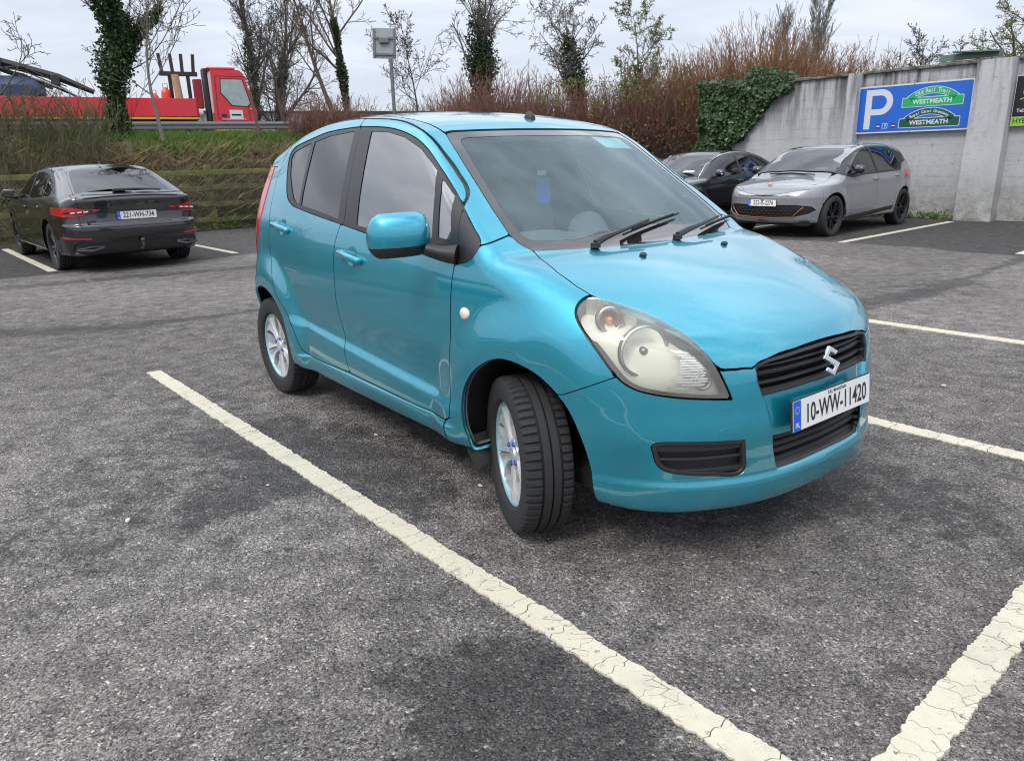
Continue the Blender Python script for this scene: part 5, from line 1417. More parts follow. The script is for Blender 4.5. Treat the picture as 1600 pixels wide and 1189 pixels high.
def asphalt_mat():
    t = NT('asphalt'); v = t.tc('Object')
    st, fr, wr = t.attr('stain_shade'), t.attr('fresh'), t.attr('worn')
    n = t.n.new('ShaderNodeTexVoronoi'); n.inputs['Scale'].default_value = 140; t.l.new(v, n.inputs['Vector'])
    sc = t.n.new('ShaderNodeSeparateColor'); t.l.new(n.outputs['Color'], sc.inputs[0])
    n2 = t.n.new('ShaderNodeTexVoronoi'); n2.inputs['Scale'].default_value = 360; t.l.new(v, n2.inputs['Vector'])
    s2 = t.n.new('ShaderNodeSeparateColor'); t.l.new(n2.outputs['Color'], s2.inputs[0])
    stone = t.ramp(sc.outputs[0], (0, (.042, .040, .040)), (.40, (.125, .117, .112)), (.72, (.215, .20, .19)), (.92, (.34, .32, .30)), (1.0, (.58, .55, .51)))
    fine = t.ramp(s2.outputs[0], (0, (.042, .040, .039)), (.6, (.165, .154, .146)), (1.0, (.38, .36, .335)))
    grain = t.mix(t.maprange(t.noise(60, 2, .5, v), .42, .58), stone, fine)
    pit = t.ramp(t.noise(75, 4, .7, v), (.33, .22), (.48, 1.0))
    grain = t.mix(1.0, grain, pit, 'MULTIPLY')
    # mid-scale mottling: worn pale areas, dark rubbed-in bitumen
    mid = t.noise(7, 5, .65, v); mot = t.ramp(mid, (.32, .60), (.70, 1.42))
    grain = t.mix(1.0, grain, mot, 'MULTIPLY')
    big = t.maprange(wr, 0, 1, .86, 1.16)
    mulb = t.n.new('ShaderNodeVectorMath'); mulb.operation = 'SCALE'; t.l.new(grain, mulb.inputs[0]); t.l.new(big, mulb.inputs['Scale'])
    tint = t.mix(t.noise(.9, 3, .5, v), (1.09, 1.03, .99), (1.02, 1.02, 1.02))
    base = t.mix(1.0, mulb.outputs[0], tint, 'MULTIPLY')
    # stains and painted car shade: break the mask up with the grain so single stones stay pale
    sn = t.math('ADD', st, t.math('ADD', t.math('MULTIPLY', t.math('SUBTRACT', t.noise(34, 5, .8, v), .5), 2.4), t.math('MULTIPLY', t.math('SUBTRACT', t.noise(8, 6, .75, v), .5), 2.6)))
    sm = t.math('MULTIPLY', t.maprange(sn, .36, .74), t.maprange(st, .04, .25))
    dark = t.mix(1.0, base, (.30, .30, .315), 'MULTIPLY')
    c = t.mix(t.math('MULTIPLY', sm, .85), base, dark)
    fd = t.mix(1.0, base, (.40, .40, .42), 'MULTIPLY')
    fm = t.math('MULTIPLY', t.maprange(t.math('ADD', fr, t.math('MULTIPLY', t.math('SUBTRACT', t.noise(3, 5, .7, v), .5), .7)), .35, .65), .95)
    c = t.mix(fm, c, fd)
    t.set(Base_Color=c, Roughness=t.maprange(sm, 0, 1, .88, .62))
    t.bsdf.inputs['Specular IOR Level'].default_value = .35
    h = t.math('ADD', t.math('MULTIPLY', sc.outputs[1], .8), t.math('ADD', t.math('MULTIPLY', n.outputs['Distance'], -1.4), t.math('MULTIPLY', t.noise(75, 4, .7, v), 1.6)))
    t.bump(h, .75, .006)
    return t


asphalt_mat()
t = NT('line_paint'); v = t.tc('Object')
crk = t.voro(19, 'Distance', 'DISTANCE_TO_EDGE', t.mapping((.55, 1.25, 1), (0, 0, rad(41)), vec=v)); fine = t.maprange(crk, .0, .022)
wobv = t.noise(9, 4, .6, v)
fmask = t.math('MAXIMUM', fine, t.maprange(wobv, .40, .46))
pit = t.maprange(t.noise(140, 3, .7, v), .30, .36)
col = t.mix(t.noise(5, 5, .6, v), (.52, .475, .36), (.62, .575, .46))
col = t.mix(t.maprange(t.noise(1.7, 3, .5, v), .62, .78, 0, .35), col, (.52, .40, .20))
col = t.mix(t.maprange(t.noise(30, 5, .7, v), .55, .85, 0, .55), col, (.40, .38, .34))
col = t.mix(fmask, (.13, .125, .115), col); col = t.mix(pit, (.17, .16, .15), col); wear = t.maprange(t.math('ADD', t.math('MULTIPLY', t.noise(11, 7, .8, v), .7), t.math('MULTIPLY', t.noise(70, 3, .7, v), .3)), .585, .625, 0, .85); col = t.mix(wear, col, (.15, .14, .13))
col = t.mix(t.maprange(t.noise(2.6, 6, .75, v), .50, .74, 0, .5), col, (.30, .285, .25)); t.set(Base_Color=col, Roughness=.75); t.bump(t.math('MULTIPLY', fmask, t.noise(90, 3, .6, v)), .4, .003)
plain('pebble_pale', (.62, .58, .50), .8)


# ------------------------------------------------------------------ bank, road, fence, wall
FENCE = [(-16.5, 7.2), (-13.5, 10.2), (-9.6, 14.1), (-6.47, 17.26), (-5.2, 18.5), (-3.2, 19.3), (1.5, 20.2), (5.3, 20.9)]
RAIL = [(-26, 14.15), (-19.9, 16.9), (-13.0, 20.0), (-5.22, 23.5), (-2.5, 24.7), (2.0, 26.7), (8.0, 29.4), (16, 33.0)]


def along(poly, n):
    p = np.array(poly, float); L = np.concatenate([[0], np.cumsum(np.linalg.norm(np.diff(p, axis=0), axis=1))]); t = np.linspace(0, L[-1], n)
    return np.stack([np.interp(t, L, p[:, 0]), np.interp(t, L, p[:, 1])], 1)


BZ = Spl([(0, .03), (.06, .35), (.15, .95), (.30, 1.60), (.45, 1.95), (.60, 2.06), (1.0, 2.05)])


def bank_z(t):       # height across the bank, foot to road edge
    return BZ(t)


BANK = {}


def build_bank():
    nu, nt = 160, 26
    pu = np.linspace(0, 1, nu)
    i = np.linspace(0, len(FENCE) - 1, nu); F_ = np.stack([np.interp(i, range(len(FENCE)), [p[k] for p in FENCE]) for k in (0, 1)], 1); R_ = np.stack([np.interp(i, range(len(RAIL)), [p[k] for p in RAIL]) for k in (0, 1)], 1)
    BANK['F'], BANK['R'] = F_, R_
    T = np.linspace(-.06, 1.0, nt)
    P = F_[:, None] + (R_ - F_)[:, None] * T[None, :, None]; x = P[..., 0].ravel(); y = P[..., 1].ravel()
    z = np.tile(bank_z(np.clip(T, 0, 1)), nu) + (fbm(x * 1.4, y * 1.4, 30, 4) - .5) * .28 * np.tile(sstep(0, .15, T) * (1 - sstep(.85, 1, T)), nu)
    z[np.tile(T < 0, nu)] = -.02
    a, b = np.meshgrid(np.arange(nu - 1), np.arange(nt - 1), indexing='ij'); k = (a * nt + b).ravel()
    o = mesh_np('bank', np.stack([x, y, z], 1), np.stack([k, k + nt, k + nt + 1, k + 1], 1), 'bank_soil'); tag(o, kind='structure')
    # road behind the rail and land beyond
    r = np.array(RAIL); d = (r[-1] - r[0]) / np.linalg.norm(r[-1] - r[0]); nrm = np.array([-d[1], d[0]])
    a0, a1 = r[0] - d * 60, r[-1] + d * 60
    def sheet(nm, o0, o1, zz, mat):
        v = [(*(a0 + nrm * o0), zz), (*(a1 + nrm * o0), zz), (*(a1 + nrm * o1), zz), (*(a0 + nrm * o1), zz)]
        q = MB(); q.add(v, [(0, 1, 2, 3)]); tag(q.build(nm, mat), kind='structure')
    sheet('verge', -.1, 1.0, 2.02, 'bank_soil'); sheet('road', 1.0, 10.5, 1.96, 'asphalt_road'); sheet('field', 10.5, 260, 1.90, 'bank_soil')


def bank_pt(rng, u0, u1, t0, t1):
    u = rng.uniform(u0, u1) * (len(BANK['F']) - 1); i = int(u); f = u - i; i2 = min(i + 1, len(BANK['F']) - 1); t = rng.uniform(t0, t1)
    a = BANK['F'][i] * (1 - f) + BANK['F'][i2] * f; b = BANK['R'][i] * (1 - f) + BANK['R'][i2] * f; p = a + (b - a) * t
    return float(p[0]), float(p[1]), float(bank_z(np.array(t)))


def build_fence():
    root = empty('wooden_fence', (-6.47, 17.26, 0)); tag(root, 'mossy four rail wooden fence with wire mesh along the foot of the bank', 'fence')
    off = Vector((-6.47, 17.26, 0)); rng = random.Random(3)
    pts = along(FENCE[1:], 15)
    posts = [Vector((p[0], p[1], 0)) for p in pts]
    for i, p in enumerate(posts):
        t = (posts[min(i + 1, len(posts) - 1)] - posts[max(i - 1, 0)]).normalized(); rz = math.atan2(t.y, t.x)
        b = MB(); h = 1.38 + rng.uniform(-.04, .04); b.box((p.x - off.x, p.y - off.y, h / 2), (.14, .09, h), Matrix.Rotation(rz, 3, 'Z') @ Matrix.Rotation(rng.uniform(-.03, .03), 3, 'X'), bev=.008); b.build('post', 'moss_wood', root)
    for i in range(len(posts) - 1):
        a, c = posts[i], posts[i + 1]; t = (c - a).normalized(); nrm = Vector((t.y, -t.x, 0)); L = (c - a).length
        for z in (1.26, .93, .57, .24):
            m = (a + c) / 2 + nrm * .068; b = MB()
            b.box((m.x - off.x, m.y - off.y, z + rng.uniform(-.015, .015)), (L * .995, .038, .105), Matrix.Rotation(math.atan2(t.y, t.x), 3, 'Z') @ Matrix.Rotation(rng.uniform(-.008, .008), 3, 'Y'), bev=.006); b.build('rail', 'moss_wood', root)
    # wire mesh in front of the rails
    S = []
    for i in range(len(posts) - 1):
        a, c = posts[i], posts[i + 1]; t = (c - a).normalized(); nrm = Vector((t.y, -t.x, 0)) * .10; L = (c - a).length
        n = int(L / .075)
        for k in range(-int(1.25 / .075), n):
            for sg in (1, -1):
                x0, x1 = k * .075, k * .075 + 1.25
                if sg < 0: x0, x1 = x1, x0
                lo, hi = 0.0, 1.0
                if x1 != x0:
                    ta, tb = (0 - x0) / (x1 - x0), (L - x0) / (x1 - x0); lo, hi = max(lo, min(ta, tb)), min(hi, max(ta, tb))
                if hi - lo < .02: continue
                p = a + t * (x0 + (x1 - x0) * lo) + nrm; q = a + t * (x0 + (x1 - x0) * hi) + nrm
                S.append((p.x - off.x, p.y - off.y, .03 + 1.25 * lo, q.x - off.x, q.y - off.y, .03 + 1.25 * hi, .0022, .0022))
    o = segs_mesh('wire_mesh', np.array(S), 3, 'wire', root); o['kind'] = 'stuff'


def build_guardrail():
    root = empty('crash_barrier', (-9, 21.7, 2.0)); tag(root, 'grey steel crash barrier along the raised road in front of the truck', 'barrier'); off = Vector((-9, 21.7, 2.0))
    P = [Vector((p[0], p[1], 0)) for p in RAIL]; d = (P[3] - P[2]).normalized(); a = P[2] - d * 6.5; n = Vector((d.y, -d.x, 0)); rz = Matrix.Rotation(math.atan2(d.y, d.x), 3, 'Z')
    for k in range(9):                       # beams bolted end to end
        c = a + d * (k * 3.2 + 1.6); b = MB()
        prof = [(.0, .20), (.03, .20), (.035, .17), (.055, .15), (.055, .11), (.025, .09), (.025, .065), (.055, .045), (.055, .005), (.03, -.02), (.0, -.02), (0, -.015), (.045, .01), (.045, .04), (.015, .06), (.015, .095), (.045, .115), (.045, .145), (.02, .175), (.0, .19)]
        v = []
        for e in (-1.597, 1.597):
            for y, z in prof: w = c + d * e + n * (y + .05) - off; v.append((w.x, w.y, .42 + z))
        m = len(prof); b.add(v, [(i, (i + 1) % m, m + (i + 1) % m, m + i) for i in range(m)]); b.build('beam', 'galv', root)
        b = MB(); e = c - d * 1.5 - off; b.box((e.x, e.y, .29), (.12, .07, .66), rz, bev=.005); b.build('post', 'galv', root)
        b = MB(); e = c + d * .1 - off; b.box((e.x, e.y, .29), (.12, .07, .66), rz, bev=.005); b.build('post', 'galv', root)
    r2 = empty('crash_barrier', (-9, 30, 2.0)); tag(r2, 'pale steel crash barrier on the far side of the raised road', 'barrier')
    off2 = Vector((-9, 30, 2.0)); q = Vector((-n.x, -n.y, 0)) * 10.3
    for k in range(9):
        c = a + q + d * (k * 3.2 + 1.6) - off2; b = MB(); b.box((c.x, c.y, .55), (3.19, .06, .24), rz, bev=.02); b.build('beam', 'galv_pale', r2)
        b = MB(); c2 = c - d * 1.5; b.box((c2.x, c2.y, .26), (.1, .08, .6), rz); b.build('post', 'galv_pale', r2)


def wall_mtx(q, z, s=16.9):
    p = sq(s, q, z); return Matrix(((-DV[0], 0, -NV[0], p[0]), (-DV[1], 0, -NV[1], p[1]), (0, 1, 0, p[2]), (0, 0, 0, 1)))


def build_wall():
    q0, q1, h = 1.2, 11.85, 2.94
    base = wall_mtx(q1, 0)                     # local x runs towards the right of the picture
    root = empty('concrete_wall'); root.matrix_world = base
    tag(root, 'weathered whitewashed block wall with buttresses carrying the blue parking sign', 'wall')
    L = q1 - q0; rng = random.Random(8)
    b = MB(); b.box((L / 2, h / 2, -.12), (L, h, .20)); b.build('wall_core', 'wall_white', root)
    bw, bh = .447, .21; nrow = int(h / bh)
    meshes = []
    for k in range(4):
        b = MB(); b.box((0, 0, 0), (bw - .0012, bh - .0012, .05), bev=.0015); o = b.build('block', 'wall_white', None); me = o.data; bpy.data.objects.remove(o); meshes.append(me)
    half = MB(); half.box((0, 0, 0), (bw / 2 - .003, bh - .003, .05), bev=.0025); o = half.build('block', 'wall_white', None); hm = o.data; bpy.data.objects.remove(o)
    # the courses that show: 14 rows, from the ivy to the picture edge
    x_lo, x_hi = .3, 8.2
    for r in range(nrow):
        x = x_lo + (bw / 2 if r % 2 else 0)
        while x + bw < x_hi:
            c = link('block', meshes[rng.randrange(4)], root); c.location = (x + bw / 2, (r + .5) * bh, -.0205 + rng.uniform(-.0012, .0012)); c.rotation_euler = (rng.uniform(-.0025, .0025), rng.uniform(-.0025, .0025), 0)
            x += bw
    b = MB(); b.box((x_lo / 2, h / 2, -.0205), (x_lo, h, .05)); b.build('render_patch', 'wall_white', root)
    b = MB(); b.box(((x_hi + L) / 2, h / 2, -.022), (L - x_hi + bw, h, .05)); b.build('render_patch', 'wall_white', root)
    for q, w, ss in ((7.86, .22, .26), (5.17, .62, .30), (2.4, .62, .30)):
        b = MB(); x = q1 - q; v = []
        for z, ex in ((0, 1.06), (h + .03, 1.0)):
            for xx, dd in ((-w / 2 * ex, 0), (w / 2 * ex, 0), (w / 2 * ex, ss * (1.2 if z == 0 else 1)), (-w / 2 * ex, ss * (1.2 if z == 0 else 1))): v.append((x + xx, z, dd))
        b.add(v, [(0, 1, 2, 3), (4, 5, 6, 7), (0, 1, 5, 4), (1, 2, 6, 5), (2, 3, 7, 6), (3, 0, 4, 7)]); b.build('buttress', 'wall_white', root)
    x = 0
    while x < L:
        w = rng.uniform(.5, .75); hh = rng.uniform(.05, .075); b = MB(); b.box((x + w / 2, h + hh / 2, -.10 + rng.uniform(-.01, .01)), (w - .012, hh, .34), Matrix.Rotation(rng.uniform(-.012, .012), 3, 'Z'), bev=.012); b.build('coping_stone', 'coping', root); x += w
    return root


def ring_sector(cx, cy, r0, r1, a0, a1, sx=1.0, n=22):
    return [(cx + r1 * sx * math.cos(t), cy + r1 * math.sin(t)) for t in np.linspace(a0, a1, n)] + [(cx + r0 * sx * math.cos(t), cy + r0 * math.sin(t)) for t in np.linspace(a1, a0, n)]


def round_rect(x0, y0, x1, y1, r, n=5):
    out = []
    for cx, cy, s in ((x1 - r, y1 - r, 0), (x0 + r, y1 - r, 1), (x0 + r, y0 + r, 2), (x1 - r, y0 + r, 3)):
        out += [(cx + r * math.cos(rad(90 * s + 90 * k / n)), cy + r * math.sin(rad(90 * s + 90 * k / n))) for k in range(n + 1)]
    return out


def build_signs():
    W_, H_ = 2.24, .945
    root = empty('parking_sign'); root.matrix_world = wall_mtx(7.77, 1.735, 16.80)      # lower left corner, face out
    tag(root, 'blue parking sign with a white P and two green trail logos on the wall', 'sign')
    def flat(nm, poly, z0, z1, mat, par=root):
        b = MB(); b.prism(poly, z0, z1); return b.build(nm, mat, par)
    flat('sign_panel', round_rect(0, 0, W_, H_, .02), 0, .02, 'sign_white')
    flat('sign_face', round_rect(.028, .028, W_ - .028, H_ - .028, .03), .02, .0225, 'sign_blue')
    # the P
    x0, y0, x1, y1 = .17, .085, .30, .875
    P = [(x0, y0), (x1, y0), (x1, .365), (.50, .365)]
    P += [(.50 + .255 * math.sin(t), .62 - .255 * math.cos(t)) for t in np.linspace(.0, math.pi, 16)][1:]
    P += [(x0, y1)]
    b = MB(); outer = P; hole = [(x1, .48), (.49, .48)] + [(.49 + .14 * math.sin(t), .62 - .14 * math.cos(t)) for t in np.linspace(0, math.pi, 12)][1:] + [(x1, .76)]
    # built from three bars and a bowl so that the counter stays open
    flat('letter_stem', [(x0, y0), (x1, y0), (x1, y1), (x0, y1)], .0225, .0245, 'sign_white')
    flat('letter_bowl', [(x1 + .0005, .365), (.48, .365)] + [(.48 + .255 * math.sin(t), .62 - .255 * math.cos(t)) for t in np.linspace(0, math.pi, 20)][1:] + [(x1 + .0005, .875), (x1 + .0005, .755), (.475, .755)] + [(.475 + .135 * math.sin(t), .62 + .135 * math.cos(t)) for t in np.linspace(0, math.pi, 14)][1:] + [(x1 + .0005, .485)], .0225, .0245, 'sign_white')
    def logo(x, y, mat, arc, size, spread):
        w, h = 1.14, .165
        flat('logo_border', round_rect(x - .012, y - .012, x + w + .012, y + h + .012, .02), .0226, .0236, 'sign_white')
        flat('logo_bar', round_rect(x, y, x + w, y + h, .014), .0237, .0247, mat)
        cx = x + w / 2; r1 = .753; cy = y + h + .19 - r1
        a = math.asin((y + h + .013 - cy) / r1); ab = math.asin((y + h + .013 - cy) / (r1 + .012))
        flat('logo_arch_border', ring_sector(cx, cy, r1 - .125, r1 + .012, ab, math.pi - ab), .0226, .0236, 'sign_white')
        flat('logo_arch', ring_sector(cx, cy, r1 - .113, r1, a + .02, math.pi - a - .02), .0237, .0247, mat)
        text('logo_text', 'WESTMEATH', .118, 'sign_white', root, Matrix.Translation((x + w / 2, y + h / 2, .0252)), 1.05, font_space=1.02, bold=.03)
        n = len(arc); rr = r1 - .058
        for k, ch in enumerate(arc):
            if ch == ' ': continue
            t = math.pi / 2 + spread * (.5 - (k + .5) / n)
            text('arch_letter', ch, size, 'sign_white', root, Matrix.Translation((cx + rr * math.cos(t), cy + rr * math.sin(t), .0252)) @ Matrix.Rotation(t - math.pi / 2, 4, 'Z'))
    logo(.93, .49, 'sign_green', 'Old Rail Trail', .105, .95)
    logo(.91, .09, 'sign_dark_green', 'Royal Canal Greenway', .080, 1.12)
    for x in (.44, .75):
        flat('icon', round_rect(x, .09, x + .085, .185, .01), .0225, .0240, 'sign_maroon'); flat('icon_band', [(x + .01, .125), (x + .075, .125), (x + .075, .15), (x + .01, .15)], .0240, .0248, 'sign_white')
    flat('icon', round_rect(.565, .088, .675, .192, .012), .0225, .0240, 'sign_white'); flat('icon', round_rect(.575, .098, .665, .182, .008), .0240, .0247, 'plate_blue')
    text('icon_text', 'f', .10, 'sign_white', root, Matrix.Translation((.63, .138, .0252)), 1.1)
    for x, y in ((.05, .05), (W_ - .05, .05), (.05, H_ - .05), (W_ - .05, H_ - .05), (W_ / 2, .012), (W_ / 2, H_ - .012)):
        b = MB(); b.lathe([(.010, .0), (.009, .005), (.001, .006)], 8, Matrix.Translation((x, y, .0226))); b.build('bolt', 'galv', root)
    # black advertising board at the picture edge
    r2 = empty('advert_board'); r2.matrix_world = wall_mtx(4.83, 1.76, 16.80)
    tag(r2, 'black advertising board with a lime strip at the right picture edge', 'sign')
    flat('board', [(0, 0), (2.2, 0), (2.2, .89), (0, .89)], 0, .02, 'sign_white', r2)
    flat('board_face', [(.008, .165), (2.19, .165), (2.19, .88), (.008, .88)], .02, .022, 'sign_black', r2)
    flat('lime_strip', [(.004, .004), (2.196, .004), (2.196, .16), (.004, .16)], .02, .022, 'sign_lime', r2)
    text('strip_text', 'HYBRI', .13, 'sign_black', r2, Matrix.Translation((.03, .082, .0226)), .9, 'LEFT'); text('phone_text', 'Tel: 04', .085, 'sign_white', r2, Matrix.Translation((.07, .27, .0226)), 1.0, 'LEFT')
    b = MB()
    b.tube([(.24 + .09 * math.cos(t), .60 + .09 * math.sin(t), .026) for t in np.linspace(0, 2 * math.pi, 20)], .014, 5, False); b.box((.31, .73, .024), (.10, .16, .004)); b.build('board_logo', 'sign_white', r2)
    b = MB(); b.add(*strip([(.10, .47, .024), (.25, .52, .024), (.45, .50, .024)], (0, .02, 0), (0, 0, .004))); b.build('board_swoosh', 'sign_lime', r2)
    b = MB(); b.add(*strip([(.16, .45, .024), (.30, .49, .024), (.45, .46, .024)], (0, .02, 0), (0, 0, .004))); b.build('board_swoosh', 'plate_blue', r2)
    # back of a road sign on a pole
    p = empty('road_sign', (-3.42, 24.0, 1.9)); tag(p, 'grey back of a square road sign on a steel pole above the turquoise roof', 'sign')
    b = MB(); b.tube([(0, 0, 0), (0, 0, 3.3)], .055, 10); b.build('pole', 'galv', p)
    b = MB(); b.box((-.16, -.05, 2.90), (.70, .02, .84), Matrix.Rotation(rad(3), 3, 'Y')); b.build('plate', 'galv_pale', p)
    for z in (2.6, 3.05): b = MB(); b.box((-.16, -.085, z), (.66, .05, .05), Matrix.Rotation(rad(3), 3, 'Y')); b.build('channel', 'galv', p)
    for x in (-.46, .14): b = MB(); b.box((x, -.08, 2.90), (.05, .04, .80), Matrix.Rotation(rad(3), 3, 'Y')); b.build('channel', 'galv', p)
    b = MB(); b.box((-.16, -.11, 2.98), (.30, .09, .16), bev=.02); b.build('junction_box', 'galv', p)


def build_far():
    # pale warehouse behind the road
    root = empty('warehouse', (-16, 56, 1.9)); tag(root, 'long pale grey warehouse with a dark eaves line beyond the road', 'building')
    a, c = Vector((-30, -9.0, 0)), Vector((14, 9.5, 0)); d = (c - a).normalized(); rz = Matrix.Rotation(math.atan2(d.y, d.x), 3, 'Z'); L = (c - a).length; n = Vector((-d.y, d.x, 0))
    m = (a + c) / 2 + n * 8
    b = MB(); b.box((m.x, m.y, 1.65), (L, 16, 3.3), rz); b.build('wall', 'cladding', root)
    m2 = (a + c) / 2 - n * .1; b = MB(); b.box((m2.x, m2.y, 3.37), (L + .2, .35, .16), rz); b.build('gutter', 'dark_metal', root)
    b = MB(); zz = 3.45
    v = [tuple(a - n * .2 + Vector((0, 0, zz))), tuple(c - n * .2 + Vector((0, 0, zz))), tuple(c + n * 8 + Vector((0, 0, zz + .5))), tuple(a + n * 8 + Vector((0, 0, zz + .5))), tuple(c + n * 16.2 + Vector((0, 0, zz))), tuple(a + n * 16.2 + Vector((0, 0, zz)))]
    b.add(v, [(0, 1, 2, 3), (3, 2, 4, 5)]); b.build('roof', 'galv_pale', root)
    for k in range(12):
        e = a + d * (L * (k + .5) / 12) - n * .03; b = MB(); b.box((e.x, e.y, 1.6), (.08, .06, 3.2), rz); b.build('downpipe', 'galv', root)
    # green steel frame behind the wall
    r2 = empty('steel_frame'); r2.matrix_world = Matrix.Translation(sq(19.6, 6.6, 0)) @ Matrix.Rotation(math.atan2(-DV[1], -DV[0]), 4, 'Z')
    tag(r2, 'green steel clad frame standing behind the wall above the parking sign', 'frame')
    for k in range(4): b = MB(); b.box((-.05, -.02, 2.92 + .15 * k), (1.25, .03, .14)); b.build('board', 'green_metal', r2)
    for x in (-.6, .1, .55): b = MB(); b.box((x, .06, 1.72), (.08, .08, 3.44)); b.build('post', 'green_metal', r2)
    b = MB(); b.box((.10, -.1, 3.44), (.9, .25, .03), Matrix.Rotation(rad(4), 3, 'Y')); b.build('top_plate', 'green_metal', r2)


def build_truck():
    ang = rad(27); root = empty('flatbed_truck', (-9.20, 28.86, 1.97), ang)
    tag(root, 'red flatbed truck with a loader crane driving along the raised road', 'truck')
    yn = 0.0                                  # near side at y = -0, truck body extends to +y
    def bx(nm, c, d, mat, bev=.0, rot=None, par=root): b = MB(); b.box(c, d, rot, bev); return soft(b.build(nm, mat, par), 40)
    # cab: side outline swept across
    out = [(0, .55), (.02, 1.35), (-.12, 1.75), (-.32, 2.62), (-.45, 2.74), (-1.44, 2.74), (-1.48, .55), (-1.30, .55), (-1.22, .86), (-1.0, 1.02), (-.62, 1.02), (-.40, .86), (-.34, .55)]
    m = Matrix(((1, 0, 0, 0), (0, 0, -1, 2.3), (0, 1, 0, 0), (0, 0, 0, 1)))
    b = MB(); b.prism(out, 0, 2.3, m); cab = soft(b.build('cab', 'truck_red', root), 30)
    win = [(-.30, 1.52), (-.20, 1.62), (-.40, 2.42), (-1.12, 2.42), (-1.16, 1.98), (-.82, 1.55)]
    b = MB(); b.prism([(p[0] + (.03 if p[0] > -.5 else -.03), p[1] + (.03 if p[1] > 2 else -.03)) for p in win], 0, .012, m @ Matrix.Translation((0, 0, 2.3))); b.build('window_seal', 'black_plastic', cab)
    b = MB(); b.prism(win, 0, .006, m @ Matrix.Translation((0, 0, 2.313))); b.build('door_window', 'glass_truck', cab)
    b = MB(); b.prism([(-.36, .9), (-.28, 1.5), (-.26, 2.52), (-1.30, 2.52), (-1.34, 1.1), (-1.1, .98)], 0, .008, m @ Matrix.Translation((0, 0, 2.3))); b.build('door', 'truck_red', cab)
    bx('door_sticker', (-.72, -.016, 1.22), (.46, .004, .34), 'sign_white', par=cab); bx('sticker_text_bar', (-.72, -.0195, 1.22), (.34, .003, .06), 'badge_black', par=cab)
    bx('door_handle', (-1.14, -.02, 1.20), (.16, .02, .10), 'black_plastic', par=cab)
    bx('side_mirror', (-.10, -.16, 2.08), (.10, .22, .42), 'black_plastic', .04, par=cab)
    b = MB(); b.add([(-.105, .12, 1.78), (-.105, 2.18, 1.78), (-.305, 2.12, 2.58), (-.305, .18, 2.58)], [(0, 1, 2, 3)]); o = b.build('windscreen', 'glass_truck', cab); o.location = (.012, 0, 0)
    bx('head_lamp', (-.02, .35, .95), (.10, .45, .22), 'lamp_clear', .03, par=cab); bx('grille_bar', (.0, 1.15, 1.25), (.06, 1.5, .16), 'black_plastic', .01, par=cab); bx('cab_step', (-.55, .02, .62), (.5, .08, .10), 'black_plastic', .01, par=cab)
    b = MB(); b.tube([(-.26, -.012, 1.5), (-.24, -.012, .92), (-1.12, -.012, .99), (-1.35, -.012, 1.12), (-1.31, -.012, 2.53), (-.26, -.012, 2.53)], .010, 4); b.build('door_seam', 'black_plastic', cab)
    bx('wheel_arch_trim', (-.81, -.01, 1.06), (.86, .04, .05), 'galv_pale', .01, par=cab); bx('indicator_lamp', (-.20, -.02, 1.42), (.08, .03, .06), 'lamp_amber', .01, par=cab)
    bx('beacon', (-.95, .35, 2.80), (.16, .14, .12), 'lamp_amber', .03, par=cab)
    bx('roof_deflector', (-1.05, 1.15, 2.80), (1.0, 2.0, .10), 'truck_red', .04, par=cab)
    bx('air_intake', (-1.62, .30, 1.75), (.20, .28, 2.1), 'black_plastic', .05); bx('bumper', (-.02, 1.15, .62), (.20, 2.3, .36), 'truck_red', .05)
    bx('marker_strip', (-.9, -.006, .70), (1.2, .012, .06), 'marker_yellow')
    # chassis, deck, boards
    bx('chassis', (-5.2, 1.15, .80), (8.4, .9, .26), 'dark_metal'); bx('deck', (-5.75, 1.18, 1.10), (7.5, 2.36, .10), 'dark_metal')
    for k in range(3): bx('side_board', (-3.27 - 2.5 * k, -.02, 1.46), (2.47, .04, .60), 'truck_red', .008)
    for k in range(4): bx('board_post', (-2.02 - 2.5 * k, -.02, 1.45), (.07, .06, .64), 'truck_red_dark', .008)
    for k in range(3): bx('side_board', (-3.27 - 2.5 * k, 2.36, 1.46), (2.47, .04, .60), 'truck_red', .008)
    bx('marker_strip', (-5.7, -.03, 1.10), (7.4, .012, .07), 'marker_yellow')
    for x in (-.81, -5.9, -7.1):
        w = empty('wheel', (x, .32, .48), math.pi, root)
        tm = tyre_mesh('tyre', .48, .29, .28, 48, False); tm.materials.append(M['rubber']); link('tyre', tm, w)
        q = MB(); q.lathe([(.29, .10), (.25, .06), (.14, .05), (.12, .12), (.001, .13)], 24, Matrix.Rotation(-math.pi / 2, 4, 'X')); q.build('rim', 'galv', w, True)
    # headboard rack with prongs
    rk = empty('headboard_rack', (0, 0, 0), 0, root)
    bx('crossbar', (-2.45, .55, 2.62), (1.25, .16, .14), 'rust_dark', par=rk)
    for k, x in enumerate((-3.00, -2.64, -2.30, -1.92)): bx('prong', (x, .55, 2.98), (.11, .12, .60), 'rust_dark', .01, Matrix.Rotation(rad((-4, -2, 2, 5)[k]), 3, 'Y'), rk)
    for x in (-2.75, -2.15): bx('upright', (x, .55, 1.85), (.12, .12, 1.5), 'rust_dark', par=rk)
    bx('lamp_frame', (-1.88, .45, 1.95), (.30, .2, 1.0), 'truck_red_dark', .03, par=rk)
    # loader crane folded over the bed
    cr = empty('loader_crane', (0, 0, 0), 0, root)
    b = MB(); b.tube([(-9.6, 1.0, 3.05), (-8.0, 1.0, 2.95), (-6.2, 1.0, 2.45), (-5.2, 1.0, 2.0)], [.13, .15, .14, .09], 6); soft(b.build('boom', 'dark_metal', cr), 50)
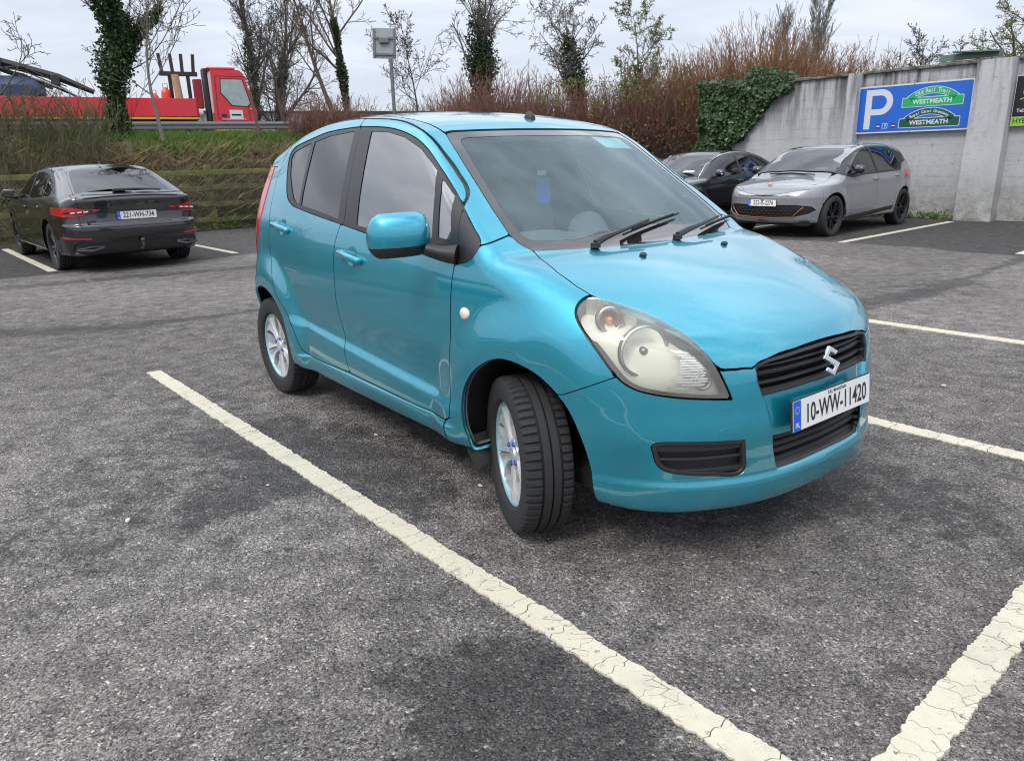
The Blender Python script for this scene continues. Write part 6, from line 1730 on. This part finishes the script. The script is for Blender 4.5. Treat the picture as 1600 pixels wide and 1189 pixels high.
    b = MB(); b.tube([(-9.6, .8, 2.75), (-7.8, .8, 2.65), (-6.4, .8, 2.1)], [.09, .09, .08], 6); soft(b.build('inner_boom', 'dark_metal', cr), 50)
    bx('grab_cover', (-7.4, 1.0, 1.95), (1.5, 1.1, 1.0), 'tarp_blue', .30, par=cr); bx('boom_band', (-8.9, .77, 3.02), (.5, .06, .16), 'marker_yellow', par=cr)
    b = MB(); b.tube([(-7.0, .7, 2.4), (-6.1, .8, 2.05), (-5.6, .9, 1.75)], .05, 6); b.build('hydraulic_ram', 'chrome_dark', cr)
    for k in range(3): b = MB(); b.tube([(-9.4 + .2 * k, .72, 2.95 - .1 * k), (-8.2, .70, 2.62 + .06 * k), (-7.2, .72, 2.75 - .12 * k), (-6.0, .85, 2.15 - .1 * k)], .022, 5); b.build('hose', 'black_plastic', cr)
    bx('boom_bracket', (-7.9, .95, 2.82), (.30, .36, .42), 'dark_metal', .03, par=cr); bx('boom_bracket', (-6.3, .95, 2.36), (.26, .34, .36), 'dark_metal', .03, par=cr); bx('warning_plate', (-9.35, .78, 2.86), (.34, .05, .22), 'marker_yellow', par=cr)
    for x in (-8.9, -8.5): bx('stake', (x, .06, 2.05), (.10, .10, 1.0), 'rust_dark', .01, Matrix.Rotation(rad(-6), 3, 'Y'))
    # loose load
    def world(x, y, z): c, s = math.cos(ang), math.sin(ang); return (-9.20 + c * x - s * y, 28.86 + s * x + c * y, 1.97 + z)
    for k, (x, y, lab) in enumerate(((-2.95, .42, 'taller red gas bottle standing on the truck bed behind the cab'), (-3.32, .62, 'smaller red gas bottle beside the taller one on the truck bed'))):
        g = empty('gas_bottle', world(x, y, 1.15)); tag(g, lab, 'gas bottle', 'red gas bottles on the truck bed'); sc = 1.0 if k == 0 else .82
        b = MB(); b.lathe([(.001, 0), (.15 * sc, 0), (.165 * sc, .04), (.165 * sc, .78 * sc), (.14 * sc, .90 * sc), (.06 * sc, .96 * sc), (.05 * sc, 1.0 * sc), (.001, 1.0 * sc)], 20); soft(b.build('body', 'gas_red', g), 50)
        b = MB(); b.tube([(-.08 * sc, 0, .92 * sc), (-.08 * sc, 0, 1.12 * sc), (.08 * sc, 0, 1.12 * sc), (.08 * sc, 0, .92 * sc)], .014, 6); b.build('carry_collar', 'gas_red', g)
    g = empty('timber_post', world(-2.50, .30, 1.15)); tag(g, 'pale round timber post standing upright behind the truck cab', 'post'); b = MB(); b.tube([(0, 0, 0), (-.10, 0, 1.42)], .13, 14); soft(b.build('shaft', 'pale_wood', g), 50)
    g = empty('sack', world(-2.0, .25, 1.15)); tag(g, 'pale full sack lying on the truck bed against the cab', 'sack'); b = MB(); b.box((0, 0, .14), (.40, .35, .28), bev=.11); soft(b.build('bag', 'paper', g), 60)


# ------------------------------------------------------------------ plants
def segs_mesh(name, S, sides, mat, parent=None):
    """many thin tapered rods (x0 y0 z0 x1 y1 z1 r0 r1) in one mesh"""
    S = np.asarray(S, float); a, b = S[:, :3], S[:, 3:6]; t = b - a; t /= np.maximum(np.linalg.norm(t, axis=1, keepdims=True), 1e-9)
    ref = np.where(np.abs(t[:, 2:3]) < .9, [[0, 0, 1.]], [[1., 0, 0]]); u = np.cross(t, ref); u /= np.linalg.norm(u, axis=1, keepdims=True); w = np.cross(t, u)
    N = len(S); V = np.zeros((N, 2 * sides, 3))
    for k in range(sides):
        d = u * math.cos(2 * math.pi * k / sides) + w * math.sin(2 * math.pi * k / sides)
        V[:, k] = a + d * S[:, 6:7]; V[:, sides + k] = b + d * S[:, 7:8]
    base = (np.arange(N) * 2 * sides)[:, None]
    F = np.concatenate([base + np.array([[k, (k + 1) % sides, sides + (k + 1) % sides, sides + k]]) for k in range(sides)])
    return mesh_np(name, V.reshape(-1, 3), F, mat, parent, True)


def leaf_mesh(name, C, size, mat, parent=None, seed=0, aspect=.62, up=0.0, nrm=None, spread=1.0, curl=.25):
    """many small folded leaves at points C"""
    r = np.random.default_rng(seed); C = np.asarray(C, float); n = len(C)
    N = r.normal(size=(n, 3)); N /= np.linalg.norm(N, axis=1, keepdims=True)
    if nrm is not None: N = N * spread + nrm; 
    N[:, 2] += up; N /= np.linalg.norm(N, axis=1, keepdims=True)
    a = np.cross(N, r.normal(size=(n, 3))); a /= np.linalg.norm(a, axis=1, keepdims=True); b = np.cross(N, a)
    s = size * r.uniform(.6, 1.25, (n, 1))
    V = np.stack([C - a * s * .5, C + b * s * aspect * .5 + N * s * curl * .5, C + a * s * .55, C - b * s * aspect * .5 + N * s * curl * .5], 1).reshape(-1, 3)
    k = np.arange(n) * 4; F = np.concatenate([np.stack([k, k + 1, k + 2], 1), np.stack([k, k + 2, k + 3], 1)])
    return mesh_np(name, V, F, mat, parent, False)


def grow_tree(seed, height, r0, lean=(0, 0), spread=.55, levels=4, up=.25, wig=.14, dens=1.0, first=.25, nbr=(17, 9, 6, 4), **_):
    """skeleton as rods: (thick rods, thin rods); nbr = side shoots per shoot at each level"""
    rng = random.Random(seed); thick, thin = [], []
    def rv(): return Vector((rng.gauss(0, 1), rng.gauss(0, 1), rng.gauss(0, 1)))
    def go(p, d, r, L, lev):
        n = (14, 9, 6, 4, 3)[lev]; st = L / n; tip = .10 if lev == 0 else .35; pts = [(p.copy(), d.copy(), r)]
        for i in range(n):
            d = (d + rv() * wig * (.35, .8, 1.1, 1.3, 1.3)[lev] + Vector((0, 0, up * (.10 if lev == 0 else .16)))).normalized()
            q = p + d * st; f = (i + 1) / n; r1 = r * (1 - (1 - tip) * f**.85); ra = pts[-1][2]
            (thick if ra > .02 else thin).append((*p, *q, ra, r1)); p = q; pts.append((p.copy(), d.copy(), r1))
        if lev >= levels: return
        k = max(1, int(nbr[lev] * dens * rng.uniform(.75, 1.25))); lo = first if lev == 0 else .15
        for j in range(k):
            f = lo + (1 - lo) * (j + rng.random()) / k; x = f * n; i = min(int(x), n - 1); g = x - i
            b = pts[i][0].lerp(pts[i + 1][0], g); dd = pts[i][1]; rb = pts[i][2] * (1 - g) + pts[i + 1][2] * g
            ax = dd.cross(rv()).normalized(); nd = (Matrix.Rotation(rng.uniform(.55, 1.15) * spread * 1.4, 3, ax) @ dd).normalized()
            go(b, nd, rb * rng.uniform(.42, .65), L * rng.uniform(.35, .62) * (1.05 - .55 * f), lev + 1)
    go(Vector((0, 0, -.1)), Vector((lean[0], lean[1], 1)).normalized(), r0, height, 0)
    return thick, thin


def tree(name, label, base, seed, height, r0, mat='bark', ivy=None, leaves=None, cat='tree', group=None, **k):
    root = empty(name, base); tag(root, label, cat, group)
    thick, thin = grow_tree(seed, height, r0, **k)
    if thick: segs_mesh('trunk', np.array(thick), 7, mat, root)
    if thin:
        T = np.array(thin); T[:, 6:] = np.maximum(T[:, 6:], .0065); segs_mesh('crown', T, 3, mat, root)
    if ivy:                                   # (z0, z1, radius, count, follow-limb min radius)
        r = np.random.default_rng(seed); z0, z1, rad_, cnt, mr = ivy[:5]
        T = np.array(thick); T = T[(T[:, 2] > z0) & (T[:, 2] < z1) & (T[:, 6] > mr)]
        w = np.linalg.norm(T[:, 3:6] - T[:, :3], axis=1) * (T[:, 6] + .05); i = r.choice(len(T), cnt, p=w / w.sum()); f = r.random((cnt, 1))
        P = T[i, :3] * (1 - f) + T[i, 3:6] * f; O = r.normal(size=(cnt, 3)); O /= np.linalg.norm(O, axis=1, keepdims=True)
        prof = np.clip((P[:, 2:3] - z0) / max(z1 - z0, .1), 0, 1); lump = .15 + 1.7 * fbm(P[:, 0] * 1.3 + P[:, 2] * .9, P[:, 1] * 1.3 + P[:, 2] * .7, seed, 3)[:, None]
        R_ = rad_ * (1.0 - .45 * np.abs(prof * 2 - 1)**2) * lump * np.minimum(1, T[i, 6:7] / r0 * 1.6 + .25)
        P = P + O * R_ * np.sqrt(r.random((cnt, 1)) * .8 + .2); P[:, 2] += r.normal(size=cnt) * .05
        leaf_mesh('ivy', P, .085, ivy[5] if len(ivy) > 5 else 'ivy_leaf', root, seed, .8, .25)
    if leaves:                                # (count, size, material, zmin)
        r = np.random.default_rng(seed + 1); T = np.array(thin); T = T[T[:, 2] > leaves[3]]
        i = r.choice(len(T), leaves[0]); f = r.random((leaves[0], 1)); P = T[i, :3] * (1 - f) + T[i, 3:6] * f + r.normal(size=(leaves[0], 3)) * .03
        leaf_mesh('leaves', P, leaves[1], leaves[2], root, seed, .6, .3)
    return root


def stems(rng, base_fn, n, h0, h1, r0, lean=.18, twigs=6, seg=5, tw=.35, curve=.12, tr=.75):
    S = []
    for _ in range(n):
        p = np.array(base_fn(rng)); h = rng.uniform(h0, h1); d = np.array([rng.gauss(0, lean), rng.gauss(0, lean), 1.0]); d /= np.linalg.norm(d); r = r0 * rng.uniform(.6, 1.3); st = h / seg
        for i in range(seg):
            d2 = d + np.array([rng.gauss(0, curve), rng.gauss(0, curve), .04]); d = d2 / np.linalg.norm(d2); q = p + d * st; ra = r * (1 - .8 * i / seg); rb = r * (1 - .8 * (i + 1) / seg)
            S.append((*p, *q, ra, rb))
            if i >= 1:
                for _k in range(int(twigs / (seg - 1) + rng.random())):
                    f = rng.random(); a = p + (q - p) * f; e = d + np.array([rng.gauss(0, .45), rng.gauss(0, .45), rng.gauss(.1, .25)]); e /= np.linalg.norm(e); L = tw * rng.uniform(.4, 1.2) * (1 - .5 * i / seg); b = a + e * L
                    S.append((*a, *b, max(rb * tr, .006), .005))
            p = q
    return np.array(S)


def build_plants():
    rng = random.Random(21)
    # --- trees along the road and bank, each with its own look
    tree('ivy_tree', 'broad ivy covered tree rising in front of the red truck bed', (-9.30, 18.6, 1.75), 4, 4.6, .17, ivy=(-.1, 4.0, .40, 11000, .022), spread=.72, levels=4, up=.55, first=.34, wig=.12, nbr=(9, 10, 7, 4))
    tree('sapling', 'slim bare sapling between the ivy tree and the truck cab', (-8.05, 18.2, 1.85), 12, 3.9, .055, 'bark_pale', spread=.62, levels=4, up=.35, first=.30, wig=.10, lean=(-.05, 0), nbr=(12, 7, 4, 2))
    tree('sapling', 'pale forked sapling with broken branches at the left picture edge', (-10.3, 15.4, .9), 17, 4.2, .060, 'bark_olive', spread=.7, levels=4, up=.3, first=.15, wig=.16, nbr=(13, 8, 5, 3))
    tree('ivy_tree', 'bare tree with ivy clad foot just right of the truck cab', (-11.0, 34.0, 1.9), 23, 7.4, .19, 'bark', ivy=(-.1, 4.6, .34, 4200, .075), spread=.52, levels=4, up=.5, first=.22)
    tree('ivy_tree', 'dark ivy trunked bare tree, middle of the clump beyond the road', (-10.1, 34.5, 1.9), 31, 6.6, .17, 'bark', ivy=(-.1, 3.8, .34, 3600, .07), spread=.5, levels=4, up=.45, first=.22)
    tree('bare_tree', 'low spreading bare tree, rightmost of the clump beyond the road', (-9.3, 33.0, 1.9), 37, 5.2, .13, 'bark', spread=.78, levels=4, up=.28, first=.06, nbr=(18, 10, 6, 4))
    tree('bare_tree', 'left leaning bare tree behind the rear of the turquoise roof', (-5.30, 25.6, 1.9), 41, 5.6, .11, 'bark_brown', spread=.58, levels=4, up=.40, first=.36, lean=(-.36, .05), wig=.09, nbr=(12, 8, 5, 3))
    tree('ivy_tree', 'tall bare tree with ivy climbing its trunk left of the road sign', (-5.05, 25.4, 1.9), 44, 6.2, .13, 'bark_brown', ivy=(.8, 4.6, .19, 2800, .05, 'ivy_dark'), spread=.62, levels=4, up=.42, first=.36, lean=(-.06, 0), wig=.08, nbr=(13, 9, 5, 3))
    tree('sapling', 'thin bare tree standing right of the road sign pole', (-2.90, 26.0, 1.9), 47, 3.9, .048, 'bark', spread=.68, levels=4, up=.40, first=.30, wig=.13, lean=(-.03, 0), nbr=(13, 8, 5, 3))
    tree('ivy_tree', 'ivy smothered tree standing above the reddish hedge left of the aerial', (-.70, 24.8, 1.6), 52, 5.4, .16, 'bark_pale', ivy=(.6, 4.1, .62, 6500, .040, 'ivy_dark'), spread=.62, levels=4, up=.40, first=.40, nbr=(15, 9, 6, 4))
    tree('ivy_tree', 'smaller tree with an ivy fork above the middle of the hedge', (2.60, 25.3, 1.6), 58, 4.6, .13, 'bark_pale', ivy=(1.2, 3.3, .42, 3600, .035, 'ivy_dark'), spread=.75, levels=4, up=.35, first=.42, nbr=(14, 9, 6, 4))
    tree('hawthorn', 'hawthorn breaking into small green leaf above the hedge beside the ivy', (4.00, 23.2, 1.3), 63, 3.9, .085, 'bark_olive', spread=.80, levels=4, up=.45, first=.12, nbr=(14, 9, 6, 3), leaves=(5200, .050, 'leaf_spring', .8), ivy=(.3, 2.4, .50, 2200, .02, 'ivy_leaf'))
    for k, (x, y, h, lab) in enumerate(((15.6, 40, 6.3, 'taller grey upswept bare poplar behind the red hedge'), (14.2, 40, 5.4, 'shorter grey bare poplar left of the taller one behind the hedge'))):
        tree('poplar', lab, (x, y, 1.9), 70 + k, h, .09, 'bark_grey', spread=.30, levels=4, up=.7, first=.05, wig=.07, group='poplars behind the hedge', nbr=(24, 11, 6, 3))
    tree('bare_bush', 'grey bare bush showing over the wall above the parking sign', (12.0, 22.5, 1.4), 81, 2.9, .045, 'bark', spread=.62, levels=4, up=.25, first=.05, nbr=(16, 9, 5, 3))
    tree('bare_bush', 'small bare bush over the wall beside the green steel frame', (12.9, 21.8, 1.6), 83, 2.2, .035, 'bark', spread=.55, levels=4, up=.3, first=.05, nbr=(12, 7, 4, 2))
    tree('leafing_tree', 'tree coming into green leaf at the top right picture corner', (15.3, 22.0, .8), 88, 5.6, .16, 'bark_olive', spread=.75, levels=4, up=.25, first=.12, nbr=(16, 9, 6, 3), leaves=(6500, .055, 'leaf_spring', 1.0), ivy=(.5, 4.2, .4, 3000, .04, 'ivy_leaf'))
    b = MB(); b.tube([(-6.22, 19.6, 1.75), (-6.32, 19.7, 2.6), (-6.42, 19.8, 3.2)], [.040, .036, .032], 7); o = soft(b.build('leaning_stake', 'bark_brown'), 60); tag(o, 'thin brown wooden stake leaning in the bank below the truck cab', 'stake')

    # --- hedge of bare red stems
    def hedge(label, poly, hts, n, mat, seed, r0=.012, h_jit=.35, depth=1.6, z=.9, lean=.14, twigs=9):
        rg = random.Random(seed); p = along(poly, 60); hh = np.interp(np.linspace(0, 1, 60), np.linspace(0, 1, len(hts)), hts)
        S = []; lump = fbm(p[:, 0] * 1.1, p[:, 1] * 1.1, seed, 3)
        for _ in range(n):
            i = rg.uniform(0, 58.99); k = int(i); f = i - k; q = p[k] * (1 - f) + p[k + 1] * f; h = (hh[k] * (1 - f) + hh[k + 1] * f - z) * (.66 + .62 * lump[k])
            bx_, by_ = q[0] + rg.gauss(0, .12), q[1] + rg.uniform(-.3, depth)
            S.append(stems(rg, lambda r_: (bx_, by_, z - .6 + rg.uniform(-.1, .2)), 1, (h + .6) * (1 - h_jit), (h + .6) * 1.06, r0, lean, twigs, 5, .40))
        o = segs_mesh('hedge', np.concatenate(S), 3, mat); tag(o, label, 'hedge', kind='stuff'); return o
    hedge('red brown bare stemmed hedge behind the turquoise car', [(-2.3, 23.8), (.2, 22.9), (3.0, 22.6), (5.4, 22.2)], (3.05, 3.55, 3.8, 3.7, 3.45, 3.6, 3.7), 2300, 'twig_red', 101, twigs=15, lean=.24)
    hedge('darker crimson stems mixed through the hedge', [(-1.6, 23.2), (1.5, 22.6), (4.6, 22.1)], (2.9, 3.5, 3.5, 3.1, 3.3), 700, 'twig_crimson', 102, twigs=13, lean=.24)
    hedge('orange brown clipped hedge top showing above the concrete wall', [(5.0, 22.4), (7.3, 21.9), (9.2, 20.6), (10.3, 19.6)], (3.8, 4.35, 4.6, 4.4, 3.8, 3.35), 2200, 'twig_orange', 103, z=1.6, twigs=16, lean=.26)
    hedge('pinkish bare twigs along the top of the wall', [(9.4, 20.6), (11.5, 19.0), (13.2, 17.2)], (3.6, 3.45, 3.5, 3.3), 600, 'twig_red', 104, z=1.6, depth=1.2)
    hedge('straw coloured willow scrub beyond the road sign', [(-4.4, 29.5), (-2.4, 28.2), (-.6, 26.5)], (3.5, 3.75, 3.6), 800, 'twig_straw', 105, z=1.9)
    # dark thicket of arching bare branches at the corner behind the black saloon
    rg = random.Random(7); S = []
    for _ in range(900):
        t = rg.random(); p = np.array([1.0 + 4.6 * t + rg.gauss(0, .15), 21.2 + .45 * t + rg.uniform(0, .9), rg.uniform(0, .5)]); d = np.array([rg.gauss(0, .5), rg.gauss(-.35, .3), rg.uniform(.5, 1.3)]); d /= np.linalg.norm(d); r = rg.uniform(.006, .020); L = rg.uniform(1.0, 2.6); k = 9
        for i in range(k):
            d = d + np.array([rg.gauss(0, .16), rg.gauss(0, .14), -.10 + rg.gauss(0, .1)]); d /= np.linalg.norm(d); q = p + d * L / k; S.append((*p, *q, r * (1 - .7 * i / k), r * (1 - .7 * (i + 1) / k)))
            if rg.random() < .75:
                e = d + np.array([rg.gauss(0, .6), rg.gauss(0, .6), rg.gauss(0, .5)]); e /= np.linalg.norm(e); b_ = q + e * rg.uniform(.1, .45); S.append((*q, *b_, r * .4, r * .2))
            p = q
    o = segs_mesh('thicket', np.array(S), 3, 'twig_dark'); tag(o, 'dark tangle of arching bare branches in the corner behind the black saloon', 'thicket', kind='stuff')
    # litter of dead stems and leaf mould filling the hedge foot
    r = np.random.default_rng(5); n = 9000; t = r.random(n); C = np.stack([-2.8 + 8.4 * t + r.normal(size=n) * .2, 22.9 - .9 * t + r.uniform(-1.0, .9, n), r.random(n)**1.5 * 2.2 + .2], 1)
    o = leaf_mesh('dead_leaves', C, .10, 'leaf_dead', None, 9, .6); tag(o, 'brown dead leaves caught low in the hedge', 'leaf litter', kind='stuff')
    C = np.stack([-.5 + 6.5 * r.random(6500), 22.0 + r.uniform(-.5, .9, 6500), 1.3 + 2.2 * r.random(6500)], 1); m = fbm(C[:, 0] * 1.6, C[:, 2] * 1.6, 6, 3) > .55
    o = leaf_mesh('bramble_leaves', C[m], .07, 'leaf_spring', None, 12, .6); tag(o, 'fresh green leaves scattered through the right of the hedge', 'leaves', kind='stuff')

    # --- ivy hanging over the end of the wall
    r = np.random.default_rng(11); n = 9000
    q = r.uniform(9.3, 12.3, n); z = r.uniform(1.0, 3.45, n)
    q = np.minimum(q, 11.85 + .35 * (fbm(z * 2.2, z * 0, 3, 3) - .5)); edge = Spl([(9.3, 2.95), (9.6, 2.80), (10.0, 2.30), (10.5, 1.80), (10.9, 1.35), (11.2, 1.1), (12.3, 1.0)])(q) + (fbm(q * 2.2, z * 2.2, 4, 4) - .5) * .9
    keep = (z > edge) & (z < 3.02 + .5 * (fbm(q * 2.5, q * 0 + 3, 9, 3) - .2)); q, z = q[keep], z[keep]; out = np.where(z > 2.9, r.uniform(-.2, .22, len(q)), .03 + .34 * r.random(len(q)) * fbm(q * 2.2, z * 2.2, 8, 3)**1.6 * 1.6)
    P = np.stack([NV[0] * (16.9 - out) + DV[0] * q, NV[1] * (16.9 - out) + DV[1] * q, z], 1)
    o = leaf_mesh('wall_ivy', P, .105, 'ivy_leaf', None, 14, .85, .25, np.tile([-NV[0] * 1.3, -NV[1] * 1.3, .25], (len(P), 1)), .75); tag(o, 'glossy dark ivy hanging over the left end of the concrete wall', 'ivy', kind='stuff')
    # weeds at the wall foot
    C = []
    for _ in range(700):
        qq = rng.choice((6.6, 6.75, 7.0, 5.9)) + rng.gauss(0, .22); C.append((*sq(16.78 - abs(rng.gauss(0, .08)), qq)[:2], abs(rng.gauss(.03, .07))))
    o = leaf_mesh('weeds', C, .07, 'leaf_weed', None, 15, .45, .6); tag(o, 'low green weeds at the foot of the wall behind the grey car', 'weeds', kind='stuff')

    # --- bank cover: grass on the crest, dead stems and brambles on the slope
    def blades(label, n, u, t, h, mat, seed, wd=.006, lean=.35, name='grass', cat='grass', patch=0):
        rg = random.Random(seed); V = []; F = []
        for k in range(n):
            x, y, z = bank_pt(rg, u[0], u[1], t[0], t[1])
            if patch and fbm(np.array([x * .9]), np.array([y * .9]), seed, 3)[0] < patch: continue
            a = rg.uniform(0, 6.28); hh = rg.uniform(*h); lx, ly = rg.gauss(0, lean) * hh, rg.gauss(0, lean) * hh; w = wd * rg.uniform(.7, 1.5); c, s = math.cos(a) * w, math.sin(a) * w; b_ = len(V)
            z += (float(fbm(np.array([x * 1.4]), np.array([y * 1.4]), 30, 4)[0]) - .5) * .28 - .03 if False else -.05
            V += [(x - c, y - s, z), (x + c, y + s, z), (x + lx * .5 + c * .6, y + ly * .5 + s * .6, z + hh * .6), (x + lx, y + ly, z + hh * .95)]; F += [(b_, b_ + 1, b_ + 2), (b_, b_ + 2, b_ + 3)]
        o = mesh_np(name, np.array(V), np.array(F), mat, None, False); tag(o, label, cat, kind='stuff')
    blades('bright green grass along the crest of the bank below the barrier', 30000, (.30, .62), (.27, .62), (.14, .36), 'grass_green', 201, .011, patch=.30)
    blades('green grass tufts low on the bank', 13000, (.16, .62), (.04, .40), (.10, .26), 'grass_dull', 202, .008)
    blades('straw coloured dead grass over the bank slope', 11000, (.12, .66), (.02, .36), (.12, .40), 'grass_straw', 203, .006, 1.0, 'dead_grass', 'dead grass')
    rg = random.Random(31)
    S = stems(rg, lambda r_: bank_pt(r_, .16, .66, .02, .26), 1300, .25, .8, .007, .9, 6, 4, .35, .45); o = segs_mesh('dead_brush', S, 3, 'twig_dead'); tag(o, 'brown dead brush and bramble stems over the bank slope', 'brush', kind='stuff')
    S = stems(rg, lambda r_: (lambda p: (p[0], p[1], p[2]))(bank_pt(r_, .16, .345, .08, .6)), 800, .6, 1.5, .010, .30, 9, 5, .4, .18); o = segs_mesh('olive_scrub', S, 3, 'bark_olive'); tag(o, 'olive bare scrub growing behind the charcoal liftback', 'scrub', kind='stuff')
    S = stems(rg, lambda r_: (lambda p: (p[0], p[1], p[2]))(bank_pt(r_, .445, .50, .4, .98)), 260, .5, 1.3, .006, .25, 9, 5, .35, .15); o = segs_mesh('reddish_scrub', S, 3, 'twig_red'); tag(o, 'thin reddish scrub at the bank crest beside the turquoise roof', 'scrub', kind='stuff')
    r = np.random.default_rng(17); C = []
    for _ in range(14000):
        x, y, z = bank_pt(rg, .12, .66, .01, .34); C.append((x, y, z + abs(rg.gauss(0, .10))))
    o = leaf_mesh('leaf_litter', C, .09, 'leaf_dead', None, 18, .6, .8); tag(o, 'brown leaf litter lying over the bank slope', 'leaf litter', kind='stuff')
    C = []
    for _ in range(13000):
        x, y, z = bank_pt(rg, .14, .66, -.03, .30)
        if fbm(np.array([x * .9]), np.array([y * .9]), 44, 3)[0] > .45: C.append((x, y, max(z, 0) + abs(rg.gauss(.03, .15))))
    o = leaf_mesh('bank_weeds', C, .085, 'leaf_weed', None, 19, .6, .6); tag(o, 'green weeds and ivy along the foot of the fence', 'weeds', kind='stuff')
    C = []
    for _ in range(3200):
        x, y, z = bank_pt(rg, .16, .345, .2, .7); C.append((x, y, z + abs(rg.gauss(.05, .16))))
    o = leaf_mesh('bank_weeds', C, .07, 'leaf_olive', None, 20, .6, .6); tag(o, 'olive bramble leaves behind the charcoal liftback', 'weeds', kind='stuff')


# ------------------------------------------------------------------ build
build_ground()
build_lines()
build_bank()
build_fence()
build_guardrail()
build_wall()
build_far()
build_splash()
build_liftback()
build_grey_hatch()
build_black_saloon()
build_truck()
build_signs()
build_plants()
